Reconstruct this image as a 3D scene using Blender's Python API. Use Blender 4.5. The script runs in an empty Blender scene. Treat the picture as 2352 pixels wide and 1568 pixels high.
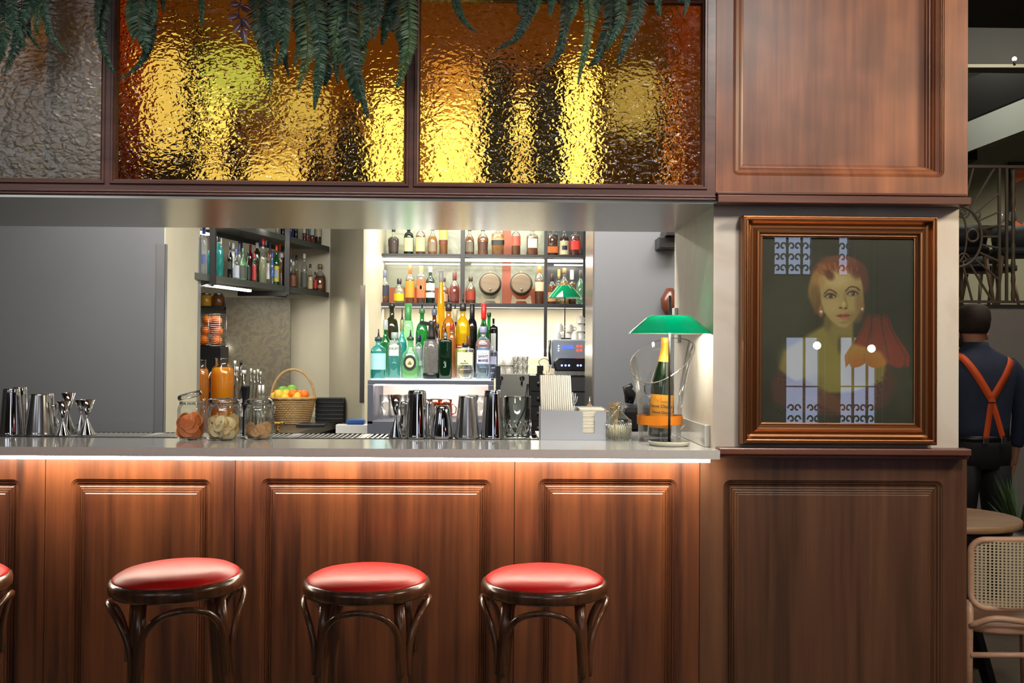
import bpy, math, random
import numpy as np
from mathutils import Vector, Matrix
random.seed(7)
PI = math.pi
SC = bpy.context.scene
COL = SC.collection

# ---------------------------------------------------------------- camera, world, exposure
W_, H_, F_ = 2352, 1568, 2352.0
CAMZ = 1.41
yaw, pitch, roll = math.atan(41/2352), math.atan(28/2352), 0.0071
fw = Vector((math.sin(yaw)*math.cos(pitch), math.cos(yaw)*math.cos(pitch), math.sin(pitch))).normalized()
rt0 = fw.cross(Vector((0, 0, 1))).normalized()
up0 = rt0.cross(fw).normalized()
rt = rt0*math.cos(roll) + up0*math.sin(roll)
up = up0*math.cos(roll) - rt0*math.sin(roll)
cam_d = bpy.data.cameras.new('camera'); cam = bpy.data.objects.new('camera', cam_d); COL.objects.link(cam)
cam_d.sensor_width = 36; cam_d.lens = 36; cam_d.clip_start = 0.05; cam_d.clip_end = 60
m = Matrix.Identity(4)
for i in range(3):
    m[i][0] = rt[i]; m[i][1] = up[i]; m[i][2] = -fw[i]
m[2][3] = CAMZ
cam.matrix_world = m
SC.camera = cam
SC.view_settings.view_transform = 'Standard'; SC.view_settings.look = 'None'
SC.view_settings.gamma = 1; SC.view_settings.use_curve_mapping = False
SC.view_settings.exposure = 0.0
wd = bpy.data.worlds.new('world'); SC.world = wd; wd.use_nodes = True
bg = wd.node_tree.nodes['Background']; bg.inputs[0].default_value = (.55, .6, .7, 1); bg.inputs[1].default_value = 0.12
try:
    SC.cycles.transparent_max_bounces = 32; SC.cycles.max_bounces = 10
    SC.cycles.transmission_bounces = 10; SC.cycles.glossy_bounces = 6; SC.cycles.diffuse_bounces = 4
    SC.cycles.sample_clamp_indirect = 4.0; SC.cycles.caustics_reflective = False; SC.cycles.caustics_refractive = False
except Exception: pass

def area(name, loc, target, sx, sy, power, color, spread=PI):
    l = bpy.data.lights.new(name, 'AREA'); l.shape = 'RECTANGLE'; l.size = sx; l.size_y = sy
    l.energy = power; l.color = color; l.spread = spread
    o = bpy.data.objects.new(name, l); COL.objects.link(o); o.location = loc
    d = Vector(target) - Vector(loc); o.rotation_euler = d.to_track_quat('-Z', 'Y').to_euler()
    return o
area('front_room_fill_light', (-1.2, -0.6, 3.3), (-0.6, 3.5, 1.2), 2.2, 1.2, 2.2, (1, .86, .72))  # unseen area lights added to fill the front room and cabinet
area('front_room_fill_light', (3.2, 2.0, 2.9), (1.55, 3.5, 2.35), .5, .4, 13, (1, .84, .62), 1.5)
area('front_room_fill_light', (1.6, 0.4, 3.6), (1.3, 3.5, 1.5), .5, .5, 8, (1, .93, .85), 1.0)
area('bar_fill_light', (-.4, 2.45, 3.1), (-.4, 3.9, 1.12), 3.0, .15, 7.5, (1, .93, .84), .9)  # unseen area light added to brighten things on the worktop
area('back_bar_fill_light', (-.3, 4.6, 2.7), (-.3, 5.9, .8), 3.4, .4, 105, (1, .97, .90))  # unseen area lights added to brighten the back bar walls
area('back_bar_fill_light', (-.3, 7.4, 2.62), (-.3, 7.5, 0), 1.4, .4, 54, (1, .93, .80))
area('dining_room_fill_light', (3.4, 5.2, 3.4), (3.0, 6.5, 1.0), .8, .8, 46, (1, .88, .75))  # unseen area light filling the dining room
area('mezzanine_fill_light', (5.3, 9.4, 4.3), (5.8, 11.9, 2.9), .6, .6, 110, (1, .96, .78))  # unseen area lights placed to brighten the far wall and mezzanine
area('mezzanine_fill_light', (4.3, 8.6, 4.3), (4.2, 8.8, 1.8), .6, .6, 35, (1, .94, .80))

def px(x, y, Y):                       # the point of plane y = Y seen at a pixel of the photograph
    d = fw*F_ + rt*(x - W_/2) - up*(y - H_/2)
    t = Y/d.y
    return Vector((d.x*t, Y, CAMZ + d.z*t))
def pz(x, y, Z):                       # the point of level z = Z seen at a pixel of the photograph
    d = fw*F_ + rt*(x - W_/2) - up*(y - H_/2)
    t = (Z - CAMZ)/d.z
    return Vector((d.x*t, d.y*t, Z))
def s(*c):
    if len(c) == 1: c = c[0]
    r = [((v/255)/12.92 if v/255 <= .04045 else ((v/255 + .055)/1.055)**2.4) for v in c[:3]]
    return (r[0], r[1], r[2], 1)

# ---------------------------------------------------------------- materials
def newmat(name):
    m = bpy.data.materials.new(name); m.use_nodes = True; nt = m.node_tree
    for n in list(nt.nodes): nt.nodes.remove(n)
    out = nt.nodes.new('ShaderNodeOutputMaterial')
    return m, nt, out
def N(nt, t, **kw):
    n = nt.nodes.new(t)
    for k, v in kw.items():
        if isinstance(k, str) and hasattr(n, k): setattr(n, k, v)
        else: n.inputs[k].default_value = v
    return n
def setin(n, **kw):
    for k, v in kw.items(): n.inputs[k.replace('_', ' ')].default_value = v
MATS = {}
def plain(name, col, rough=.5, metal=0, noise=0, nscale=8, coat=0, bump=0, bscale=200, spec=.5, trans=0, emis=0):
    if name in MATS: return MATS[name]
    m, nt, out = newmat(name)
    b = nt.nodes.new('ShaderNodeBsdfPrincipled'); nt.links.new(b.outputs[0], out.inputs[0])
    b.inputs['Base Color'].default_value = col; b.inputs['Roughness'].default_value = rough; b.inputs['Metallic'].default_value = metal
    b.inputs['Coat Weight'].default_value = coat; b.inputs['Coat Roughness'].default_value = .15
    b.inputs['Specular IOR Level'].default_value = spec
    if emis: b.inputs['Emission Color'].default_value = col; b.inputs['Emission Strength'].default_value = emis
    tc = nt.nodes.new('ShaderNodeTexCoord')
    nz = nt.nodes.new('ShaderNodeTexNoise'); nz.inputs['Scale'].default_value = nscale; nz.inputs['Detail'].default_value = 4
    nt.links.new(tc.outputs['Object'], nz.inputs['Vector'])
    r = nt.nodes.new('ShaderNodeValToRGB')
    k = max(noise, .03)
    r.color_ramp.elements[0].position = .3; r.color_ramp.elements[1].position = .7
    r.color_ramp.elements[0].color = (col[0]*(1-k), col[1]*(1-k), col[2]*(1-k), 1)
    r.color_ramp.elements[1].color = (min(1, col[0]*(1+k)), min(1, col[1]*(1+k)), min(1, col[2]*(1+k)), 1)
    nt.links.new(nz.outputs[0], r.inputs[0]); nt.links.new(r.outputs[0], b.inputs['Base Color'])
    if bump:
        n2 = nt.nodes.new('ShaderNodeTexNoise'); n2.inputs['Scale'].default_value = bscale
        nt.links.new(tc.outputs['Object'], n2.inputs['Vector'])
        bp = nt.nodes.new('ShaderNodeBump'); bp.inputs['Strength'].default_value = bump; bp.inputs['Distance'].default_value = .002
        nt.links.new(n2.outputs[0], bp.inputs['Height']); nt.links.new(bp.outputs[0], b.inputs['Normal'])
    MATS[name] = m; return m
def emit(name, col, strength):
    if name in MATS: return MATS[name]
    m, nt, out = newmat(name)
    e = nt.nodes.new('ShaderNodeEmission'); e.inputs[0].default_value = col; e.inputs[1].default_value = strength
    nt.links.new(e.outputs[0], out.inputs[0]); MATS[name] = m; return m
def wood(name, dark, light, rough=.32, scale=1.0, coat=.25, refl_blot=0.0, horiz=False):
    if name in MATS: return MATS[name]
    m, nt, out = newmat(name)
    b = nt.nodes.new('ShaderNodeBsdfPrincipled'); nt.links.new(b.outputs[0], out.inputs[0])
    b.inputs['Roughness'].default_value = rough; b.inputs['Coat Weight'].default_value = coat; b.inputs['Coat Roughness'].default_value = .22
    tc = nt.nodes.new('ShaderNodeTexCoord')
    mp = nt.nodes.new('ShaderNodeMapping'); nt.links.new(tc.outputs['Object'], mp.inputs[0])
    mp.inputs['Scale'].default_value = (2.2*scale, 38*scale, 38*scale) if horiz else (38*scale, 3*scale, 1.5*scale)
    n1 = nt.nodes.new('ShaderNodeTexNoise'); n1.inputs['Scale'].default_value = 1; n1.inputs['Detail'].default_value = 6; n1.inputs['Roughness'].default_value = .6
    nt.links.new(mp.outputs[0], n1.inputs['Vector'])
    mp2 = nt.nodes.new('ShaderNodeMapping'); nt.links.new(tc.outputs['Object'], mp2.inputs[0])
    mp2.inputs['Scale'].default_value = (.6*scale, 7*scale, 7*scale) if horiz else (7*scale, 1.5*scale, .5*scale)
    n2 = nt.nodes.new('ShaderNodeTexNoise'); n2.inputs['Scale'].default_value = 1; n2.inputs['Detail'].default_value = 3; n2.inputs['Distortion'].default_value = .6
    nt.links.new(mp2.outputs[0], n2.inputs['Vector'])
    mx = nt.nodes.new('ShaderNodeMath'); mx.operation = 'MULTIPLY_ADD'; mx.inputs[1].default_value = .45
    nt.links.new(n1.outputs[0], mx.inputs[0])
    m3 = nt.nodes.new('ShaderNodeMath'); m3.operation = 'MULTIPLY'; m3.inputs[1].default_value = .55
    nt.links.new(n2.outputs[0], m3.inputs[0]); nt.links.new(m3.outputs[0], mx.inputs[2])
    r = nt.nodes.new('ShaderNodeValToRGB'); r.color_ramp.elements[0].position = .36; r.color_ramp.elements[1].position = .64
    r.color_ramp.elements[0].color = dark; r.color_ramp.elements[1].color = light
    nt.links.new(mx.outputs[0], r.inputs[0])
    src = r.outputs[0]
    if refl_blot:
        n4 = nt.nodes.new('ShaderNodeTexNoise'); n4.inputs['Scale'].default_value = 5.5; n4.inputs['Detail'].default_value = 1.5
        nt.links.new(tc.outputs['Object'], n4.inputs['Vector'])
        r4 = nt.nodes.new('ShaderNodeValToRGB'); r4.color_ramp.elements[0].position = .34; r4.color_ramp.elements[1].position = .6
        k = 1-refl_blot; r4.color_ramp.elements[0].color = (k, k, k, 1); r4.color_ramp.elements[1].color = (1, 1, 1, 1)
        nt.links.new(n4.outputs[0], r4.inputs[0])
        mm = nt.nodes.new('ShaderNodeMix'); mm.data_type = 'RGBA'; mm.blend_type = 'MULTIPLY'; mm.inputs[0].default_value = 1
        nt.links.new(src, mm.inputs[6]); nt.links.new(r4.outputs[0], mm.inputs[7]); src = mm.outputs[2]
    nt.links.new(src, b.inputs['Base Color'])
    MATS[name] = m; return m
def glass(name, tint=(1, 1, 1, 1), refl=1.0, rough=.02, body=0.0, bodycol=None, base=.04, bump=0, bscale=60):
    """thin-walled glass: transparent tint plus a fresnel reflection, optionally some coloured body"""
    if name in MATS: return MATS[name]
    m, nt, out = newmat(name)
    t = nt.nodes.new('ShaderNodeBsdfTransparent'); t.inputs[0].default_value = tint
    src = t.outputs[0]
    if body:
        d = nt.nodes.new('ShaderNodeBsdfDiffuse'); d.inputs[0].default_value = bodycol or tint
        tl = nt.nodes.new('ShaderNodeBsdfTranslucent'); tl.inputs[0].default_value = bodycol or tint
        a = nt.nodes.new('ShaderNodeMixShader'); a.inputs[0].default_value = .55
        nt.links.new(d.outputs[0], a.inputs[1]); nt.links.new(tl.outputs[0], a.inputs[2])
        a2 = nt.nodes.new('ShaderNodeMixShader'); a2.inputs[0].default_value = body
        nt.links.new(src, a2.inputs[1]); nt.links.new(a.outputs[0], a2.inputs[2]); src = a2.outputs[0]
    g = nt.nodes.new('ShaderNodeBsdfGlossy'); g.inputs['Roughness'].default_value = rough; g.inputs[0].default_value = (1, 1, 1, 1)
    lw = nt.nodes.new('ShaderNodeLayerWeight'); lw.inputs[0].default_value = .25
    mr = nt.nodes.new('ShaderNodeMath'); mr.operation = 'MULTIPLY_ADD'; mr.use_clamp = True
    mr.inputs[1].default_value = refl; mr.inputs[2].default_value = base
    nt.links.new(lw.outputs['Fresnel'], mr.inputs[0])
    mx = nt.nodes.new('ShaderNodeMixShader'); nt.links.new(mr.outputs[0], mx.inputs[0])
    nt.links.new(src, mx.inputs[1]); nt.links.new(g.outputs[0], mx.inputs[2]); nt.links.new(mx.outputs[0], out.inputs[0])
    if bump:
        tc = nt.nodes.new('ShaderNodeTexCoord'); v = nt.nodes.new('ShaderNodeTexVoronoi'); v.inputs['Scale'].default_value = bscale
        nt.links.new(tc.outputs['Object'], v.inputs['Vector'])
        bp = nt.nodes.new('ShaderNodeBump'); bp.inputs['Strength'].default_value = bump; bp.inputs['Distance'].default_value = .004
        nt.links.new(v.outputs[0], bp.inputs['Height']); nt.links.new(bp.outputs[0], g.inputs['Normal']); nt.links.new(bp.outputs[0], lw.inputs['Normal'])
    MATS[name] = m; return m
def marble(name, base, vein, scale=2.2, amt=.35, rough=.35):
    if name in MATS: return MATS[name]
    m, nt, out = newmat(name)
    b = nt.nodes.new('ShaderNodeBsdfPrincipled'); nt.links.new(b.outputs[0], out.inputs[0]); b.inputs['Roughness'].default_value = rough
    tc = nt.nodes.new('ShaderNodeTexCoord')
    n1 = nt.nodes.new('ShaderNodeTexNoise'); n1.inputs['Scale'].default_value = scale; n1.inputs['Detail'].default_value = 8; n1.inputs['Distortion'].default_value = 1.6
    nt.links.new(tc.outputs['Object'], n1.inputs['Vector'])
    a = nt.nodes.new('ShaderNodeMath'); a.operation = 'SUBTRACT'; a.inputs[1].default_value = .5; nt.links.new(n1.outputs[0], a.inputs[0])
    c = nt.nodes.new('ShaderNodeMath'); c.operation = 'ABSOLUTE'; nt.links.new(a.outputs[0], c.inputs[0])
    r = nt.nodes.new('ShaderNodeValToRGB'); r.color_ramp.elements[0].position = 0; r.color_ramp.elements[1].position = .09
    r.color_ramp.elements[0].color = tuple(base[i]*(1-amt)+vein[i]*amt for i in range(3)) + (1,)
    r.color_ramp.elements[1].color = base
    nt.links.new(c.outputs[0], r.inputs[0]); nt.links.new(r.outputs[0], b.inputs['Base Color'])
    MATS[name] = m; return m
def metal(name, col, rough=.2, aniso=0, brushed=0, vertical=True):
    if name in MATS: return MATS[name]
    m, nt, out = newmat(name)
    b = nt.nodes.new('ShaderNodeBsdfPrincipled'); nt.links.new(b.outputs[0], out.inputs[0])
    b.inputs['Base Color'].default_value = col; b.inputs['Metallic'].default_value = 1; b.inputs['Roughness'].default_value = rough
    tc = nt.nodes.new('ShaderNodeTexCoord'); mp = nt.nodes.new('ShaderNodeMapping'); nt.links.new(tc.outputs['Object'], mp.inputs[0])
    mp.inputs['Scale'].default_value = (400, 400, 6) if vertical else (6, 400, 400)
    n1 = nt.nodes.new('ShaderNodeTexNoise'); n1.inputs['Scale'].default_value = 1; nt.links.new(mp.outputs[0], n1.inputs['Vector'])
    mr = nt.nodes.new('ShaderNodeMapRange'); mr.inputs['To Min'].default_value = rough*(1-brushed*.5); mr.inputs['To Max'].default_value = rough*(1+brushed)
    nt.links.new(n1.outputs[0], mr.inputs['Value']); nt.links.new(mr.outputs[0], b.inputs['Roughness'])
    MATS[name] = m; return m

# ---------------------------------------------------------------- mesh helpers
class MB:
    def __init__(self): self.v = []; self.f = []; self.mi = []; self.sm = []
    def add(self, vs, fs, mi=0, smooth=False):
        o = len(self.v); self.v += [tuple(p) for p in vs]
        for f in fs: self.f.append([o+i for i in f]); self.mi.append(mi); self.sm.append(smooth)
        return self
    def box(self, x0, y0, z0, x1, y1, z1, mi=0):
        x0, x1 = sorted((x0, x1)); y0, y1 = sorted((y0, y1)); z0, z1 = sorted((z0, z1))
        vs = [(x0,y0,z0),(x1,y0,z0),(x1,y1,z0),(x0,y1,z0),(x0,y0,z1),(x1,y0,z1),(x1,y1,z1),(x0,y1,z1)]
        return self.add(vs, [(3,2,1,0),(4,5,6,7),(0,1,5,4),(1,2,6,5),(2,3,7,6),(3,0,4,7)], mi)
    def bar(self, p, q, w, h=None, mi=0, upv=(0, 0, 1)):
        h = h or w; p = Vector(p); q = Vector(q); d = (q-p).normalized(); u = Vector(upv)
        if abs(d.dot(u)) > .98: u = Vector((0, 1, 0))
        sd = d.cross(u).normalized(); u = sd.cross(d).normalized()
        vs = []
        for c in (p, q):
            for a, b_ in ((-1,-1),(1,-1),(1,1),(-1,1)): vs.append(c + sd*a*w/2 + u*b_*h/2)
        return self.add(vs, [(3,2,1,0),(4,5,6,7),(0,1,5,4),(1,2,6,5),(2,3,7,6),(3,0,4,7)], mi)
    def lathe(self, prof, n=24, c=(0,0,0), mi=0, smooth=True, sx=1, sy=1, se=2, caps=(True, True), a0=0, a1=2*PI, tilt=None):
        full = abs(a1-a0-2*PI) < 1e-6; k = n if full else n+1
        vs = []; M = tilt or Matrix.Identity(3)
        for r, z in prof:
            for i in range(k):
                a = a0 + (a1-a0)*i/n; ca, sa = math.cos(a), math.sin(a)
                q = 1 if se == 2 else (abs(ca)**se + abs(sa)**se)**(-1/se)
                p = M @ Vector((r*q*ca*sx, r*q*sa*sy, z))
                vs.append((c[0]+p.x, c[1]+p.y, c[2]+p.z))
        fs = []
        for j in range(len(prof)-1):
            for i in range(n):
                i2 = (i+1) % k if full else i+1
                fs.append((j*k+i, j*k+i2, (j+1)*k+i2, (j+1)*k+i))
        self.add(vs, fs, mi, smooth)
        o = len(self.v)-len(vs)
        if full and caps[0]: self.f.append([o+i for i in range(k)][::-1]); self.mi.append(mi); self.sm.append(False)
        if full and caps[1]: self.f.append([o+(len(prof)-1)*k+i for i in range(k)]); self.mi.append(mi); self.sm.append(False)
        return self
    def cyl(self, c, r, h, n=20, mi=0, r2=None): return self.lathe([(r,0),(r if r2 is None else r2,h)], n, c, mi)
    def sphere(self, c, r, sx=1, sy=1, sz=1, n=14, mi=0):
        pr = [(max(1e-4, r*math.sin(PI*j/8)), -r*math.cos(PI*j/8)*sz) for j in range(9)]
        return self.lathe(pr, n, c, mi, True, sx, sy)
    def tube(self, pts, r, n=8, closed=False, mi=0, caps=True):
        pts = [Vector(p) for p in pts]; L = len(pts)
        rs = r if isinstance(r, (list, tuple)) else [r]*L
        vs = []; prev = None
        for i, p in enumerate(pts):
            if closed: d = pts[(i+1) % L]-pts[i-1]
            else: d = pts[min(i+1, L-1)]-pts[max(i-1, 0)]
            d.normalize()
            if prev is None:
                u = Vector((0, 0, 1)) if abs(d.z) < .9 else Vector((0, 1, 0))
                u = (u - d*u.dot(d)).normalized()
            else: u = (prev - d*prev.dot(d)).normalized()
            prev = u; w = d.cross(u)
            for j in range(n):
                a = 2*PI*j/n; vs.append(p + (u*math.cos(a) + w*math.sin(a))*rs[i])
        fs = []
        for i in range(L if closed else L-1):
            i2 = (i+1) % L
            for j in range(n): j2 = (j+1) % n; fs.append((i*n+j, i2*n+j, i2*n+j2, i*n+j2))
        self.add(vs, fs, mi, True)
        if caps and not closed:
            o = len(self.v)-len(vs); self.f.append([o+j for j in range(n)]); self.f.append([o+(L-1)*n+j for j in range(n)][::-1])
            self.mi += [mi, mi]; self.sm += [False, False]
        return self
    def prism(self, poly, y0, y1, mi=0):          # poly in x,z extruded along y
        n = len(poly); vs = [(a, y0, b) for a, b in poly] + [(a, y1, b) for a, b in poly]
        fs = [tuple(range(n))[::-1], tuple(range(n, 2*n))] + [(i, (i+1) % n, n+(i+1) % n, n+i) for i in range(n)]
        return self.add(vs, fs, mi)
    def zprism(self, poly, z0, z1, mi=0):
        n = len(poly); vs = [(a, b, z0) for a, b in poly] + [(a, b, z1) for a, b in poly]
        fs = [tuple(range(n))[::-1], tuple(range(n, 2*n))] + [(i, (i+1) % n, n+(i+1) % n, n+i) for i in range(n)]
        return self.add(vs, fs, mi)
    def build(self, name, mats, parent=None, loc=(0, 0, 0), bevel=0, fixn=True):
        me = bpy.data.meshes.new(name); me.from_pydata(self.v, [], self.f); me.update()
        if not isinstance(mats, (list, tuple)): mats = [mats]
        for mt in mats: me.materials.append(mt)
        me.polygons.foreach_set('material_index', self.mi); me.polygons.foreach_set('use_smooth', self.sm)
        if fixn:
            import bmesh
            b = bmesh.new(); b.from_mesh(me); bmesh.ops.recalc_face_normals(b, faces=b.faces); b.to_mesh(me); b.free()
        o = bpy.data.objects.new(name, me); COL.objects.link(o)
        if parent: o.parent = parent
        o.location = loc
        if bevel:
            bv = o.modifiers.new('bevel', 'BEVEL'); bv.width = bevel; bv.segments = 2; bv.limit_method = 'ANGLE'; bv.angle_limit = .7
        return o
def tag(o, label=None, cat=None, group=None, kind=None):
    if label: o['label'] = label
    if cat: o['category'] = cat
    if group: o['group'] = group
    if kind: o['kind'] = kind
    return o
def thing(name, label, cat, loc=(0, 0, 0), rz=0, group=None, kind=None):
    o = bpy.data.objects.new(name, None); COL.objects.link(o); o.empty_display_size = .05
    o.location = loc; o.rotation_euler = (0, 0, rz); return tag(o, label, cat, group, kind)
def struct(name, mb, mat, parent=None, **kw):
    o = mb.build(name, mat, parent, **kw)
    if not parent: o['kind'] = 'structure'
    return o
def copy_thing(o, parent=None):
    c = o.copy(); COL.objects.link(c); c.parent = parent
    for ch in list(o.children): copy_thing(ch, c)
    return c
def text_flat(t, size, bold=0):
    cu = bpy.data.curves.new('txt', 'FONT'); cu.body = t; cu.size = size; cu.align_x = 'CENTER'; cu.align_y = 'CENTER'; cu.offset = bold
    cu.resolution_u = 3
    ob = bpy.data.objects.new('txt', cu); COL.objects.link(ob)
    dg = bpy.context.evaluated_depsgraph_get(); me = bpy.data.meshes.new_from_object(ob.evaluated_get(dg))
    vs = [(v.co.x, v.co.y) for v in me.vertices]; fs = [tuple(p.vertices) for p in me.polygons]
    bpy.data.objects.remove(ob); bpy.data.curves.remove(cu); bpy.data.meshes.remove(me)
    return vs, fs
def text_on(mb, t, size, R, z, bold=0, mi=0, flat_y=None, x0=0, squeeze=1, rotz=0):
    vs, fs = text_flat(t, size, bold)
    if R: mb.add([(R*math.sin(x*squeeze/R+rotz), -R*math.cos(x*squeeze/R+rotz), z+y) for x, y in vs], fs, mi)
    else: mb.add([(x0+x*squeeze, flat_y, z+y) for x, y in vs], fs, mi)
def bez(pts, n=16):                    # Catmull-Rom through points
    pts = [Vector(p) for p in pts]; P = [2*pts[0]-pts[1]] + pts + [2*pts[-1]-pts[-2]]; out = []
    segs = len(pts)-1
    for k in range(n+1):
        t = k/n*segs; i = min(int(t), segs-1); t -= i
        a, b, c, d = P[i:i+4]
        out.append(.5*((2*b) + (c-a)*t + (2*a-5*b+4*c-d)*t*t + (3*b-a-3*c+d)*t**3))
    return out
def rrect(x0, z0, x1, z1, r, n=6):
    r = max(r, .0004); o = []
    for cx, cz, a in ((x1-r, z1-r, 0), (x0+r, z1-r, PI/2), (x0+r, z0+r, PI), (x1-r, z0+r, 1.5*PI)):
        for i in range(n+1): t = a+PI/2*i/n; o.append((cx+r*math.cos(t), cz+r*math.sin(t)))
    return o
def panel(mb, ox0, oz0, ox1, oz1, x0, z0, x1, z1, yf, prof, r0, thick=.03, n=6, cap=True, mi=0, back=True):
    """board from rect o.. with a moulded recess x0..; profile = [(inset, height towards viewer)]"""
    loops = []; k = 4*(n+1)
    oc = [(ox1, oz1), (ox0, oz1), (ox0, oz0), (ox1, oz0)]
    outer = [oc[i//(n+1)] for i in range(k)]
    if back: loops.append([(a, yf+thick, b) for a, b in outer])
    loops.append([(a, yf, b) for a, b in outer])
    for d, h in prof:
        loops.append([(a, yf-h, b) for a, b in rrect(x0+d, z0+d, x1-d, z1-d, r0-d, n)])
    vs = [p for l in loops for p in l]; fs = []
    for j in range(len(loops)-1):
        for i in range(k):
            i2 = (i+1) % k; f = [j*k+i, j*k+i2, (j+1)*k+i2, (j+1)*k+i]
            pts = []
            for q in f:
                if not any((Vector(vs[q])-Vector(vs[t])).length < 1e-7 for t in pts): pts.append(q)
            if len(pts) > 2: fs.append(pts)
    if cap: fs.append([(len(loops)-1)*k+i for i in range(k)])
    mb.add(vs, fs, mi)

# ---------------------------------------------------------------- palette
bar_wood = wood('bar wood', s(54,28,18), s(120,70,40), rough=.36, coat=.3)
side_wood = wood('side wood', s(66,42,26), s(108,72,48), rough=.4, coat=.2)
beam_wood = wood('beam wood', s(66,40,36), s(100,64,56), rough=.36, coat=.2, horiz=True)
cab_wood = wood('cabinet wood', s(112,62,40), s(160,100,64), rough=.42, coat=.12, refl_blot=.38)  # mottling imitates reflections on the cabinet, put into the wood colour
cornice_wood = wood('cornice wood', s(82,46,34), s(118,72,52), rough=.36, coat=.3, horiz=True)
stool_wood = wood('stool wood', s(62,38,24), s(124,78,48), rough=.25, scale=1.4, coat=.6)
cream_wall = marble('cream stone', s(214,204,190), s(188,170,150), scale=1.3, amt=.35, rough=.45)
grey_panel = plain('dark grey panel', s(112,114,118), .42, noise=.02, nscale=3)
cream_panel = plain('cream panel', s(196,190,168), .4, noise=.02)
cream_back = plain('cream back wall', s(226,216,192), .6, noise=.02)
white_wall = plain('grey plaster', s(150,146,140), .85, noise=.03)
dark_ceiling = plain('dark ceiling', s(44,48,44), .9)
steel = metal('brushed steel', s(196,196,196), .26, brushed=.4)
steel_soffit = metal('satin steel soffit', s(178,174,164), .23, brushed=.25, vertical=False)
mirror_steel = metal('polished steel', s(214,214,216), .06)
brushed_tin = metal('satin tin', s(190,188,186), .2, brushed=.2)
black_metal = plain('black metal', s(30,31,34), .38, spec=.5)
black_plastic = plain('black plastic', s(22,22,24), .35)
blue_steel = plain('grey blue enamel', s(96,100,112), .35, metal=.3)
quartz = plain('white quartz', s(206,204,200), .1, noise=.03, nscale=60, coat=.5)
led = emit('white light strip', (1, .86, .68, 1), 74)
led_warm = emit('warm shelf light', (1, .94, .80, 1), 11)
floor_mat = plain('floor tile', s(120,108,94), .4, noise=.08)
clear = glass('clear glass', (.97, .99, .98, 1), .55, .01)
clear_blue = glass('clear blue glass', (.86, .90, .97, 1), 1.0, .01)
pane_glass = glass('picture glass', (1, 1, 1, 1), .7, .0, base=.035)
white_paint = plain('white paint', s(225,224,220), .5)

# ---------------------------------------------------------------- the setting: front room
YB, YP, YW, YS = 3.50, 3.55, 3.57, 3.47      # screen face, pillar face, bar wood face, worktop edge
ZT = 1.086                                   # worktop
def X(x, Y, y=812): return px(x, y, Y).x
def Z(y, Y, x=1135): return px(x, y, Y).z
ZB = Z(455, YB, 1135)                        # underside of the screen beam
XPL, XPR = X(1638, YP), X(2202, YP)
struct('floor', MB().box(-6.5, -3.4, -.1, 8, 12, 0), floor_mat)
struct('ceiling', MB().box(-6.5, -3.4, 4.7, 8, 3.5, 4.8), plain('front ceiling', s(168,160,150), .9))
struct('wall_left', MB().box(-6.6, -3.4, 0, -6.5, 9, 4.7), white_wall)
struct('wall_right', MB().box(8, -3.4, 0, 8.1, 12, 4.9), white_wall)
# wall behind the camera with grilled windows that mirror in the picture glass
def refl(x, y, D=10.0):                      # where the picture glass (y = 3.47) sends a pixel
    p = px(x, y, D); return p.x, 2*3.47-D, p.z
YR = 2*3.47-10.0
wins = [(1785,1885,380,633), (1935,1972,380,633), (1812,1902,767,1010), (1938,2036,767,1010)]
def wall_with_holes(x0, x1, z0, z1, y0, y1, holes):
    xs = sorted({x0, x1, *[h[0] for h in holes], *[h[1] for h in holes]}); zs = sorted({z0, z1, *[h[2] for h in holes], *[h[3] for h in holes]})
    mb = MB()
    for i in range(len(xs)-1):
        for j in range(len(zs)-1):
            cx, cz = (xs[i]+xs[i+1])/2, (zs[j]+zs[j+1])/2
            if not any(h[0] < cx < h[1] and h[2] < cz < h[3] for h in holes): mb.box(xs[i], y0, zs[j], xs[i+1], y1, zs[j+1])
    return mb
rects = []
for a, b, c, d in wins:
    p, q = refl(a, c), refl(b, d); rects.append((p[0], q[0], q[2], p[2]))
rects[0] = rects[0][:2] + (rects[0][2], 3.1); rects[1] = rects[1][:2] + (rects[0][2], 3.1)
rects.append((-5.6, -3.5, 2.45, 4.4)); rects.append((-2.35, -1.2, 2.3, 3.9)); rects.append((.1, 1.3, 1.0, 2.8))
rear_wall = wall_with_holes(-6.5, 8, 0, 4.7, YR-.25, YR, rects)
struct('wall_rear', rear_wall, plain('dark rear wall', s(108,106,98), .8))
day = emit('daylight through window', (.55, .68, 1, 1), 3.2)
day2 = emit('milky daylight through window', (.74, .77, .82, 1), 2.3)
iron = plain('wrought iron', s(34,32,32), .5)
for k, (a, b, c, d) in enumerate(rects):
    fr = MB(); t = .03
    fr.box(a, YR-.16, c, a+t, YR-.1, d); fr.box(b-t, YR-.16, c, b, YR-.1, d); fr.box(a, YR-.16, d-t, b, YR-.1, d); fr.box(a, YR-.16, c, b, YR-.1, c+t)
    w = struct('window_%d' % (k+4), fr, iron)
    MB().box(a, YR-.22, c, b, YR-.2, d).build('pane', day if k < 4 else day2, w)
    if k < 4:
        g = MB(); n = max(1, int((b-a)/.14))
        for i in range(n+1):
            xx = a+(b-a)*i/n; g.bar((xx, YR-.06, c), (xx, YR-.06, d), .022)
        ys = (c, d) if k < 2 else (c, c+.42)
        z = ys[0]+.08
        while z < ys[1]-.04:
            for i in range(n):
                x0 = a+(b-a)*(i+.5)/n
                for sg in (-1, 1):
                    pts = [(x0+sg*.030+sg*.034*(1-t_/14)*math.cos(t_*.5), YR-.06, z+.045*(1-t_/14)*math.sin(t_*.5)) for t_ in range(12)]
                    g.tube(pts, .010, 5)
            z += .11
        g.bar((a, YR-.06, (c+d)/2), (b, YR-.06, (c+d)/2), .014)
        g.build('window_grille', iron, w)

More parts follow.
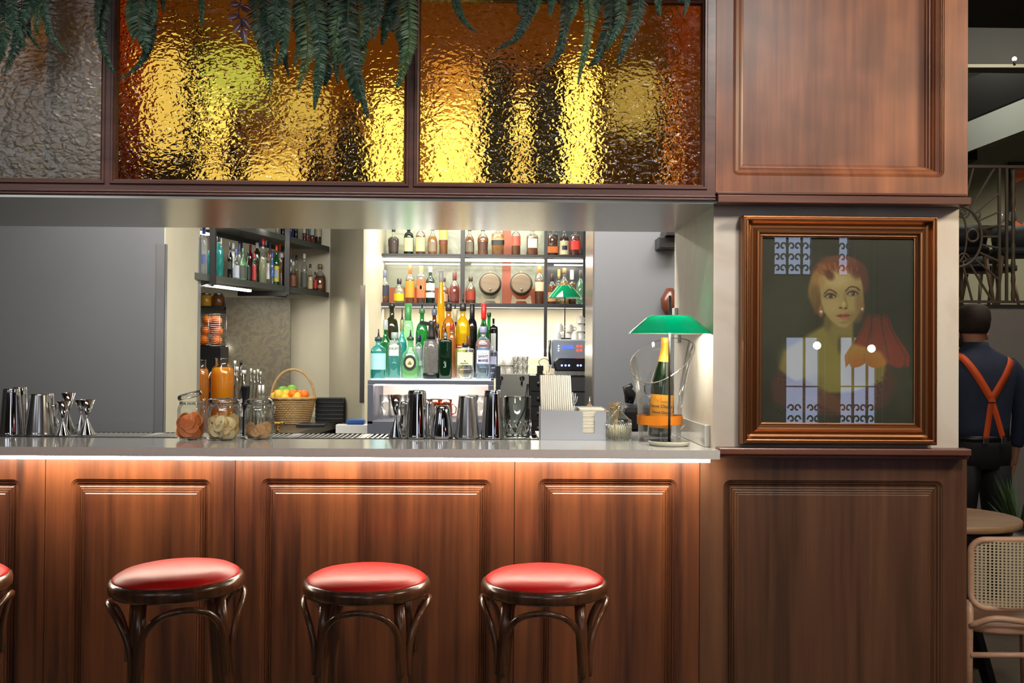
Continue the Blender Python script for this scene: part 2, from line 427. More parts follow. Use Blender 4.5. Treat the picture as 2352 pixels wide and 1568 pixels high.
# ---------------------------------------------------------------- glazed screen above the bar
PB = [(0,0),(.004,.006),(.010,.006),(.013,.001),(.018,-.002),(.020,-.012),(.022,-.020)]
amber, nt, out = newmat('hammered amber glass')
pr = nt.nodes.new('ShaderNodeBsdfPrincipled'); nt.links.new(pr.outputs[0], out.inputs[0])
pr.inputs['Base Color'].default_value = (1.0, .74, .19, 1); pr.inputs['Transmission Weight'].default_value = 1
pr.inputs['Roughness'].default_value = .03; pr.inputs['IOR'].default_value = 1.3; pr.inputs['Specular IOR Level'].default_value = .12
tc = nt.nodes.new('ShaderNodeTexCoord'); mp = nt.nodes.new('ShaderNodeMapping'); nt.links.new(tc.outputs['Object'], mp.inputs[0]); mp.inputs['Scale'].default_value = (1, 1, 1.45)
nz = nt.nodes.new('ShaderNodeTexNoise'); nz.inputs['Scale'].default_value = 26; nt.links.new(mp.outputs[0], nz.inputs['Vector'])
mixv = nt.nodes.new('ShaderNodeMix'); mixv.data_type = 'VECTOR'; mixv.inputs[0].default_value = .045
nt.links.new(mp.outputs[0], mixv.inputs[4]); nt.links.new(nz.outputs['Color'], mixv.inputs[5])
vo = nt.nodes.new('ShaderNodeTexVoronoi'); vo.inputs['Scale'].default_value = 46; vo.feature = 'SMOOTH_F1'; vo.inputs['Smoothness'].default_value = .2
nt.links.new(mixv.outputs[1], vo.inputs['Vector'])
bp = nt.nodes.new('ShaderNodeBump'); bp.inputs['Strength'].default_value = .6; bp.inputs['Distance'].default_value = .0095; bp.invert = True
nt.links.new(vo.outputs['Distance'], bp.inputs['Height']); nt.links.new(bp.outputs[0], pr.inputs['Normal'])
amber_left = amber.copy(); amber_left.name = 'reflection grey hammered glass'  # greyer tint, higher IOR and roughness imitate daylight reflected in the left pane
for n_ in amber_left.node_tree.nodes:
    if n_.type == 'BSDF_PRINCIPLED': n_.inputs['IOR'].default_value = 2.3; n_.inputs['Specular IOR Level'].default_value = .5; n_.inputs['Roughness'].default_value = .30; n_.inputs['Base Color'].default_value = (.85, .72, .42, 1)
for n_ in amber_left.node_tree.nodes:
    if n_.type == 'BUMP': n_.inputs['Strength'].default_value = .28
zw0 = Z(412, YB, 590); zw1 = Z(5, YB, 1284); ztop = zw1+.06
wb = [(-420, 222, -460, 242), (262, 922, 242, 941), (960, 1608, 941, 1641)]
ZW = Z(446, YB, 1135)
for k, (a, b, oa, ob) in enumerate(wb):
    mb = MB(); panel(mb, X(oa, YB), ZW, X(ob, YB), ztop, X(a, YB)-.022, zw0-.022, X(b, YB)+.022, zw1+.022, YB, PB, .0, thick=.05, n=1, cap=False)
    w = struct('window_%d' % (k+1), mb, beam_wood)
    gp = MB().box(X(a, YB)-.004, YB+.022, zw0-.004, X(b, YB)+.004, YB+.030, zw1+.004).build('pane', amber if k else amber_left, w)
    gp['label'] = 'hammered amber glass pane'
bead = MB()
x0, x1 = X(-460, YB), X(1641, YB)
bead.box(x0, YB-.012, ZW-.006, x1, YB+.05, ZW+.0002).box(x0, YB-.004, ZB+.004, x1, YB+.05, ZW-.006).box(x0, YB-.014, ZB-.002, x1, YB+.05, ZB+.005)
struct('trim_1', bead, beam_wood, bevel=.002)
struct('trim_2', MB().box(-3.2, YB+.0005, ZB-.012, XPL+.01, 4.32, ZB-.0025), steel_soffit)
# lit storage loft behind the amber panes: warm board back, added glow strips along its floor, things standing in it
zl0, zl1, YL = ZB+.0, ztop+.25, 4.30
loft = MB().box(-3.2, YL, zl0, XPL, YL+.03, zl1).box(-3.2, YB+.06, zl1, XPL, YL, zl1+.03)
struct('wall_loft', loft, plain('loft back board', s(150,110,70), .7, noise=.05))
struct('floor_loft', MB().box(-3.2, YB+.05, zl0-.002, XPL, YL, zl0+.012), plain('loft floor board', s(190,150,110), .5))
struct('wall_loft_side', MB().box(XPL-.02, YB+.05, zl0, XPL, YL, zl1), plain('orange loft side', s(200,110,50), .5))
loft_glow = emit('loft added glow strip', (1, .90, .70, 1), 7)  # added emissive strips, brighten the back board from below
for a, b in ((980, 1362), (560, 905)):
    tag(MB().box(X(a, 4.2), 4.16, zl0+.0125, X(b, 4.2), 4.18, zl0+.03).build('light_strip', loft_glow), 'small added glow strip on the loft floor behind the ' + ('right' if a > 900 else 'middle') + ' amber pane', 'light')
def loftbox(name, a, b, c, d, Y, th, mat, label, cat):
    z0 = max(Z(d, Y), zl0+.0125) if d < 440 else zl0+.0125
    tag(MB().box(X(a, Y), Y, z0, X(b, Y), Y+th, Z(c, Y)).build(name, mat, bevel=.004), label, cat)
lit_yellow = emit('added loft glow', (1, .84, .5, 1), .85)  # added emissive surface standing for a bright window seen through the glass
dkg = plain('dark green board', s(42,44,26), .6); dkb = plain('dark brown board', s(70,50,30), .6)
loftbox('added_glow_panel', 322, 420, 125, 358, 4.24, .03, lit_yellow, 'added yellow glow panel for the bright window behind the middle amber pane', 'light')
loftbox('panel_stand', 318, 424, 358, 460, 4.22, .06, dkb, 'brown box under the added glow panel behind the middle amber pane', 'box')
loftbox('dark_board', 422, 452, 60, 460, 4.18, .05, dkg, 'narrow dark board standing beside the added glow panel behind amber glass', 'board')
loftbox('storage_cabinet', 1108, 1178, 140, 450, 4.0, .12, dkg, 'left tall dark cabinet blurred behind the right amber pane', 'cabinet')
loftbox('storage_cabinet', 1215, 1292, 150, 450, 4.0, .12, dkg, 'right tall dark cabinet blurred behind the right amber pane', 'cabinet')
loftbox('olive_screen', 1372, 1530, 60, 460, 4.05, .02, plain('olive board', s(120,96,30), .45), 'olive board standing at the right end behind the right amber pane', 'board')
for k, xx in enumerate((266, 290, 314)):
    tag(MB().lathe([(.013, 0), (.018, .3), (.014, zl1-zl0-.03)], 12, (X(xx, 4.1), 4.1, zl0+.014)).build('curtain_roll', plain('orange curtain', s(225,96,30), .6)), 'orange rolled curtain behind the middle amber pane, ' + ('leftmost', 'middle', 'rightmost')[k] + ' of three', 'curtain', 'orange rolls behind the amber glass')
struct('wall_loft_divider', MB().box(X(236, 4.1), YB+.06, zl0+.013, X(250, 4.1), YL-.001, zl1-.001), dkb)
def glow(a, b, c, d, st, col, label, Y=4.25):  # added emissive panels imitating bright patches seen through the amber panes
    z0 = zl0+.0125 if d >= 430 else Z(d, Y)
    tag(MB().box(X(a, Y), Y, z0, X(b, Y), Y+.02, Z(c, Y)).build('added_glow_panel', emit('backlit %.2f %.2f' % (st, col[1]), col+(1,), st*.72)), label, 'light', 'added glow panels behind the amber glass')
ye, gr_, org_ = (1, .84, .5), (.7, .9, .4), (1, .5, .2)
glow(976, 1086, 255, 440, 2.6, ye, 'bright tall added glow panel at the left of the right amber pane')
glow(990, 1080, 150, 253, .9, org_, 'orange added glow panel above the bright one at the left of the right pane')
glow(1088, 1290, 345, 440, 1.3, ye, 'low wide added glow panel under the two dark cabinets of the right pane')
glow(1178, 1214, 225, 330, 2.0, ye, 'narrow added glow panel between the two dark cabinets')
glow(1294, 1362, 150, 440, 2.6, ye, 'bright tall added glow panel right of the two dark cabinets')
glow(1090, 1104, 180, 343, 1.6, ye, 'sliver of added glow panel left of the dark cabinets')
glow(1400, 1505, 160, 295, .5, ye, 'dim round-looking added glow panel on the olive board', 4.03)
glow(-300, 200, 15, 110, .7, org_, 'wide orange added glow panel high behind the left grey pane')
glow(1540, 1572, 170, 440, 1.8, org_, 'narrow orange added glow strip at the right end of the right pane')
glow(458, 600, 130, 232, 1.0, gr_, 'greenish added glow panel high in the middle amber pane')
glow(458, 512, 236, 330, 2.0, ye, 'small bright added glow panel below the greenish one')
glow(455, 690, 372, 440, 1.3, ye, 'long low added glow panel at the bottom of the middle pane')
glow(640, 745, 205, 300, .9, ye, 'added glow panel behind the ferns in the middle pane')
glow(852, 930, 215, 440, 2.4, ye, 'bright added glow panel at the right of the middle amber pane')
glow(600, 850, 320, 366, .7, (1, .7, .4), 'faint wide added glow panel in the middle amber pane')
glow(205, 222, 340, 440, 2.4, ye, 'thin bright added glow strip at the right of the left amber pane')
for k, (a, b, hh, c) in enumerate(((520, 560, 250, s(70,50,24)), (760, 840, 250, s(60,62,50)), (700, 745, 305, s(90,60,36)))):
    Y = 4.0; hz = Z(hh, Y)-zl0; R_ = (b-a)/2*Y/F_
    tag(MB().lathe([(R_*.6, 0), (R_, hz*.25), (R_*.95, hz*.6), (R_*.4, hz*.85), (R_*.45, hz)], 18, (X((a+b)/2, Y), Y, zl0+.0125)).build('storage_jar', plain('loft jar %d' % k, c, .4)), ('narrow dark', 'wide grey-green', 'short brown')[k] + ' jar blurred behind the middle amber pane', 'jar', 'jars behind the amber glass')
area('loft_fill_light', (X(1180, 4.1), 3.75, zl1-.05), (X(1180, 4.1), 4.2, zl0+.5), 1.2, .1, 1.2, (1, .62, .3))  # unseen area lights added to warm the loft boards
area('loft_fill_light', (X(600, 4.1), 3.75, zl1-.05), (X(600, 4.1), 4.2, zl0+.5), 1.2, .1, 1.2, (1, .62, .3))

# ---------------------------------------------------------------- pillar, cabinet above, wainscot below
zc0 = Z(468, YP, 1900); zled = Z(1050, YW, 1900)
struct('wall_pillar', MB().box(XPL, YP, ZT-.03+.0005, XPR, 4.32, zc0+.02), cream_wall)
PR = [(0,0),(.002,-.004),(.006,-.005),(.008,-.010),(.014,-.011),(.017,-.017),(.022,-.018),(.024,-.019),(.026,-.013),(.029,-.011),(.031,-.013),(.034,-.007),(.037,-.006),(.039,-.008),(.042,-.002),(.045,-.001),(.049,-.002),(.052,.0)]
PC = [(0,0),(.002,-.003),(.005,-.002),(.007,-.006),(.010,-.005),(.012,-.010),(.018,-.013),(.024,-.016),(.027,-.023),(.031,-.026),(.034,-.036),(.038,-.037),(.040,-.046),(.045,-.048),(.046,-.056),(.050,-.058)]
cab = thing('wall_cabinet', 'reddish wooden cabinet with moulded panel above the framed portrait', 'cabinet', (0, 0, 0))
YC = YB
cx0, cx1 = X(1642, YC), X(2222, YC)
mb = MB(); panel(mb, cx0, Z(446, YC, 1900), cx1, Z(-60, YC, 1900), X(1681, YC), Z(405, YC, 1900), X(2168, YC), Z(-300, YC, 1900)-.0, YC, PC, .022, thick=.03)
mb = MB(); zt = Z(-420, YC, 1900)
panel(mb, cx0, Z(446, YC, 1900), cx1, zt, X(1681, YC), Z(405, YC, 1900), X(2168, YC), zt-.06, YC, PC, .022, thick=.065)
mb.build('door', cab_wood, cab)
MB().box(cx0, YC+.0651, zc0+.022, cx1, 4.32, zt).build('body', cab_wood, cab)
cr = MB(); xr = X(2231, YC-.03)
cr.box(cx0+.002, YC-.012, Z(449, YC, 1900), xr-.006, YC+.05, Z(443, YC, 1900)).box(cx0+.002, YC-.03, Z(467, YC-.03, 1900), xr, YC+.05, Z(449, YC-.03, 1900))
cr.build('cornice', cornice_wood, cab, bevel=.003)
def bar_panel(name, sx0, sx1, rx0, rx1, label, mat, ry=1100, z1=None, left=None):
    t = thing(name, label, 'wooden panel', group='wooden panels of the bar front' if name == 'bar_front_unit' else None)
    mb = MB(); ztp = z1 if z1 is not None else ZT-.045
    panel(mb, X(sx0, YW)+.0012, .03, X(sx1, YW)-.0012, ztp, X(rx0, YW), .12, X(rx1, YW), Z(ry, YW, (rx0+rx1)/2), YW, PR, .026, thick=.03)
    mb.build('raised_panel', mat, t)
    MB().box(X(sx0, YW)+.0012, YW-.006, 0, X(sx1, YW)-.0012, YW+.03, .0299).build('skirting', mat, t)
    return t
bar_panel('bar_front_unit', -330, 108, -270, 50, 'bar front wooden panel at the far left edge, cut by the frame', bar_wood)
bar_panel('bar_front_unit', 108, 543, 166, 489, 'bar front wooden panel behind the leftmost full red stool', bar_wood)
bar_panel('bar_front_unit', 543, 1184, 602, 1131, 'widest bar front wooden panel, behind the middle stool', bar_wood)
bar_panel('bar_front_unit', 1184, 1609, 1238, 1557, 'bar front wooden panel behind the right red stool', bar_wood)
struct('wall_bar_core', MB().box(X(-330, YW), YW+.031, 0, X(1609, YW), YW+.1, ZT-.034), plain('bar carcass', s(60,50,44), .7))
wn = bar_panel('wainscot_unit', 1609, 2222, 1663, 2167, 'dark wooden raised wainscot panel under the framed portrait', side_wood, 1103, z1=Z(1050, YW, 1900))
zl_top = Z(1028, YW-.05, 1900)
XR = X(1655, YS)
ld = MB().box(XR+.001, YW-.075, Z(1045, YW-.075, 1900), X(2233, YW-.075), YP, zl_top).box(XR+.001, YW-.055, Z(1053, YW-.05, 1900), X(2227, YW-.055), YW+.03, Z(1045, YW-.075, 1900))
ld.build('ledge', cornice_wood, wn, bevel=.004)
struct('wall_pillar_base', MB().box(X(1609, YW)+.002, YW+.031, 0, X(2222, YW)-.002, 4.32, ZT-.031), side_wood)
# worktop, light strip, upstand, drip tray
XR = X(1655, YS)
wt = MB().box(X(-340, YS), YS, ZT-.03, XPL-.0005, 3.865, ZT).box(X(-340, YS), 3.865, ZT-.03, X(60-400, 3.9), 4.10, ZT).box(XPL-.0005, YS, ZT-.03, XR, YP-.001, ZT)
wt.box(X(1240, 3.9), 3.865, ZT-.03, XPL-.0005, 4.30, ZT).box(X(-340, YS), 3.865, ZT-.033, X(1240, 3.9), 4.10, ZT-.016)
tag(wt.build('worktop', quartz), 'long white quartz bar worktop with a thin square front edge', 'worktop')
tag(MB().box(X(-340, YS), YS+.012, ZT-.042, X(1634, YS), YS+.03, ZT-.0305).build('light_strip', led), 'bright white light strip running under the front edge of the bar worktop', 'light')
tag(MB().box(XPL-.019, YP+.045, ZT+.0004, XPL-.0005, 4.29, Z(976, YP+.045, 1637)).build('upstand', quartz, bevel=.002), 'white stone upstand on the bar worktop against the cream pillar', 'upstand')
dt = thing('drip_tray', 'long slotted steel drip tray let into the back of the bar worktop', 'tray')
xa, xb = X(-340, YS)+.01, X(1238, 3.9)
MB().box(xa, 3.866, ZT-.0155, xb, 3.872, ZT+.002).box(xa, 4.092, ZT-.0155, xb, 4.098, ZT+.002).box(xa, 3.872, ZT-.0155, xb, 4.092, ZT-.012).build('tray_pan', black_metal, dt)
sl = MB(); q = xa+.02; i = 0
while q < xb-.03:
    if i % 14 != 13: sl.box(q, 3.872, ZT-.004, q+.0085, 4.092, ZT+.0005)
    else: sl.box(q-.008, 3.872, ZT-.004, q+.0165, 4.092, ZT+.001)
    q += .0195; i += 1
sl.box(xa, 3.97, ZT-.006, xb, 3.985, ZT-.004); sl.build('slatted_grid', metal('bright steel', s(232,232,230), .38), dt)

# ---------------------------------------------------------------- framed portrait on the pillar
pic = thing('framed_portrait', 'oil portrait of a short-haired woman in a copper-gold frame', 'picture', (0, 0, 0))
YF = 3.50
fx0, fx1 = X(1704, YF), X(2152, YF); fz0, fz1 = Z(1021, YF, 1928), Z(496, YF, 1928)
ix0, ix1 = X(1750, YF), X(2097, YF); ix0, ix1 = (fx0+fx1)/2-.262, (fx0+fx1)/2+.262
gold = metal('copper gold leaf', s(158,112,76), .36)
FP = [(0,.0),(.003,.008),(.006,.009),(.009,.005),(.012,.005),(.015,.010),(.018,.009),(.021,.0),(.027,-.010),(.034,-.014),(.040,-.011),(.047,-.002),(.052,.002),(.058,.001),(.062,-.004),(.065,-.009),(.068,-.008),(.070,-.014),(.074,-.015),(.0742,-.024)]
mb = MB(); k4 = []
loops = [[(a, YP-.0005, b) for a, b in ((fx1,fz1),(fx0,fz1),(fx0,fz0),(fx1,fz0))]]
for d, h in FP: loops.append([(a, YF-h, b) for a, b in ((fx1-d,fz1-d),(fx0+d,fz1-d),(fx0+d,fz0+d),(fx1-d,fz0+d))])
vs = [p for l in loops for p in l]; fs = [(j*4+i, j*4+(i+1) % 4, (j+1)*4+(i+1) % 4, (j+1)*4+i) for j in range(len(loops)-1) for i in range(4)]
mb.add(vs, fs); mb.build('frame', gold, pic)
cx0_, cx1_, cz0_, cz1_ = fx0+.0735, fx1-.0735, fz0+.0735, fz1-.0735
NX, NZ = 230, 282
u = np.linspace(0, 1, NX)[None, :].repeat(NZ, 0)*918+240; v = np.linspace(0, 1, NZ)[:, None].repeat(NX, 1)*1130+205
img = np.zeros((NZ, NX, 3)); img[:] = (60, 62, 46)
rng = np.random.RandomState(3)
def smooth_noise(n, amp):
    g = rng.rand(n+2, n+2); a = np.linspace(0, n, NZ); b = np.linspace(0, n, NX)
    i = a.astype(int); j = b.astype(int); fa = (a-i)[:, None]; fb = (b-j)[None, :]
    r = g[i][:, j]*(1-fa)*(1-fb)+g[i+1][:, j]*fa*(1-fb)+g[i][:, j+1]*(1-fa)*fb+g[i+1][:, j+1]*fa*fb
    return (r-.5)*amp
img += (smooth_noise(5, 26)+smooth_noise(18, 9))[..., None]
def lay(mask, col, op=1.0):
    global img
    mk = (mask*op)[..., None]; img = img*(1-mk)+np.array(col)*mk
def blob(cx, cy, rx, ry, col, soft=.15, rot=0, op=1):
    a = math.radians(rot); dx, dy = u-cx, v-cy
    X_ = (dx*math.cos(a)+dy*math.sin(a))/rx; Y_ = (-dx*math.sin(a)+dy*math.cos(a))/ry
    lay(np.clip((1-np.sqrt(X_**2+Y_**2))/soft+.5, 0, 1), col, op)
def poly(pts, col, soft=8, op=1):
    P_ = np.array(pts, float); n = len(P_); ins = np.zeros(u.shape, bool); dist = np.full(u.shape, 1e9)
    for i in range(n):
        a, b = P_[i], P_[(i+1) % n]; c = (a[1] > v) != (b[1] > v)
        with np.errstate(divide='ignore', invalid='ignore'):
            xi = (b[0]-a[0])*(v-a[1])/(b[1]-a[1]+1e-9)+a[0]
        ins ^= c & (u < xi)
        e = b-a; t = np.clip(((u-a[0])*e[0]+(v-a[1])*e[1])/(e@e+1e-9), 0, 1)
        dist = np.minimum(dist, np.hypot(u-a[0]-t*e[0], v-a[1]-t*e[1]))
    lay(np.clip(np.where(ins, dist, -dist)/soft+.5, 0, 1), col, op)
def stroke(pts, w, col, op=1):
    q = bez([(a, b, 0) for a, b in pts], 24)
    m_ = np.zeros(u.shape)
    for i, p in enumerate(q): m_ = np.maximum(m_, np.clip((w-np.hypot(u-p.x, v-p.y))/(w*.6)+.3, 0, 1))
    lay(m_, col, op)
blob(400, 620, 190, 260, (76,78,54), .9, op=.5); blob(1000, 480, 200, 300, (44,48,36), .9, op=.6)
skin, skin_l, skin_d = (168,150,98), (196,178,128), (128,106,66)
poly([(520,800),(620,740),(650,700),(790,700),(790,790),(800,850),(960,900),(1000,960),(980,1080),(800,1150),(600,1160),(380,1060),(345,1010),(375,900)], (138,130,66), 26)
blob(450, 960, 90, 110, (152,142,78), .8, op=.7); blob(700, 1040, 120, 90, (150,140,74), .8, op=.6); blob(860, 1000, 110, 90, (120,104,54), .8, op=.7)
poly([(630,680),(790,700),(785,800),(770,880),(660,860),(625,760)], (134,122,72), 14)
blob(712, 860, 14, 52, (94,88,48), .8, op=.9); blob(640, 720, 26, 50, (112,98,62), .9)
# hair behind and around the face
poly([(560,520),(536,600),(560,660),(600,690),(620,600),(600,440),(560,420)], (108,84,50), 20)
blob(710, 425, 165, 112, (116,72,44), .12); blob(560, 500, 36, 90, (140,110,66), .4, 12); blob(842, 450, 44, 95, (92,60,42), .35, -8)
# face
poly([(600,440),(592,520),(598,590),(615,655),(655,705),(708,748),(750,752),(800,710),(838,650),(856,590),(850,500),(835,430),(770,395),(660,405)], skin, 12)
blob(690, 460, 80, 50, skin_l, .9, op=.7); blob(660, 620, 50, 45, (180,160,108), .9, op=.8); blob(830, 600, 26, 90, skin_d, .9, op=.8); blob(790, 690, 50, 36, skin_d, .9, op=.6)
blob(600, 650, 16, 34, (150,110,72), .5); blob(850, 625, 12, 34, (140,104,68), .5)
# nose, eyes, brows, mouth
poly([(738,545),(752,580),(762,625),(745,642),(722,638),(742,600)], (130,106,66), 14, .8); blob(738, 612, 12, 20, (196,176,126), .8, op=.8); blob(716, 632, 9, 6, (92,62,42), .6); blob(750, 634, 9, 6, (92,62,42), .6)
for ex, ey, r_ in ((655, 562, 0), (790, 545, -6)):
    blob(ex, ey-6, 42, 20, (124,104,70), .8, r_, .8); blob(ex, ey, 27, 11, (168,160,134), .3, r_); blob(ex+2, ey-1, 13, 12, (52,50,44), .3); blob(ex-3, ey-4, 3, 3, (190,190,170), .4)
    stroke([(ex-32, ey+2), (ex-12, ey-13), (ex+12, ey-13), (ex+32, ey)], 4.5, (56,40,30)); stroke([(ex-26, ey+9), (ex, ey+14), (ex+26, ey+7)], 3, (120,92,62), .7)
stroke([(620,545),(645,522),(675,530),(692,545)], 5, (92,64,42)); stroke([(748,528),(775,504),(810,506),(832,522)], 5, (80,54,38))
poly([(690,680),(720,668),(738,672),(755,666),(776,676),(750,694),(725,698)], (158,84,66), 7); stroke([(692,681),(735,682),(774,677)], 3, (96,46,40)); blob(735, 690, 22, 6, (176,104,84), .7); blob(738, 722, 24, 8, (140,116,72), .8, op=.6)
# hair curls on top
for (a, b, r1, r2, ro, c) in ((620,400,46,34,30,(152,102,62)),(690,360,60,36,-10,(140,82,50)),(770,370,58,40,20,(118,66,42)),(820,410,40,44,0,(98,60,42)),(570,450,30,46,10,(160,124,74)),(650,430,36,26,60,(96,56,36)),(725,400,44,26,0,(158,98,60)),(600,470,22,34,0,(176,140,86)),(700,335,90,22,0,(112,76,52)),(560,560,26,60,0,(116,96,54))):
    blob(a, b, r1, r2, c, .7, ro, .85)
for i in range(16): stroke([(560+i*17, 350+abs(i-8)*6), (575+i*16, 380+(i % 3)*12), (590+i*15, 420-(i % 4)*6)], 4, ((172,118,74) if i % 2 else (84,50,34)), .4)
blob(599, 656, 8, 8, (220,214,190), .4); blob(848, 637, 7, 8, (214,206,180), .4)
# wrap and arms
poly([(345,1010),(300,1090),(310,1200),(420,1260),(620,1280),(800,1300),(1000,1230),(1060,1100),(1000,960),(980,1080),(800,1150),(600,1160),(420,1070)], (88,66,52), 24)
for i in range(12): stroke([(330+i*14, 1050+i*16), (520, 1110+i*15), (760, 1170+i*10), (1000-i*8, 1040+i*18)], 7, ((116,92,72) if i % 2 else (64,48,40)), .5)
poly([(460,1080),(500,1060),(700,1180),(780,1260),(740,1290),(520,1190),(460,1130)], (112,82,58), 16, .8); blob(560, 1090, 60, 50, (124,118,60), .6, op=.7); blob(520, 1130, 70, 40, (70,50,42), .8, 20, .7)
stroke([(335,1275),(345,1255),(360,1280),(380,1262),(410,1275)], 3, (36,34,26))
img = np.clip(img*np.array([1.0,1.0,.96]), 0, 255)/255.0
lin = np.where(img <= .04045, img/12.92, ((img+.055)/1.055)**2.4)
xs = np.linspace(cx0_, cx1_, NX); zs = np.linspace(cz1_, cz0_, NZ)
verts = [(xs[i], YF+.022, zs[j]) for j in range(NZ) for i in range(NX)]
faces = [(j*NX+i, (j+1)*NX+i, (j+1)*NX+i+1, j*NX+i+1) for j in range(NZ-1) for i in range(NX-1)]
bk = len(verts); verts += [(cx0_, YF+.028, cz1_), (cx1_, YF+.028, cz1_), (cx1_, YF+.028, cz0_), (cx0_, YF+.028, cz0_)]; faces.append((bk, bk+1, bk+2, bk+3))
cv = MB(); cv.add(verts, faces)
mcan, nt, out = newmat('oil paint on canvas')
pr = nt.nodes.new('ShaderNodeBsdfPrincipled'); pr.inputs['Roughness'].default_value = .6; nt.links.new(pr.outputs[0], out.inputs[0])
at = nt.nodes.new('ShaderNodeAttribute'); at.attribute_name = 'paint'; nt.links.new(at.outputs['Color'], pr.inputs['Base Color'])
co = cv.build('canvas', mcan, pic, fixn=False)
ca = co.data.color_attributes.new('paint', 'FLOAT_COLOR', 'POINT')
arr = np.ones((len(verts), 4), np.float32); arr[:NX*NZ, :3] = lin.reshape(-1, 3); arr[NX*NZ:, :3] = .05
ca.data.foreach_set('color', arr.ravel())
pg = MB().box(cx0_, YF+.012, cz0_, cx1_, YF+.014, cz1_).build('picture_glass', pane_glass, pic)

# lamp in the room behind the camera, mirrored in the picture glass
lx, ly, lz = refl(2026, 796, 6.4)
hl = thing('pendant_lamp', 'fringed red fabric lamp hanging out of frame, seen mirrored in the portrait glass', 'lamp', (lx, ly, 0))
red_shade, nt, out = newmat('red lampshade cloth')
d1 = nt.nodes.new('ShaderNodeBsdfDiffuse'); d1.inputs[0].default_value = s(190,24,20); t1 = nt.nodes.new('ShaderNodeBsdfTranslucent'); t1.inputs[0].default_value = s(255,40,28)
mx = nt.nodes.new('ShaderNodeMixShader'); mx.inputs[0].default_value = .6; nt.links.new(d1.outputs[0], mx.inputs[1]); nt.links.new(t1.outputs[0], mx.inputs[2]); nt.links.new(mx.outputs[0], out.inputs[0])
sh = MB(); n = 48; vs = []; prof = [(.085,.21),(.075,.19),(.09,.12),(.13,.05),(.175,-.02),(.198,-.06),(.19,-.10)]
for j, (r, z) in enumerate(prof):
    for i in range(n):
        a = 2*PI*i/n; sc = abs(math.sin(a*4)); rr = r*(.93+.07*sc); zz = lz+.0+z-(.035*sc if j == len(prof)-1 else 0)
        vs.append((rr*math.cos(a), rr*math.sin(a), zz))
sh.add(vs, [(j*n+i, j*n+(i+1) % n, (j+1)*n+(i+1) % n, (j+1)*n+i) for j in range(len(prof)-1) for i in range(n)], 0, True)
sh.build('lamp_shade', red_shade, hl)
rb = MB()
for q in range(8):
    a = 2*PI*q/8+PI/8*0; rb.tube([(r*.94*math.cos(a), r*.94*math.sin(a), lz+z) for r, z in prof], .004, 5)
rb.build('shade_rib', plain('dark red cord', s(60,10,10), .7), hl)
MB().sphere((0, 0, lz-.07), .022).build('bulb', emit('lamp bulb', (1, .66, .45, 1), 1300), hl)
MB().cyl((0, 0, lz-.05), .012, 4.7-lz+.05, 8).build('pole', black_metal, hl)

for k, (a, b) in enumerate(((2015, 800), (1888, 793))):
    q = refl(a, b, 5.6); g_ = thing('globe_lamp', 'small globe lamp out of frame, mirrored as white dot in the portrait, ' + ('right' if k == 0 else 'left'), 'lamp', (q[0], q[1], q[2]))
    MB().sphere((0, 0, 0), .022).build('globe', emit('globe', (1, .92, .85, 1), 22 if k == 0 else 14), g_); MB().cyl((0, 0, .02), .003, 4.68-q[2], 6).build('rod', black_metal, g_)

# ---------------------------------------------------------------- back bar: walls and ceilings
YD = 5.6
struct('ceiling_back_bar', MB().box(-4, 4.33, 2.8, 1.6, 9, 2.9), plain('back bar ceiling', s(190,184,170), .8))
xl = X(375, YD)
struct('wall_grey_left', MB().box(-4, YD, 0, xl-.001, 6.26, 2.8), grey_panel)
struct('wall_reveal', MB().box(xl-.001, YD+.0005, 0, xl+.004, 6.26, 2.8), cream_panel)
zsc = Z(560, YD, 365)
cs = MB().box(X(357, YD), YD-.004, 0, xl+.006, YD, zsc).box(xl+.004, YD-.004, 0, xl+.008, YD+.03, zsc).box(xl+.004, 6.22, 0, xl+.010, 6.265, Z(600, 6.2, 455)+.15)
struct('trim_3', cs, plain('satin corner steel', s(150,152,156), .3, metal=.6))
xr_ = X(1362, YD)
struct('wall_grey_right', MB().box(xr_, YD, 0, 1.6, 6.05, 2.8), grey_panel)
struct('trim_4', MB().box(xr_-.004, YD-.003, 0, xr_+.003, 6.05, 2.8), brushed_tin)
struct('wall_side', MB().box(1.585, 4.325, 0, 1.615, 12, 3.0), white_wall)
struct('wall_back_side', MB().box(-4.0, 4.33, 0, -3.95, 9, 2.8), grey_panel)
YN = 8.15
struct('wall_niche', MB().box(-3.9, YN, 0, X(759, YN), YN+.05, 2.8), cream_panel)
cw = [(X(757, YN)-.002, YN+.0), (X(833, 7.0), 7.0), (X(836, 7.0)+.004, 7.02), (X(836, 7.0)+.004, 8.4), (X(757, YN), 8.4)]
struct('wall_corner', MB().zprism(cw, 0, 2.8), cream_panel)
struct('trim_5', MB().box(X(827, 7.0), 6.992, Z(925, 7.0, 830), X(838, 7.0), 6.999, Z(655, 7.0, 830)), brushed_tin)
YM = 8.34
struct('wall_back', MB().box(X(820, 8.4), YM+.012, 0, 1.58, YM+.06, 2.8), cream_back)
pale_reflection = marble('grey green reflection', s(178,184,160), s(96,104,84), scale=2.2, amt=.4, rough=.25)
zmid = Z(700, 8.0); 
t = thing('mirror_reflections', 'painted mirror reflections of pale marble and orange columns behind the upper back bar shelves', 'panel', (0, 0, 0))  # mirror reflections of the room put into slab and strip colours
MB().box(X(838, YM), YM, zmid+.01, X(1248, YM), YM+.011, 2.79).build('reflected_marble', pale_reflection, t)
MB().box(X(1248, YM), YM, zmid+.01, X(1350, YM), YM+.011, 2.79).build('reflected_dark', plain('dark grey reflection', s(84,88,92), .2), t)
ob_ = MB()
for a, b in ((860, 880), (1152, 1172)): ob_.box(X(a, YM), YM-.004, zmid+.01, X(b, YM), YM-.0002, 2.79)
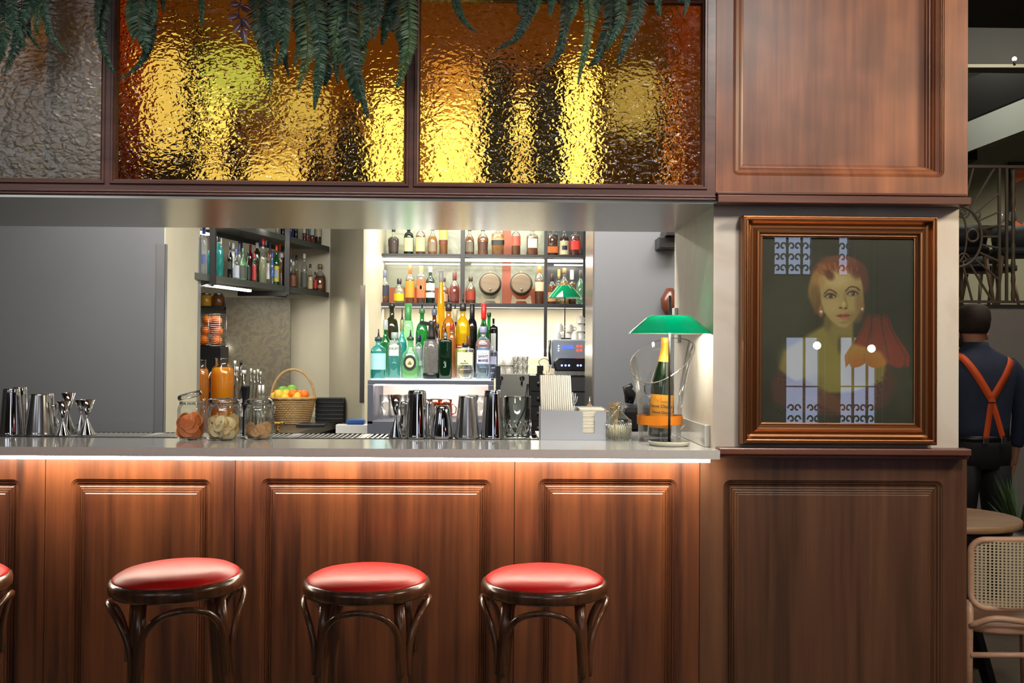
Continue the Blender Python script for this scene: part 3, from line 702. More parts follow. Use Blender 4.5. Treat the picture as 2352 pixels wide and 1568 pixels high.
ob_.box(X(880, YM), YM-.004, zmid+.01, X(1068, YM), YM-.0002, Z(662, YM)).box(X(1172, YM), YM-.004, zmid+.01, X(1248, YM), YM-.0002, Z(662, YM))
ob_.build('reflected_orange', plain('orange reflection', s(186,98,64), .4), t)
# black steel shelving of the back bar
sh = thing('back_bar_shelving', 'black steel shelving unit with two long lit shelves across the back wall', 'shelf', (0, 0, 0))
zs1, zs2 = Z(584, 8.0), Z(696.5, 8.0)
for a, b, zlo in ((833, 846, Z(804, 8.0)), (1056, 1066, zs2-.04), (1249, 1256, Z(818, 8.0)), (1338, 1344, Z(860, 8.0))):
    MB().box(X(a, 8.0), 7.995, zlo, X(b, 8.0), 8.03, 2.79).build('post', black_metal, sh)
MB().box(X(833, 8.0), 8.0, zs1-.022, X(1344, 8.0), YM-.005, zs1).build('shelf_board', black_metal, sh)
MB().box(X(833, 8.0), 8.0, zs2-.03, X(1344, 8.0), YM-.005, zs2).build('shelf_board', black_metal, sh)
for a, b in ((848, 1055), (1067, 1248), (1257, 1337)):
    for zz, nm in ((zs1-.055, 1),):
        MB().box(X(a, 8.0), 8.015, zz, X(b, 8.0), 8.03, zz+.022).build('light_bar', led_warm, sh)
        MB().box(X(a, 8.3)+.05, 8.300, zz-.004, X(b, 8.3), 8.306, zz+.008).build('light_reflection_line', emit('shelf light reflection', (1, .95, .85, 1), 3), sh)  # emissive line imitating the light bar's mirror reflection
MB().box(X(840, 8.0), 8.02, zs2-.034, X(1340, 8.0), 8.022, zs2-.031).build('lower_light_line', emit('under shelf glow', (1, .93, .78, 1), 4), sh)
MB().box(X(841, 8.0), 8.04, zs2, X(844.5, 8.0), 8.045, 2.5).build('side_light_line', emit('side line', (1, .95, .85, 1), 4), sh)
tag(MB().box(X(1144, 8.3), 8.30, Z(807, 8.3), X(1262, 8.3), 8.33, Z(800, 8.3)).build('light_bar', led_warm), 'short white light bar on the back wall left of the coffee machine', 'light')
area('shelf_light', (.0, 8.12, zs2-.05), (0, 8.25, 1.2), 1.8, .05, 7, (1, .93, .78))
area('shelf_light', (-.05, 8.1, zs1-.06), (-.05, 8.15, 1.6), 2.0, .05, 5, (1, .93, .82))
area('shelf_light', (-.05, 8.05, 2.7), (-.05, 8.2, 1.9), 2.0, .05, 5, (1, .93, .82))

# oblique hanging shelf over the left counter
A0 = Vector((X(440, 6.15), 6.15)); A1 = Vector((X(751, 8.1), 8.1)); AD = (A1-A0).normalized(); AN = Vector((AD.y, -AD.x))*-1
zA = Z(672, 8.1, 750)-.0; zB_ = Z(567, 8.1, 750)
def lp(t, n): p = A0+(A1-A0)*t+AN*n; return (p.x, p.y)
hs = thing('hanging_bottle_shelf', 'black hanging two-tier shelf full of bottles, running away above the left counter', 'shelf', (0, 0, 0))
grey_steel = plain('grey painted steel', s(96,100,98), .35, metal=.5)
for z in (zA, zB_):
    MB().zprism([lp(-.1, 0), lp(1, 0), lp(1, .34), lp(-.1, .34)], z-.012, z).build('shelf_board', grey_steel, hs)
    r_ = MB(); r_.bar((*lp(-.1, -.006), z-.018), (*lp(1, -.006), z-.018), .012, .040); r_.bar((*lp(-.1, .34), z-.018), (*lp(1, .34), z-.018), .012, .04); r_.build('shelf_rail', grey_steel, hs)
for t_ in (.10, .62):
    MB().bar((*lp(t_, -.02), zA-.06), (*lp(t_, -.02), 2.8), .035).build('hanger', black_metal, hs)
    MB().bar((*lp(t_, .35), zA-.06), (*lp(t_, .35), 2.8), .025).build('hanger', black_metal, hs)
    MB().bar((*lp(t_, -.02), zA-.05), (*lp(t_, .36), zA-.05), .035).build('cross_bar', black_metal, hs)
MB().bar((*lp(-.1, .15), zA-.045), (*lp(.50, .15), zA-.045), .03, .015).build('light_bar', led_warm, hs)
MB().bar((*lp(-.1, .3), zB_-.045), (*lp(.35, .3), zB_-.045), .03, .015).build('light_bar', led_warm, hs)
area('hanging_shelf_light', (*lp(.7, .17), zA-.07), (*lp(.75, .2), 1.0), .8, .05, 4.5, (1, .93, .80))
area('hanging_shelf_light', (*lp(.2, .15), zA-.07), (*lp(.25, -.1), .9), .6, .1, 5, (1, .93, .80))
area('hanging_shelf_light', (*lp(.3, .17), zB_-.05), (*lp(.35, .1), 1.6), .05, .8, 3, (1, .95, .85))
# counter under it
ZC = .90
cp = [(-3.4, 6.3), (xl+.02, 6.3), (-1.27, 6.3), (-1.12, 7.6), (-1.315, YN-.002), (-3.4, YN-.002)]
lc = thing('back_counter', 'dark stainless back counter running along the left under the bottle shelf', 'counter', (0, 0, 0))
dsteel = metal('dull dark steel', s(120,120,116), .3)
MB().zprism(cp, ZC-.04, ZC).build('counter_top', dsteel, lc); MB().zprism([(-3.3, 6.35), (-1.33, 6.35), (-1.18, 7.6), (-1.34, YN-.05), (-3.3, YN-.05)], 0, ZC-.0405).build('cabinet_body', plain('counter base', s(60,60,60), .5), lc)
MB().box(-1.75, 6.36, ZC+.0005, -1.42, 6.62, ZC+.006).build('sink_rim', steel, lc)
tp = thing('bar_tap', 'small brass tap at the corner of the back counter sink', 'tap', (X(640, 6.6), 6.6, ZC+.0005)); 
MB().cyl((0,0,0), .012, .05, 12).build('tap_stem', metal('brass', s(190,150,80), .2), tp); MB().cyl((0,0,.05), .04, .012, 16).build('tap_head', metal('brass', s(190,150,80), .2), tp)
# stone slab against the niche wall, and far niche items
tag(MB().box(X(518, 7.98), 7.98, ZC+.0005, X(666, 7.98), 8.01, zA-.05).build('stone_slab', marble('mottled brown stone', s(104,98,86), s(150,140,104), scale=9, amt=.35, rough=.4)), 'mottled grey-brown stone slab standing on the back counter behind the fruit basket', 'stone slab')
fs_ = thing('wall_shelf', 'small black shelf with jars in the far left niche', 'shelf', (0, 0, 0))
MB().box(X(440, 8.0), 7.9, Z(704, 8.0, 490)-.02, X(517, 8.0), YN-.001, Z(704, 8.0, 490)).build('shelf_board', black_metal, fs_)
for k, (xx, c) in enumerate(((472, s(190,140,40)), (500, s(110,70,40)))):
    jr = thing('preserve_jar', ('yellow' if k == 0 else 'brown') + ' preserve jar on the small black shelf in the left niche', 'jar', (X(xx, 8.02), 8.02, Z(704, 8.0, 490)+.0005), group='jars on the niche shelf')
    MB().lathe([(.04,0),(.048,.01),(.048,.075),(.036,.09)], 16).build('jar_body', plain('preserve %d' % k, c, .2), jr); MB().cyl((0,0,.0905), .036, .015, 16).build('lid', steel, jr)
tag(MB().bar((X(515, 7.9), 7.93, ZC+.3), (X(515, 7.9), 7.93, ZC+.301), .001).build('x', steel), 'x', 'x')
bpy.data.objects.remove(bpy.data.objects['x'])
bk = thing('juicer', 'black citrus juicer with a wire basket of oranges at the left niche', 'juicer', (X(487, 7.7), 7.7, ZC))
MB().box(-.10, -.1, 0.0005, .10, .1, Z(795, 7.7, 487)-ZC).build('juicer_body', black_plastic, bk, bevel=.01)
wz0, wz1 = Z(793, 7.7, 487)-ZC, Z(722, 7.7, 487)-ZC
wb_ = MB()
for i in range(16): zz = wz0+(wz1-wz0)*i/15; wb_.tube([(.105*math.cos(a*PI/8), .105*math.sin(a*PI/8), zz) for a in range(16)], .0018, 4, closed=True)
for i in range(8): a = i*PI/4; wb_.tube([(.105*math.cos(a), .105*math.sin(a), wz0), (.105*math.cos(a), .105*math.sin(a), wz1)], .0022, 4)
wb_.build('wire_basket', steel, bk); MB().cyl((0, 0, wz0-.012), .1, .01).build('basket_base', black_plastic, bk)
orange = plain('orange peel', s(240,120,20), .4, bump=.3, bscale=300)
for k, (a, b, c) in enumerate(((-.05,-.05,0),(.05,-.045,0),(0,.05,0),(-.045,-.03,.072),(.05,-.02,.07),(0,.045,.075),(-.03,-.04,.15),(.045,-.03,.145),(.0,.04,.15))):
    tag(MB().sphere((0, 0, 0), .037).build('orange', orange, None, (X(487, 7.7)+a, 7.7+b, ZC+wz0+.037+c)), ('bottom', 'middle', 'top')[k//3]+' layer orange, '+('left', 'right', 'rear')[k%3]+' one, in the wire basket of the black juicer', 'orange', 'oranges in the juicer basket')
lb = thing('wall_light', 'small round bright spot light beside the black juicer', 'light', (X(514, 7.9), 7.93, Z(798, 7.9, 514)))
MB().sphere((0,0,0), .018, 1.3, .6, .7).build('lens', emit('spot lens', (1,.95,.85,1), 20), lb); MB().cyl((.0,.02,-(Z(798, 7.9, 514)-ZC)), .006, Z(798, 7.9, 514)-ZC, 8).build('stem', steel, lb)

# ---------------------------------------------------------------- bottles
def gmat(key):
    g = {'clear': ((.93,.96,.95), .06, (.9,.95,.95)), 'green': ((.10,.55,.22), .35, (.03,.34,.10)), 'dgreen': ((.05,.16,.07), .6, (.012,.06,.025)),
         'teal': ((.35,.85,.85), .3, (.12,.62,.62)), 'pgreen': ((.62,.95,.72), .22, (.45,.88,.58)), 'black': ((.02,.02,.025), .9, (.012,.013,.015)),
         'brown': ((.38,.14,.04), .5, (.20,.06,.015)), 'olive': ((.16,.17,.06), .65, (.06,.065,.03)), 'yellow': ((.98,.80,.08), .4, (.92,.66,.02)),
         'lav': ((.84,.86,.98), .12, (.70,.72,.92)), 'blue': ((.1,.2,.7), .5, (.03,.08,.4)), 'frost': ((.85,.87,.86), .55, (.80,.82,.80)),
         'amberg': ((.8,.5,.1), .4, (.7,.36,.04)), 'red': ((.6,.06,.04), .5, (.45,.02,.02))}[key]
    return glass('bottle glass '+key, g[0]+(1,), .6, .03, body=g[1]*.8, bodycol=g[2]+(1,), base=.05)
def lmat(key):
    c = {'whisky': (.62,.24,.045), 'amber': (.80,.38,.05), 'dark': (.16,.05,.018), 'gold': (.92,.62,.08), 'tealq': (.15,.72,.68), 'yell': (.95,.80,.02), 'pale': (.86,.88,.62),
         'orangeq': (.98,.42,.04), 'redq': (.55,.06,.03), 'brownq': (.28,.09,.02), 'water': (.90,.93,.92), 'grn': (.10,.6,.2), 'limeq': (.75,.85,.15), 'juice': (1.0,.42,.02)}[key]
    if key == 'water': return glass('liquid water', (.92,.96,.97,1), .5, .02)
    bd = {'juice': .9, 'orangeq': .6, 'yell': .55}.get(key, .5)
    return glass('liquid '+key, c+(1,), .3, .03, body=bd, bodycol=c+(1,), base=.02)
def cmat(c): return plain('cap %d %d %d' % c, s(*c), .35)
PROF = {  # (radius fraction of half width, height fraction)
 'std':    [(.92,0),(1,.012),(1,.60),(.95,.655),(.78,.70),(.50,.74),(.33,.79),(.31,.97),(.36,.975),(.36,1)],
 'bord':   [(.92,0),(1,.012),(1,.56),(.97,.60),(.85,.66),(.55,.71),(.36,.76),(.32,.96),(.37,.965),(.37,1)],
 'round':  [(.85,0),(.98,.03),(1,.25),(.98,.45),(.85,.60),(.55,.69),(.34,.74),(.28,.80),(.28,.96),(.34,.97),(.34,1)],
 'squat':  [(.80,0),(.86,.02),(1,.50),(.96,.60),(.6,.67),(.26,.70),(.22,.90),(.27,.92),(.27,1)],
 'square': [(.93,0),(1,.015),(1,.66),(.93,.72),(.5,.76),(.30,.79),(.28,.96),(.33,.97),(.33,1)],
 'tall':   [(.90,0),(1,.01),(1,.72),(.90,.78),(.55,.82),(.38,.86),(.36,.98),(.42,.985),(.42,1)],
 'curvy':  [(.90,0),(1,.03),(.92,.25),(1,.50),(.98,.60),(.75,.70),(.40,.77),(.30,.82),(.28,.97),(.34,.975),(.34,1)],
 'taper':  [(.96,0),(1,.015),(.94,.30),(.82,.5),(.62,.65),(.48,.76),(.30,.90),(.30,1)],
 'box':    [(.96,0),(1,.01),(1,.80),(.98,.83),(.9,.86),(.35,.88),(.24,.90),(.24,1)],
 'shoulder':[(.92,0),(1,.012),(1,.62),(.97,.68),(.80,.76),(.52,.80),(.35,.82),(.33,.97),(.4,.975),(.4,1)],
 'jar':    [(.9,0),(1,.02),(1,.80),(.92,.86),(.78,.89),(.78,1)],
}
def rad_at(prof, z):
    for (r0, z0), (r1, z1) in zip(prof, prof[1:]):
        if z0 <= z <= z1: return r0+(r1-r0)*(z-z0)/(z1-z0+1e-9)
    return prof[-1][0]
def bottle(name, label, loc, Wd, H, kind='std', g='clear', liq=None, fill=.62, cap=(30,30,32), capf=.12, lab=None, pour=0, sq=2, group=None, cat='bottle', n=20, band=None, text=None, rz=0, dep=1.0, capr=1.18):
    t = thing(name, label, cat, loc, rz, group)
    p = PROF[kind]; R = Wd/2; se = sq
    pr = [(r*R, z*H) for r, z in p]
    MB().lathe(pr, n, (0,0,0), se=se, sy=dep).build('bottle_body', gmat(g), t)
    if liq:
        ins = .90; q = [(r*R*ins, max(z*H, .004)) for r, z in p if z < fill]; q.append((rad_at(p, fill)*R*ins, fill*H))
        MB().lathe(q, n, (0,0,0), se=se, sy=dep).build('liquid', lmat(liq), t)
    if cap:
        rc = p[-1][0]*R*capr
        MB().lathe([(rc*.96, H*(1-capf)), (rc, H*(1-capf)+.002), (rc, H*1.0+.002), (rc*.85, H*1.0+.005)], 14, caps=(False, True)).build('cap', cmat(cap), t)
    if pour:
        z0 = H+.0
        pb = MB(); pb.lathe([(.011, z0-.004),(.012, z0+.006),(.007, z0+.012),(.006, z0+.016)], 10); pb.tube([(0,0,z0+.014),(0,0,z0+.03),(0,0,z0+pour)], [.005,.0045,.0035], 8)
        pb.build('pourer', black_plastic, t)
    def arc(z0, z1, half, mat, nm, r_extra=.0012):
        mb = MB(); k = 12; rr = max(rad_at(p, z0), rad_at(p, (z0+z1)/2), rad_at(p, z1) if kind not in ('taper',) else rad_at(p, z1))*R+r_extra; vs = []
        for zz in (z0*H, z1*H):
            for i in range(k+1):
                a = -PI/2-half+2*half*i/k; ca, sa = math.cos(a), math.sin(a); qq = 1 if se == 2 else (abs(ca)**se+abs(sa)**se)**(-1/se)
                r3 = (rad_at(p, zz/H)*R+r_extra)*qq; vs.append((r3*ca, r3*sa*dep, zz))
        mb.add(vs, [(i, i+1, k+2+i, k+1+i) for i in range(k)], 0, True)
        ob = mb.build(nm, mat, t, fixn=False); return ob, rr
    for (z0, z1, half, c) in (lab or []):
        arc(z0, z1, half, plain('label %d %d %d' % c, s(*c), .55), 'label')
    for (tx, size, zf, c, *o) in (text or []):
        mb = MB(); RR = rad_at(p, zf)*R+.0022
        if se > 2: text_on(mb, tx, size, None, zf*H, flat_y=-(RR*dep+.0008), bold=o[0] if o else 0)
        else: text_on(mb, tx, size, RR, zf*H, bold=o[0] if o else 0)
        mb.build('label_text', plain('print %d %d %d' % c, s(*c), .6), t, fixn=False)
    return t
WB = (228,222,205)
# upper shelf: crop coordinates of the close view -> frame
def cx(a): return 820+a*.24876
def cy(a): return 500+a*.24876
Yb = 8.13
def shelf_bottle(label, a, w, top, z, group, Y=Yb, **k):
    x = px(cx(a), 700, Y).x; Wm = w*.24876*Y/F_
    H = Z(cy(top), Y, cx(a))-z
    return bottle('bottle', label, (x, Y, z+.0003), Wm, H, group=group, n=14, **k)
G1 = 'bottles on the upper back bar shelf'; T1 = 'on the upper back shelf'
UP = [
 (170,118,60,'square','clear','whisky','whisky bottle with white neck tag and red-brown label '+T1, dict(sq=5,lab=[(.08,.5,1.0,(120,60,42))],cap=(40,34,30))),
 (332,108,85,'squat','clear','dark','squat flared decanter with dark label '+T1, dict(lab=[(.1,.55,1.0,(52,40,38))],cap=(28,26,26))),
 (472,90,70,'shoulder','dgreen','dark','dark bottle with a pale cream label, third from left '+T1, dict(lab=[(.12,.60,1.1,(196,186,140))],cap=(70,26,24))),
 (582,90,60,'shoulder','clear','whisky','amber bottle with orange-printed cream label, fourth '+T1, dict(lab=[(.12,.60,1.1,(206,184,130))],cap=(150,150,140))),
 (692,94,70,'round','clear','amber','amber bottle with round grey label and wooden stopper '+T1, dict(lab=[(.12,.46,.8,(112,100,80))],cap=(120,84,52))),
 (793,82,35,'tall','clear','amber','tall slender amber bottle, cream label, brown band '+T1, dict(lab=[(.40,.70,1.2,(206,172,96)),(.28,.39,1.2,(96,50,34))],cap=(190,150,90))),
 (1035,94,75,'round','clear','whisky','amber bottle, grey oval label, right of post '+T1, dict(lab=[(.12,.48,.8,(104,98,84))],cap=(50,46,40))),
 (1158,106,75,'curvy','clear','whisky','pinched-waist whisky bottle with a dark printed label '+T1, dict(lab=[(.18,.48,1.0,(70,42,30))],cap=(36,34,32))),
 (1297,116,55,'square','clear','amber','amber bottle wrapped in wooden sticks, black band '+T1, dict(sq=5,lab=[(.34,.50,1.3,(26,24,24)),(.50,.74,1.3,(176,134,74))],cap=(176,134,74))),
 (1463,88,65,'shoulder','clear','whisky','whisky bottle with a salmon red label '+T1, dict(lab=[(.34,.66,1.2,(196,84,66))],cap=(196,180,170))),
 (1615,108,78,'square','clear','whisky','faceted square decanter with a white label '+T1, dict(sq=4,lab=[(.28,.60,.7,(222,212,180))],cap=(120,90,50))),
 (1805,100,50,'square','clear','brownq','dark amber bottle with an orange lower label '+T1, dict(sq=4,lab=[(.10,.30,1.2,(206,110,48))],cap=(150,120,80))),
 (1910,98,60,'round','clear','dark','bottle with pale label, black oval, ear handle '+T1, dict(lab=[(.05,.50,1.2,(196,186,156)),(.20,.34,.5,(30,32,42))],cap=(30,30,30))),
 (2012,92,70,'square','clear','redq','amber bottle with diagonal red ribbon, rightmost '+T1, dict(sq=4,lab=[(.22,.52,1.2,(206,52,42))],cap=(120,60,40))),
]
for a, w, top, kd, g, lq, lb_, k in UP:
    top = top+14 if kd not in ('tall',) else top-40
    o = shelf_bottle(lb_, a, w, top, zs1, G1, kind=kd, g=g, liq=lq, fill=.66, **k)
G2 = 'bottles on the lower back bar shelf'; T2 = 'on the lower back shelf'
LO = [
 (162,86,478,'std','dgreen',None,'dark green bottle at the left end '+T2, dict(lab=[(.10,.50,1.2,(38,42,34))],cap=(24,34,24),capf=.2)),
 (250,100,490,'bord','clear','whisky','clear bottle with a dark blue winged label second '+T2, dict(lab=[(.22,.55,1.2,(34,38,50))],cap=(90,96,120),capf=.2,fill=.3)),
 (388,106,568,'round','clear','pale','short round bottle with a bright yellow label '+T2, dict(lab=[(.10,.40,1.0,(222,176,30))],cap=(34,34,34),capf=.2)),
 (488,85,438,'std','clear','amber','bottle with orange label and tall orange cap '+T2, dict(lab=[(.15,.58,1.3,(222,130,40))],cap=(206,96,44),capf=.24)),
 (590,78,450,'tall','clear','whisky','red-orange bottle with diagonal gold stripe '+T2, dict(sq=6,lab=[(.15,.66,1.3,(196,92,50)),(.38,.48,1.3,(206,180,120))],cap=(206,170,90),capf=.16)),
 (675,82,458,'bord','dgreen',None,'green-necked bottle with a white label and silver cap '+T2, dict(lab=[(.16,.56,1.3,(208,210,196)),(.30,.36,1.3,(40,44,40))],cap=(206,206,200),capf=.14)),
 (800,90,560,'round','clear','whisky','pale rounded bottle half hidden behind the tall yellow bottle '+T2, dict(lab=[(.1,.4,1.0,(170,140,110))],cap=(80,50,40))),
 (900,95,510,'round','clear','redq','red-brown decanter with stag mark and dark cap '+T2, dict(lab=[(.08,.3,1.0,(96,40,32))],cap=(96,36,34),capf=.24)),
 (1048,100,548,'round','clear','whisky','plump bottle with round red label '+T2, dict(lab=[(.14,.46,.8,(150,50,34))],cap=(60,40,30),capf=.16)),
 (1682,86,444,'shoulder','clear','whisky','cream-labelled, orange-capped bottle right of the barrels '+T2, dict(lab=[(.34,.58,1.2,(216,196,160))],cap=(226,110,40),capf=.18)),
 (1800,84,520,'bord','clear','whisky','slim amber bottle just right of the third post '+T2, dict(lab=[(.1,.4,1.1,(196,150,100))],cap=(50,30,26),capf=.24)),
 (1862,70,480,'std','clear','pale','clear bottle with yellow cap behind the hanging green shade '+T2, dict(cap=(206,180,90),capf=.2,lab=[(.1,.45,1.1,(190,160,80))])),
 (1912,84,470,'bord','clear','gold','clear bottle with wooden stopper in the right bay '+T2, dict(cap=(160,120,70),capf=.12,lab=[(.1,.45,1.1,(120,120,90))])),
 (1982,88,487,'bord','clear','whisky','amber bottle with white neck in the right bay '+T2, dict(cap=(226,220,210),capf=.26,lab=[(.1,.45,1.1,(60,40,34))])),
 (2062,80,490,'round','pgreen',None,'green bottle at the right end '+T2, dict(cap=(60,60,56),capf=.2)),
]
for a, w, top, kd, g, lq, lb_, k in LO:
    k = dict(k); f = k.pop('fill', .62)
    shelf_bottle(lb_, a, w, top, zs2, G2, Y=8.13 if a not in (800, 1862, 1982) else 8.22, kind=kd, g=g, liq=lq, fill=f, **k)
# two small barrels
oak = wood('barrel oak', s(96,82,66), s(140,122,100), rough=.5, coat=.05, horiz=True); darkhoop = plain('barrel hoop', s(60,50,42), .5)
for k, a in enumerate((1230, 1515)):
    Y = 8.12; c = px(cx(a), cy(615), Y); t = thing('barrel', 'small oak barrel on a cradle on the lower back shelf, ' + ('left' if k == 0 else 'right') + ' of the two', 'barrel', (c.x, Y, zs2+.0003), group='barrels on the back bar shelf')
    R = 100*.24876*Y/F_; zc = c.z-zs2
    M = Matrix.Rotation(PI/2, 3, 'X')
    MB().lathe([(R*.84, -.09),(R*.86,-.088),(R*.98,-.04),(R,0),(R*.98,.04),(R*.86,.088),(R*.84,.09)], 28, (0, 0, zc), tilt=M).build('barrel_body', oak, t)
    hp = MB()
    for z0 in (-.088, -.05, .045): 
        r0 = R*(.90 if abs(z0) > .06 else .985)
        hp.lathe([(r0+.001, z0-.007),(r0+.004, z0-.007),(r0+.005, z0+.007),(r0+.001, z0+.007)], 28, (0,0,zc), tilt=M, caps=(False, False))
    hp.build('hoop', darkhoop, t)
    MB().lathe([(R*.80, .0895),(R*.80,.0925)], 28, (0,0,zc), tilt=M).build('barrel_head', oak, t)
    st = MB(); st.prism([(-R*.95, 0.0),(-R*.55,0),(-R*.4,.02),(R*.4,.02),(R*.55,0),(R*.95,0),(R*.85,zc*.42),(R*.72,zc*.40),(R*.4,zc*.22),(-R*.4,zc*.22),(-R*.72,zc*.40),(-R*.85,zc*.42)], -.10, -.07); st.build('cradle', oak, t)
    MB().cyl((0, 0, zc+R*.96), .011, .02, 10).build('bung', cmat((214,120,60)), t)
    MB().sphere((0, -.102, zc-R*.52), .009).build('tap', steel, t)
# ---------------------------------------------------------------- lit service station and its bottles
YS0 = 6.3
zst = Z(873, YS0, 990); xs0, xs1 = X(845, YS0), X(1135, YS0)
st = thing('service_station', 'grey-blue steel service station with a lit glass compartment under the bottle ledge', 'counter', (0, 0, 0))
zi1, zi0 = Z(884, YS0), Z(968, YS0)
f = MB(); f.box(xs0, YS0, zi1, xs1, YS0+.62, zst).box(xs0, YS0, zi0-.02, xs0+.035, YS0+.62, zi1).box(xs1-.035, YS0, zi0-.02, xs1, YS0+.62, zi1).box(xs0, YS0, .0, xs1, YS0+.62, zi0-.0)
f.box(xs0+.03, YS0+.60, zi0, xs1-.03, YS0+.62, zi1); f.build('station_body', blue_steel, st, bevel=.003)
MB().box(xs0+.036, YS0+.55, zi0+.001, xs1-.036, YS0+.56, zi1-.001).build('inner_back', plain('pinkish inner panel', s(240,222,212), .5), st)
MB().box(xs0+.04, YS0+.05, zi1-.008, xs1-.04, YS0+.07, zi1-.001).build('light_bar', emit('warm station light', (1, .86, .76, 1), 30), st)
MB().box(xs0+.02, YS0+.012, zst+.0002, xs1-.02, YS0+.60, zst+.006).build('frosted_ledge', emit('glowing ledge', (.94, 1, .95, 1), 2.2), st)
area('ledge_fill_light', ((xs0+xs1)/2, YS0+.95, zst+.35), ((xs0+xs1)/2, YS0+.3, zst+.12), .8, .25, 3.2, (1, .97, .90))  # unseen area lights added in mid air to brighten the ledge bottles
area('ledge_fill_light', ((xs0+xs1)/2, YS0-.35, zst+.75), ((xs0+xs1)/2, YS0+.2, zst+.1), .8, .2, 4.0, (1, .97, .92))
MB().box(xs1+.012, YS0+.02, 0, xs1+.04, YS0+.6, zst+.09).build('side_panel', black_metal, st)
# glasses and copper mugs in the lit compartment
G3 = 'glasses in the lit station'
for k, a in enumerate((884, 902, 920, 940, 1066, 1085, 1104)):
    x = px(a, 930, YS0+.22).x
    tag(MB().lathe([(.030,0),(.034,.09),(.036,.15),(.035,.15),(.033,.09),(.029,.004),(.0001,.004)], 18, caps=(True, False)).build('drinking_glass', clear, None, (x, YS0+.22+(k % 2)*.09, zi0+.0005)), 'clear tumbler in the lit station compartment, ' + ('leftmost', 'second from left', 'third from left', 'beside the copper mugs on the left', 'just right of the copper mugs', 'second from the right', 'rightmost')[k], 'glass', G3)
area('station_light', ((xs0+xs1)/2, YS0+.12, zi1-.02), ((xs0+xs1)/2, YS0+.5, zi0+.06), .6, .04, 4.0, (1, .90, .84))
copper = metal('copper', s(226,140,110), .18)
for k, a in enumerate((975, 1000, 1025)):
    x = px(a, 930, YS0+.25).x; t = thing('copper_mug', 'shiny copper mug in the lit station compartment, ' + ('left', 'middle', 'right')[k] + ' of three', 'mug', (x, YS0+.2+.05*(k % 2), zi0+.0005), group='copper mugs in the lit station')
    MB().lathe([(.03,0),(.04,.02),(.042,.06),(.036,.10),(.040,.125),(.038,.125),(.034,.10)], 20, caps=(True, False)).build('mug_body', copper, t)
    MB().tube([(.038,0,.03),(.062,0,.04),(.066,0,.07),(.055,0,.09),(.038,0,.095)], .004, 6).build('handle', copper, t)

def stb(label, a, w, top, Y, kind, name='bottle', zbase=None, **k):
    x = px(cx(a), 800, Y).x; z = zst+.0065; H = Z(cy(top), Y, cx(a))-z
    return bottle(name, label, (x, Y, z), w*.24876*Y/F_, H, kind=kind, group='bottles on the lit service ledge', **{'n': 24, **k})
Y1, Y2, Y3 = YS0+.10, YS0+.28, YS0+.47
TL = 'on the lit ledge'
stb('teal bottle with pale blue label, front row leftmost '+TL, 198, 146, 1108, Y1, 'shoulder', g='teal', liq='tealq', fill=.66, cap=(30,60,60), capf=.08, pour=.055, lab=[(.22,.62,1.25,(170,222,226))])
stb('clear bottle of teal liquid with a white square OXLEY label '+TL, 345, 128, 1065, Y1+.02, 'tall', g='clear', liq='tealq', fill=.52, cap=(150,170,160), lab=[(.50,.74,.75,(226,232,220))], text=[('OXLEY', .020, .66, (80,90,84), .0002)])
stb('pale green bottle with black oval ship label '+TL, 493, 164, 1108, Y1-.01, 'round', g='pgreen', liq='pale', fill=.3, cap=(40,60,44), capf=.06, pour=.05, sq=2.6, dep=.7)
o = [q for q in COL.objects if q.name.startswith('bottle') and q.type == 'EMPTY'][-1]
def oval(t, R, dep, z, rx, rz_, col, y, nm='label', mat=None):
    mb = MB(); n = 28; vs = [(0, y, z)]+[(rx*math.cos(2*PI*i/n), y, z+rz_*math.sin(2*PI*i/n)) for i in range(n)]
    mb.add(vs, [(0, 1+i, 1+(i+1) % n) for i in range(n)]); return mb.build(nm, plain('label %d %d %d' % col, s(*col), .5), t, fixn=False)
Rw = 164*.24876*Y1/F_/2
oval(o, 0, 0, .098, .040, .047, (42,46,44), -Rw*.7-.003); oval(o, 0, 0, .100, .026, .030, (196,200,160), -Rw*.7-.0036)
mb = MB(); mb.prism([(-.014,.094),(.014,.094),(.010,.088),(-.010,.088)], -Rw*.7-.0044, -Rw*.7-.0040); mb.prism([(-.010,.096),(.0,.112),(.001,.096)], -Rw*.7-.0044, -Rw*.7-.0040); mb.prism([(.002,.096),(.003,.109),(.011,.096)], -Rw*.7-.0044, -Rw*.7-.0040)
mb.build('ship_emblem', plain('ship print', s(110,96,60), .6), o)
# soda siphon with mesh
x = px(cx(685), 800, Y1).x; t = thing('soda_siphon', 'soda siphon in steel mesh with black head on the lit ledge', 'siphon', (x, Y1, zst+.0065))
R = 146*.24876*Y1/F_/2; H = Z(cy(1130), Y1)-zst
MB().lathe([(R*.94,0),(R,.006),(R*1.0,H*.70),(R*.9,H*.85),(R*.6,H*.97),(R*.4,H*1.02)], 28).build('bottle_body', glass('siphon glass', (.70,.68,.66,1), 1.0, .05, body=.30, bodycol=(.55,.52,.50,1)), t)
ms = MB()
for sg in (-1, 1):
    for i in range(30):
        ms.tube([((R+.001)*(1 if q < 9 else .92)*math.cos(2*PI*i/30+sg*q*.16), (R+.001)*(1 if q < 9 else .92)*math.sin(2*PI*i/30+sg*q*.16), .03+H*.82*q/10) for q in range(11)], .0005, 3, caps=False)
ms.build('wire_mesh', steel, t)
MB().lathe([(R*.95,0.0),(R*1.03,.001),(R*1.03,.035),(R*.95,.038)], 28).build('base_ring', black_plastic, t)
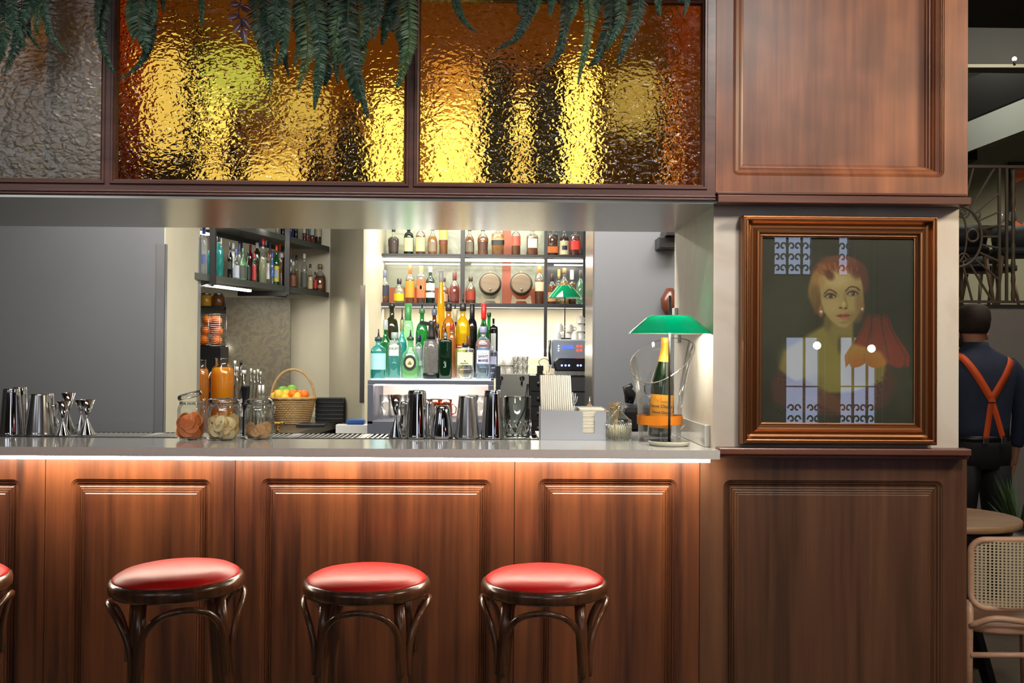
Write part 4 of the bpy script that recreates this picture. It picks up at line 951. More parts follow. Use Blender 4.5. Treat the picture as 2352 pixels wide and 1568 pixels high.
hd = MB(); hd.lathe([(R*.55,H*.96),(R*.52,H*1.06),(.022,H*1.15),(.017,H*1.32),(.019,H*1.40),(.012,H*1.45)], 18); hd.bar((0,0,H*1.36),(-.07,-.0,H*1.40),.016,.024); hd.tube([(0,0,H*1.28),(.02,.02,H*1.28),(.032,.045,H*1.16),(.033,.05,H*1.05)], .006, 8)
hd.build('siphon_head', black_plastic, t)
stb('dark green hexagonal bottle with the number 3 and a pourer '+TL, 815, 124, 1068, Y1-.01, 'box', g='dgreen', fill=.7, cap=(130,134,130), capf=.06, pour=.06, sq=4, dep=.8, text=[('3', .045, .30, (150,160,150), .0004), ('No', .012, .38, (120,130,120), .0002)])
o = stb('squat clear bottle with cream label and a brush-stroke character '+TL, 1000, 164, 1162, Y1, 'box', g='clear', liq='water', fill=.4, cap=(26,24,24), capf=.10, sq=5, dep=.75, capr=1.4, lab=[(.40,.76,.75,(226,224,186))])
Rk = 164*.24876*Y1/F_/2; yk = -(Rk*.75+.0018)
mb = MB(); mb.bar((-.030, yk, .098), (.022, yk, .099), .001, .0035, upv=(0,0,1)); mb.bar((-.004, yk, .117), (.003, yk, .108), .001, .005); mb.bar((-.010, yk, .090), (-.026, yk, .068), .001, .004); mb.bar((.006, yk, .088), (.018, yk, .070), .001, .004); mb.build('label_text', plain('ink', s(24,24,22), .6), o)
MB().box(.026, yk-.0004, .064, .031, yk, .070).build('red_seal', plain('seal red', s(190,60,40), .6), o)
o = stb('lavender bottle with white SAINT label, striped neck '+TL, 1165, 140, 1012, Y1+.01, 'shoulder', g='lav', liq='water', fill=.34, cap=(150,150,190), capf=.10, pour=.06, sq=3, lab=[(.30,.56,.8,(224,222,232))], text=[('SAINT', .022, .44, (90,90,110), .0003), ('MARIE', .022, .36, (70,66,120), .0006), ('FLORAL GIN', .007, .50, (100,100,120), 0)])
zb0 = .195
for q in range(5): MB().lathe([(.0235, zb0+q*.010),(.0235, zb0+.005+q*.010)], 16, caps=(True, True)).build('neck_stripe', plain('stripe white', s(230,230,235), .5) if q % 2 == 0 else plain('stripe dark', s(30,30,36), .5), o)
stb('clear square bottle at the right end of the front row '+TL, 1252, 90, 1190, Y1+.14, 'box', g='lav', liq='water', fill=.5, cap=(200,200,210), sq=5, lab=[(.45,.7,.7,(190,190,214))])
# second and third rows
stb('slim green bottle with a silver neck behind the OXLEY bottle '+TL, 262, 96, 950, Y2, 'bord', g='green', liq='limeq', fill=.5, cap=(170,178,176), capf=.16)
stb('large dark olive bottle with black cap, tallest on the left '+TL, 320, 132, 790, Y3, 'shoulder', g='olive', cap=(30,32,28), capf=.06, lab=[(.3,.5,1.1,(206,206,190))])
stb('turquoise bottle with gold-green neck, second row '+TL, 415, 92, 948, Y2, 'bord', g='teal', liq='tealq', cap=(130,140,90), capf=.18, pour=.075)
stb('bright green bottle with wide green cap '+TL, 470, 112, 800, Y3, 'shoulder', g='pgreen', cap=(70,150,80), capf=.22, capr=1.5, lab=[(.35,.52,1.0,(206,220,180))])
def lattice(o, R, z0, z1, mat, n=14, rows=7):
    mb = MB()
    for j in range(rows):
        for i in range(n):
            a = 2*PI*(i+.5*(j % 2))/n; a2 = a+PI/n; za = z0+(z1-z0)*j/rows; zb = z0+(z1-z0)*(j+1)/rows
            if math.sin(a) > .4: continue
            for aa, bb in ((a, a+PI/n), (a, a-PI/n)): mb.bar((R*math.cos(aa), R*math.sin(aa), za), (R*math.cos(bb), R*math.sin(bb), zb), .0012, .0016)
    mb.build('diamond_pattern', mat, o)
lat = plain('silver lattice', s(170,190,180), .4)
o = stb('green bottle with silver diamond lattice '+TL, 598, 116, 845, Y2+.02, 'shoulder', g='green', cap=(60,110,70), capf=.06, pour=.075); lattice(o, 116*.24876*Y2/F_/2+.001, .09, .185, lat)
o = stb('brown bottle with silver diamond lattice '+TL, 712, 110, 850, Y2+.07, 'shoulder', g='brown', cap=(90,96,110), capf=.08, pour=.08); lattice(o, 110*.24876*(Y2+.07)/F_/2+.001, .12, .23, lat)
o = stb('very tall tapering bright yellow bottle rising above all others '+TL, 772, 112, 492, Y3+.06, 'taper', g='yellow', liq='yell', fill=.86, cap=(150,150,150), capf=.10, capr=1.25, n=24)
stb('yellow-brown bottle with black cap, second row '+TL, 843, 132, 792, Y2+.03, 'shoulder', g='amberg', liq='gold', fill=.5, cap=(34,32,26), capf=.10, pour=.055)
stb('black bottle with pourer behind the yellow bottles '+TL, 903, 100, 850, Y3, 'shoulder', g='black', cap=(196,190,150), capf=.18, pour=.07)
stb('round yellow liqueur bottle with red-banded CHARTREUSE label and pourer '+TL, 975, 132, 792, Y2, 'shoulder', g='yellow', liq='yell', fill=.60, cap=(36,34,24), capf=.10, pour=.06, lab=[(.16,.40,1.2,(196,206,50)),(.40,.45,1.2,(150,40,30))], text=[('CHARTREUSE', .013, .425, (240,236,220), .0003)])
stb('tall black bottle with black cap right of the yellow bottles '+TL, 1060, 104, 800, Y3, 'shoulder', g='black', cap=(20,20,20), capf=.2)
stb('slim orange liqueur bottle with red cap '+TL, 875, 76, 980, Y2-.05, 'tall', g='clear', liq='orangeq', fill=.80, cap=(170,40,26), capf=.10)
stb('green bottle with a red cap and orange label printed 40 '+TL, 1168, 116, 800, Y2+.04, 'bord', g='green', liq='grn', cap=(206,40,34), capf=.20, lab=[(.18,.42,1.1,(120,180,206)),(.42,.52,1.1,(222,130,50))], text=[('40', .03, .47, (240,220,120), .0006)])
o = stb('green jug-shaped bottle with loop handle '+TL, 1216, 92, 880, Y3, 'bord', g='green', cap=(20,60,30), capf=.06)
MB().tube([(.012,0,.30),(.03,0,.31),(.04,0,.29),(.034,0,.27)], .004, 6).build('handle', gmat('green'), o)
stb('black angular bottle with white side label '+TL, 1258, 84, 930, Y3-.05, 'box', g='black', cap=None, sq=4, lab=[(.45,.75,.5,(206,210,206))])
stb('clear bottle with dark blue cap, second row '+TL, 570, 84, 1090, Y2-.06, 'shoulder', g='clear', liq='water', cap=(24,34,70), capf=.14, lab=[(.3,.75,1.0,(196,206,210))])
stb('small brown bottle behind the squat cream-label bottle '+TL, 1030, 88, 1095, Y1+.092, 'round', g='brown', cap=(90,50,30), capf=.2)
stb('clear glass carafe bottle behind the soda siphon '+TL, 740, 90, 985, Y2-.02, 'round', g='clear', cap=(40,40,40), capf=.06)

# ---------------------------------------------------------------- bottles on the hanging shelf
def c2x(a): return 430+a*.18283
def c2y(b): return 500+b*.18283
def on_shelf(a, z, n_off):
    xp = c2x(a); best = None
    for i in range(400):
        t_ = -.1+1.12*i/400; q = lp(t_, n_off); pxx = 1135+q[0]/q[1]*F_
        if best is None or abs(pxx-xp) < best[0]: best = (abs(pxx-xp), q)
    return best[1]
G4 = 'bottles on the hanging shelf'; T4 = 'on the hanging shelf'
HS = [
 (215,92,130,.06,'tall','frost',None,(60,90,200),[(.25,.45,1,(130,150,210))],'tall frosted blue-capped bottle at the near end '),
 (310,74,290,.09,'square','teal','tealq',(230,225,215),[],'teal bottle with cream cap beside the frosted one '),
 (398,112,240,.07,'square','teal','tealq',(26,28,30),[],'square bottle of teal liquid with tall black cap '),
 (430,60,262,.24,'std','clear','water',(225,228,230),[],'clear bottle half hidden behind the teal one '),
 (545,62,320,.07,'bord','black',None,(40,44,40),[(.3,.5,1,(40,50,44))],'black bottle just right of the near hanger '),
 (580,66,330,.20,'tall','clear','water',(196,200,200),[(.4,.8,1,(200,204,200))],'clear bottle with silver cap behind the black one '),
 (625,78,410,.05,'bord','clear','water',(60,80,160),[(.1,.5,1.2,(200,206,222))],'clear bottle with a pale blue label '),
 (660,60,330,.22,'tall','frost',None,(120,140,210),[],'frosted bottle with a lilac cap in the back row '),
 (705,96,395,.05,'round','pgreen','pale',(60,90,60),[(.1,.5,1,(70,74,70))],'pale green round bottle with dark label '),
 (770,84,410,.05,'round','black',None,(26,26,28),[(.1,.5,1,(36,38,36))],'black round-shouldered bottle with black stopper '),
 (795,60,350,.20,'tall','red',None,(170,40,46),[],'slim red bottle in the back row '),
 (845,52,455,.04,'std','clear','redq',(190,50,50),[(.1,.6,1.2,(196,60,60))],'small bottle with a red and white label '),
 (882,82,320,.13,'tall','olive',None,(206,206,200),[],'tall olive bottle with silver cap '),
 (912,60,300,.24,'std','clear','water',(90,110,210),[],'clear bottle with a bright blue cap in the back row '),
 (955,90,270,.05,'bord','clear','pale',(206,60,46),[],'tall bottle of pale yellow liquid with red cap '),
 (990,60,272,.20,'std','clear','water',(240,240,238),[],'clear bottle with a white cap in the back row '),
 (1020,52,455,.05,'std','clear','water',(190,60,60),[(.2,.7,1,(222,216,210))],'clear bottle with a red and white paper label '),
 (1040,56,290,.22,'tall','frost',None,(110,130,206),[],'white bottle with a blue cap in the back row '),
 (1068,60,450,.06,'std','clear','water',(60,90,180),[(.3,.8,1,(70,100,190))],'clear bottle with a blue stripe label '),
 (1122,76,355,.05,'bord','green',None,(222,66,44),[(.12,.5,1.2,(206,180,60)),(.2,.42,.8,(120,170,206))],'green bottle with a yellow label and red cap '),
 (1160,66,335,.20,'tall','clear','orangeq',(240,120,40),[],'bottle with a large orange cap in the back row '),
 (1185,66,450,.09,'jar','clear','water',(206,206,204),[],'clear straight jar bottle beside the green one '),
 (1238,84,408,.05,'tall','brown','brownq',(206,150,60),[],'brown bottle with a gold cap '),
 (1303,60,380,.15,'tall','clear','water',(222,100,50),[],'clear slim bottle with an orange rim '),
 (1330,108,560,.05,'round','clear','brownq',(190,190,186),[(.1,.5,1,(120,70,40))],'round dark brown rum bottle left of the far hanger '),
 (1372,60,480,.18,'std','clear','gold',(50,50,56),[],'amber bottle with dark square cap '),
 (1468,88,460,.06,'bord','clear','water',(206,206,200),[(.1,.5,1,(96,100,90))],'clear bottle with grey label right of the far hanger '),
 (1495,50,515,.20,'std','red',None,(206,40,46),[],'bottle with a bright red cap right of the far hanger '),
 (1545,72,590,.05,'round','clear','whisky',(60,50,40),[(.1,.55,1.2,(222,206,160))],'bottle with a cream label near the far end '),
 (1548,56,478,.20,'tall','clear','whisky',(190,170,140),[],'slim amber bottle in the back row near the far end '),
 (1608,62,690,.04,'std','clear','redq',(120,30,30),[(.2,.6,1,(196,60,60))],'small red-labelled bottle near the far end '),
 (1668,150,590,.10,'round','clear','whisky',(150,120,70),[(.15,.26,.5,(200,150,110))],'large rounded amber bottle at the far end '),
]
for a, w, top, off, kd, g, lq, cp_, lb2, lab_ in HS:
    off = min(off, .03) if a > 1600 else off; q = on_shelf(a, zA, off+.03); H = Z(c2y(top), q[1], c2x(a))-zA; Wm = w*.18283*q[1]/F_
    H = min(max(H, .12), .42)
    bottle('bottle', lab_+T4, (q[0], q[1], zA+.0005), Wm, H, kind=kd, g=g, liq=lq, fill=.6, cap=cp_, lab=lb2, group=G4, n=14, sq=5 if kd == 'square' else 2)
T5 = 'on the hanging upper tier'
US = [(1130,60,'clear','water',(60,60,60),'clear bottle cut by the soffit, nearest the left '),(1195,56,'black',None,(30,30,30),'black bottle between a clear and a blue one '),(1290,90,'blue',None,(40,50,120),'deep blue bottle '),(1360,60,'black',None,(36,36,40),'black bottle left of the far hanger '),
      (1465,44,'clear','dark',(200,190,150),'dark red bottle right of far hanger '),(1505,50,'clear','redq',(60,70,110),'red bottle with blue neck '),(1565,60,'clear','redq',(170,200,180),'dark red bottle with pale green label '),(1640,90,'clear','dark',(206,190,160),'wide brown bottle with cream top at the far end ')]
for a, w, g, lq, cp_, lab_ in US:
    q = on_shelf(a, zB_, .09); bottle('bottle', lab_+T5, (q[0], q[1], zB_+.0005), w*.18283*q[1]/F_, .27, kind='bord', g=g, liq=lq, fill=.45, cap=cp_, lab=[(.3,.55,1.1,tuple(int(v*.8+30) for v in cp_))], group=G4, n=12)

# ---------------------------------------------------------------- things on the bar worktop
def tin(label, xp, w, ytop, yb, wt, mat, Y, kind='tin', dome=False, name='shaker_tin'):
    c = px(xp, yb, Y); H = Z(ytop, Y, xp)-ZT-.002; R = w/2*Y/F_; Rt = wt/2*Y/F_
    z = ZT+.0022
    t = thing(name, label, 'shaker', (c.x, Y, z), group='steel bar tins on the drip tray')
    if dome: pr = [(R,0),(R*1.0,.006),(R*1.0,.01),(R*.97,H*.25),(R*.86,H*.6),(R*.72,H*.86),(R*.62,H*.96),(R*.5,H)]
    else: pr = [(R,0),(R*1.02,.003),(R*.99,.008),(R*.98,H*.1),(Rt*1.02,H*.96),(Rt,H*.99),(Rt*.93,H)]
    MB().lathe(pr, 40).build('tin_body', mat, t)
    if not dome and mat is mirror_steel:
        MB().lathe([(R*.985+(Rt-R*.985)*.93+.0006,H*.925),(R*.985+(Rt-R*.985)*.93+.0012,H*.935),(Rt+.0008,H*.95)], 40, caps=(False, False)).build('bead_ring', mat, t)
    return t
def jigger(label, xp, w, ytop, yb, Y, waist=.62, sm=False):
    c = px(xp, yb, Y); H = Z(ytop, Y, xp)-ZT-.002; R = w/2*Y/F_
    t = thing('jigger', label, 'jigger', (c.x, Y, ZT+.0022), group='hourglass jiggers on the drip tray')
    if sm: pr = [(R*.9,0),(R,.004),(R*.95,H*.3),(R*.55,H*.58),(R*.6,H*.64),(R*.9,H*.9),(R,H),(R*.96,H),(R*.8,H*.8),(R*.4,H*.66)]
    else: pr = [(R*1.0,0),(R*1.0,.002),(R*.13,H*(1-waist)-.0),(R*.13,H*(1-waist)+.004),(R*.92,H),(R*.88,H),(R*.1,H*(1-waist)+.01)]
    MB().lathe(pr, 32, caps=(False, True)).build('jigger_body', mirror_steel, t); return t
YT = 3.90
tin('tall mirror-polished shaker tin at the far left end of the drip tray', 25, 52, 892, 1003, 36, mirror_steel, YT+.02)
tin('polished shaker tin behind the far left tall tin', 44, 40, 889, 1003, 30, mirror_steel, YT+.10)
tin('short satin tin standing second from the left', 91, 66, 904, 1003, 44, brushed_tin, YT+.02)
tin('satin tin half hidden behind the short left tin', 107, 40, 903, 1003, 28, mirror_steel, YT+.12)
jigger('small rounded jigger right of the left satin tin', 123, 28, 929, 1001, YT+.06, sm=True)
jigger('front hourglass jigger of the left cluster', 144, 34, 921, 1001, YT+.02, .60)
jigger('taller hourglass jigger behind the front one of the left cluster', 156, 34, 902, 1000, YT+.13, .52)
jigger('hourglass jigger leaning at the rear of the left cluster', 186, 34, 918, 997, YT+.13, .45)
jigger('hourglass jigger at the right end of the left cluster', 199, 38, 918, 998, YT+.06, .55)
jigger('hourglass jigger at the left end of the centre cluster', 909, 34, 907, 1006, YT+.02, .55)
jigger('rounded jigger behind the left jigger of the centre cluster', 927, 26, 922, 1004, YT+.12, sm=True)
tin('tall mirror-polished shaker tin left in the centre cluster', 957, 54, 896, 1008, 40, mirror_steel, YT)
tin('polished tin half hidden behind the left tall centre tin', 981, 40, 921, 1006, 30, mirror_steel, YT+.11)
tin('small domed mirror-polished shaker cap between the two centre tins', 1015, 52, 930, 1008, 30, mirror_steel, YT, dome=True)
tin('satin tapered tin in the middle of the centre cluster', 1073, 59, 909, 1008, 39, brushed_tin, YT)
tin('tall mirror-polished shaker tin right in the centre cluster', 1131, 55, 896, 1008, 38, mirror_steel, YT)
# mixing glass with bar spoon
c = px(1188, 1008, YT+.06); R = 31*(YT+.06)/F_; H = Z(911, YT+.06, 1188)-ZT
t = thing('mixing_glass', 'straight cut-crystal mixing glass right of the steel tins', 'glass', (c.x, YT+.06, ZT+.0022))
MB().lathe([(R*.9,0),(R,.006),(R,H-.002),(R*.97,H),(R*.93,H-.004),(R*.92,.016),(.0001,.014)], 36, caps=(True, False)).build('glass_body', glass('cut crystal', (.93,.96,.95,1), 1.2, .02, bump=0), t)
cu = MB(); 
for i in range(14):
    for sg in (-1, 1): cu.tube([((R+.0004)*math.cos(2*PI*(i/14)+sg*q*.11), (R+.0004)*math.sin(2*PI*(i/14)+sg*q*.11), .012+q*.011) for q in range(6)], .0016, 4)
cu.build('crystal_cuts', glass('crystal facets', (.9,.93,.9,1), 2.0, .02, base=.35), t)
t2 = thing('bar_spoon', 'dark steel bar spoon leaning in the mixing glass', 'spoon', (c.x, YT+.06, ZT+.02))
MB().tube([(-.012,0,.0),(.028,.005,.09),(.040,.008,H+.03)], [.003,.003,.005], 8).build('spoon_handle', black_metal, t2); MB().sphere((-.014,0,.008), .010, 1, .5, 1).build('spoon_bowl', black_metal, t2)
# napkin caddy
Yc = 3.86; x0, x1 = X(1243, Yc), X(1393, Yc); zc_ = ZT+.0005; zt_ = Z(942, Yc, 1315); zf = Z(944, Yc, 1315)
cd = thing('napkin_caddy', 'brushed steel bar caddy holding straws and paper napkins', 'caddy', (0, 0, 0))
cadm = metal('sandblasted steel', s(222,224,228), .42)
f = MB(); zmid_ = Z(995, Yc, 1352); xa_, xb_ = X(1340, Yc), X(1367, Yc)
hp_ = [(x0, zc_), (x1, zc_), (x1-.0, zt_-.002), (xb_+.012, zt_-.002)]
k = 8
hp_ += [(xb_+.012-.012*math.sin(i/k*PI/2), zt_-.002-.012*(1-math.cos(i/k*PI/2))) for i in range(1, k+1)]
hp_ += [(xb_, zmid_+.004), (xb_-.004, zmid_), (xa_+.004, zmid_), (xa_, zmid_+.004)]
hp_ += [(xa_-.012*(1-math.cos(i/k*PI/2)), zt_-.014+.012*math.sin(i/k*PI/2)) for i in range(0, k+1)]
hp_ += [(x0, zt_)]
f.prism(hp_, Yc-.0, Yc+.0015); f.build('front_plate', cadm, cd)
b = MB(); b.box(x0, Yc+.0016, zc_, x0+.0015, Yc+.148, zt_+.006).box(x1-.0015, Yc+.0016, zc_, x1, Yc+.148, zt_+.006).box(x0, Yc+.149, zc_, x1, Yc+.1505, zt_+.008).box(x0+.002, Yc+.002, zc_, x1-.002, Yc+.148, zc_+.0015).box(X(1330, Yc), Yc+.002, zc_, X(1330, Yc)+.0015, Yc+.148, zt_-.01)
b.build('caddy_tray', cadm, cd)
nap = MB(); rr = random.Random(5)
xn0, xn1 = X(1330, Yc)+.003, x1-.003
z = zc_+.002; i = 0
while z < zt_+.004: nap.box(xn0+rr.random()*.002, Yc+.004+rr.random()*.002, z, xn1-rr.random()*.002, Yc+.140, z+.0026); z += .0032; i += 1
tag(nap.build('napkin_stack', plain('napkin paper', s(232,224,206), .8)), 'stack of cream paper napkins in the steel caddy', 'napkins', kind='stuff')
xsa, xsb = X(1240, Yc+.06), X(1309, Yc+.06)
straw = plain('paper straw', s(232,226,212), .6)
n = 15; zs_ = zc_+.002; ztop_ = Z(861, Yc+.03, 1275)
cnt = 0
for j in range(4):
    for i in range(n):
        fx = (i+.5)/n; xb0 = x0+.004+(X(1328, Yc)-x0-.006)*fx*.92; xt = xsa+(xsb-xsa)*fx; yy = Yc+.012+j*.016
        tag(MB().tube([(0, 0, 0), (xt-xb0, .0, ztop_-zs_-rr.random()*.003)], .0037, 8).build('drinking_straw', straw, None, (xb0, yy, zs_)), 'white paper straw in the caddy, ' + ('front', 'second', 'third', 'rear')[j] + ' row, ' + ['leftmost', 'second', 'third', 'fourth', 'fifth', 'sixth', 'seventh', 'middle', 'ninth', 'tenth', 'eleventh', 'twelfth', 'thirteenth', 'fourteenth', 'rightmost'][i] + ' from left', 'straw', 'paper straws in the caddy')
for k, (dx, l) in enumerate(((.0, 0), (.008, .004))):
    tag(MB().tube([(0,0,0),(-.016+dx,-.004,.20),(-.024+dx*1.3,-.006,.255)], .0018, 6).build('wooden_stirrer', plain('pale wood stick', s(196,160,120), .6), None, (X(1255, Yc+.05)+.012+dx*.5, Yc+.085, zc_+.003)), ('left' if k == 0 else 'right') + ' thin wooden stirrer sticking up from the straws', 'stirrer', 'wooden stirrers in the caddy')
pk = plain('clear plastic pick', s(206,206,204), .25)
for k, (a, b_) in enumerate(((1311, 902), (1318, 905), (1322, 912))):
    p = px(a, b_, Yc+.06); q = (X(1309, Yc+.06), Yc+.06, zc_+.004); mb = MB(); d = Vector(p)-Vector(q)
    mb.tube([(0,0,0), d*.82], .0014, 6)
    for w in (-1, 0, 1): mb.tube([d*.80, d*.9+Vector((w*.006,0,0)), d*1.02+Vector((w*.007,0,.0))], .0013, 5)
    tag(mb.build('cocktail_fork', pk, None, q), ('left', 'middle', 'right')[k] + ' small clear plastic cocktail fork beside the straws', 'fork', 'cocktail forks in the caddy')
# cork bottle with spout behind caddy
c = px(1355, 940, 4.08); t = thing('oil_bottle', 'glass bottle with cork and steel pour spout behind the napkin caddy', 'bottle', (c.x, 4.10, ZT+.0005))
hz = Z(940, 4.1, 1355)-ZT
MB().lathe([(.03,0),(.032,.01),(.032,hz*.7),(.015,hz*.85),(.012,hz*.96),(.017,hz*.97),(.017,hz)], 20).build('bottle_body', gmat('pgreen'), t)
MB().cyl((0,0,hz+.0005), .011, .018, 14).build('cork', plain('cork', s(190,150,100), .8), t); MB().tube([(0,0,hz+.018),(0,0,hz+.03),(.002,0,hz+.05)], [.008,.004,.0025], 10).build('spout', mirror_steel, t)
c = px(1391, 955, 4.0); t = thing('salt_bottle', 'little glass bottle with a wooden stopper at the right edge of the caddy', 'bottle', (c.x+.012, 4.06, ZT+.0005))
hz = Z(946, 4.06, 1391)-ZT; MB().lathe([(.012,0),(.013,.01),(.013,hz*.75),(.008,hz*.85),(.008,hz*.95)], 14).build('bottle_body', clear, t); MB().cyl((0,0,hz*.95), .008, .01).build('stopper', plain('cork', s(190,150,100), .8), t)
# ribbed glass candle jar with domed lid
Yj = 3.86; c = px(1421, 1006, Yj); t = thing('bonbon_jar', 'ribbed glass jar with cone lid and ball knob holding toothpicks', 'jar', (c.x, Yj, ZT+.0005))
R = 29*Yj/F_; h1 = Z(968, Yj, 1421)-ZT
jp = [(R*.94,0),(R,.003),(R,.006),(R*.98,h1*.95),(R*1.0,h1)]
MB().lathe(jp, 40, caps=(True, False)).build('jar_body', clear, t)
rb = MB()
for i in range(36): a = 2*PI*i/36; rb.tube([(R*1.0*math.cos(a), R*1.0*math.sin(a), .008), (R*math.cos(a), R*math.sin(a), h1*.95)], .0012, 4)
rb.build('glass_ribs', glass('rib glass', (.94,.95,.93,1), 1.5, .05, base=.2), t)
h2 = Z(930, Yj, 1421)-ZT
MB().lathe([(R*1.02,h1+.0003),(R*1.0,h1+.006),(R*.80,h1+.012),(R*.45,h1+.028),(R*.25,h1+.042),(R*.16,h2-.018)], 36).build('lid', clear, t)
MB().sphere((0,0,h2-.009), .0095).build('lid_knob', glass('knob glass', (.95,.97,.96,1), 1.5, .01, base=.15), t)
tp_ = MB()
for i in range(90):
    a = random.random()*2*PI; r = math.sqrt(random.random())*R*.85
    tp_.tube([(r*math.cos(a), r*math.sin(a), .004), (r*math.cos(a)+random.uniform(-.002,.002), r*math.sin(a), h1*.72+random.random()*.006)], .0009, 4)
tag(tp_.build('toothpicks', plain('toothpick wood', s(236,226,196), .6), None, (c.x, Yj, ZT+.0005)), 'pale wooden toothpicks standing inside the ribbed glass jar', 'toothpicks', kind='stuff')
tw = MB(); c2 = px(1412, 1000, 3.97)
for i in range(26):
    a = random.random()*2*PI; r0 = .006*random.random(); x_, y_ = r0*math.cos(a), r0*math.sin(a)
    zt2 = .118+random.random()*.022; sp = .012+.022*random.random(); a2 = random.random()*2*PI
    tw.tube(bez([(x_*.5, y_*.5, .002), (x_*1.5, y_*1.5, .06), (x_+sp*.6*math.cos(a2), y_+sp*.4*math.sin(a2), zt2-.01), (x_+sp*math.cos(a2+.7), y_+sp*.5*math.sin(a2+.7), zt2), (x_+sp*.7*math.cos(a2+1.6), y_+.3*sp, zt2-.012)], 10), .0012, 4)
tag(tw.build('knotted_picks', plain('bamboo picks', s(206,176,116), .6), None, (c2.x, 3.97, ZT+.0005)), 'bunch of knotted bamboo cocktail picks behind the ribbed glass jar', 'cocktail picks', kind='stuff')

# champagne bucket and bottle
Yk = 3.84; cb = px(1515, 1011, Yk); R0 = 50*Yk/F_
bk = thing('wine_bucket', 'clear slant-cut wine bucket with an orange band', 'wine bucket', (cb.x, Yk, ZT+.0005))
n = 56; hb = Z(1011, Yk, 1515)
def zz(y): return Z(y, Yk, 1515)-ZT
vs = []; rows = [(1012, .96, 0), (1000, .98, 0), (960, 1.0, 0), (930, 1.02, 0), (900, 1.08, 0), (880, 1.16, 0)]
zl, zr = zz(872), zz(800)
rows_n = 16
for j in range(rows_n+1):
    f_ = j/rows_n
    for i in range(n):
        a = 2*PI*i/n
        ztop_ = (zz(862)+zz(792))/2 + (zz(778)-zz(880))/2*(math.cos(a)*.55+math.sin(a)*.85)
        z = ztop_*f_
        rr_ = R0*(.97+.08*(z/.2)+.32*max(0, (z-.13)/.16)**1.3)
        vs.append((rr_*math.cos(a)-.0*z, rr_*math.sin(a)*.9, z))
mb = MB(); mb.add(vs, [(j*n+i, j*n+(i+1) % n, (j+1)*n+(i+1) % n, (j+1)*n+i) for j in range(rows_n) for i in range(n)], 0, True)
mb.f.append([i for i in range(n)]); mb.mi.append(0); mb.sm.append(False)
bg_ = glass('acrylic', (.97,.97,.97,1), .6, .03, body=.05, bodycol=(.9,.9,.92,1), base=.04)
mb.build('bucket_wall', bg_, bk)
MB().tube([Vector(v) for v in vs[rows_n*n:]], .0022, 8, closed=True).build('rim', glass('acrylic rim', (1,.93,.88,1), 1.5, .05, body=.35, bodycol=(.95,.85,.80,1), base=.3), bk)
MB().lathe([(R0*.97,0),(R0*.97,.012)], 40, sy=.9).build('bucket_base', glass('acrylic base', (.9,.9,.92,1), 1.2, .03, body=.15, bodycol=(.8,.8,.85,1), base=.1), bk)
MB().lathe([(R0*1.03+.0008, zz(974)),(R0*1.035+.0012, zz(953))], 48, sy=.905, caps=(False, False)).build('orange_band', plain('orange vinyl', s(246,140,24), .45), bk)
ang = math.atan2(1530-1517, 985-775)
bt = thing('champagne_bottle', 'dark green champagne bottle with orange label standing in the clear bucket', 'bottle', (cb.x-.002, Yk, ZT+.0135))
bt.rotation_euler = (0, ang*.95, 0)
Hb = (zz(772)-.018)/math.cos(ang); Rb = .0445
dk = gmat('dgreen'); champ = plain('champagne glass', s(14,30,14), .06, spec=.9, coat=1)
BP = [(Rb*.9,.004),(Rb,.012),(Rb,Hb*.50),(Rb*.95,Hb*.56),(Rb*.80,Hb*.64),(Rb*.58,Hb*.72),(Rb*.42,Hb*.79),(Rb*.36,Hb*.84)]
MB().lathe(BP, 36).build('bottle_body', champ, bt)
foil = plain('orange gold foil', s(232,160,60), .35, metal=.4)
MB().lathe([(Rb*.47,Hb*.765),(Rb*.40,Hb*.82),(Rb*.33,Hb*.93),(Rb*.36,Hb*.94),(Rb*.36,Hb*.99),(Rb*.25,Hb)], 28).build('neck_foil', foil, bt)
MB().lathe([(Rb*.50,Hb*.755),(Rb*.425,Hb*.815)], 28, caps=(False, False)).build('neck_label', plain('neck label', s(246,170,60), .5), bt)
lz0, lz1 = Hb*.10, Hb*.43; half = 1.25; k = 16; vs = []
for zq in (lz0, lz1):
    for i in range(k+1): a = -PI/2-half+2*half*i/k; vs.append(((Rb+.0008)*math.cos(a), (Rb+.0008)*math.sin(a), zq))
mb = MB().add(vs, [(i, i+1, k+2+i, k+1+i) for i in range(k)], 0, True); mb.build('label', plain('orange label', s(248,168,36), .5), bt, fixn=False)
mb = MB(); text_on(mb, 'Veuve Clicquot', .0155, Rb+.0016, Hb*.315, bold=.0002, rotz=-.1); text_on(mb, 'Veuve Clicquot', .0125, Rb+.0016, Hb*.255, bold=.0002, rotz=-.05)
text_on(mb, 'PONSARDIN', .006, Rb+.0016, Hb*.36, rotz=.15)
mb.build('label_text', plain('label ink', s(60,40,24), .6), bt, fixn=False)
mb = MB(); R_ = Rb+.0014
sp_ = [(-.010,.010),(.010,.010),(.012,-.002),(0,-.012),(-.012,-.002)]
for i in range(5):
    a, b_ = sp_[i], sp_[(i+1) % 5]; mb.bar((R_*math.sin(a[0]/R_-.45), -R_*math.cos(a[0]/R_-.45), Hb*.395+a[1]), (R_*math.sin(b_[0]/R_-.45), -R_*math.cos(b_[0]/R_-.45), Hb*.395+b_[1]), .0008, .001)
mb.build('crest', plain('label ink2', s(190,110,20), .6), bt)

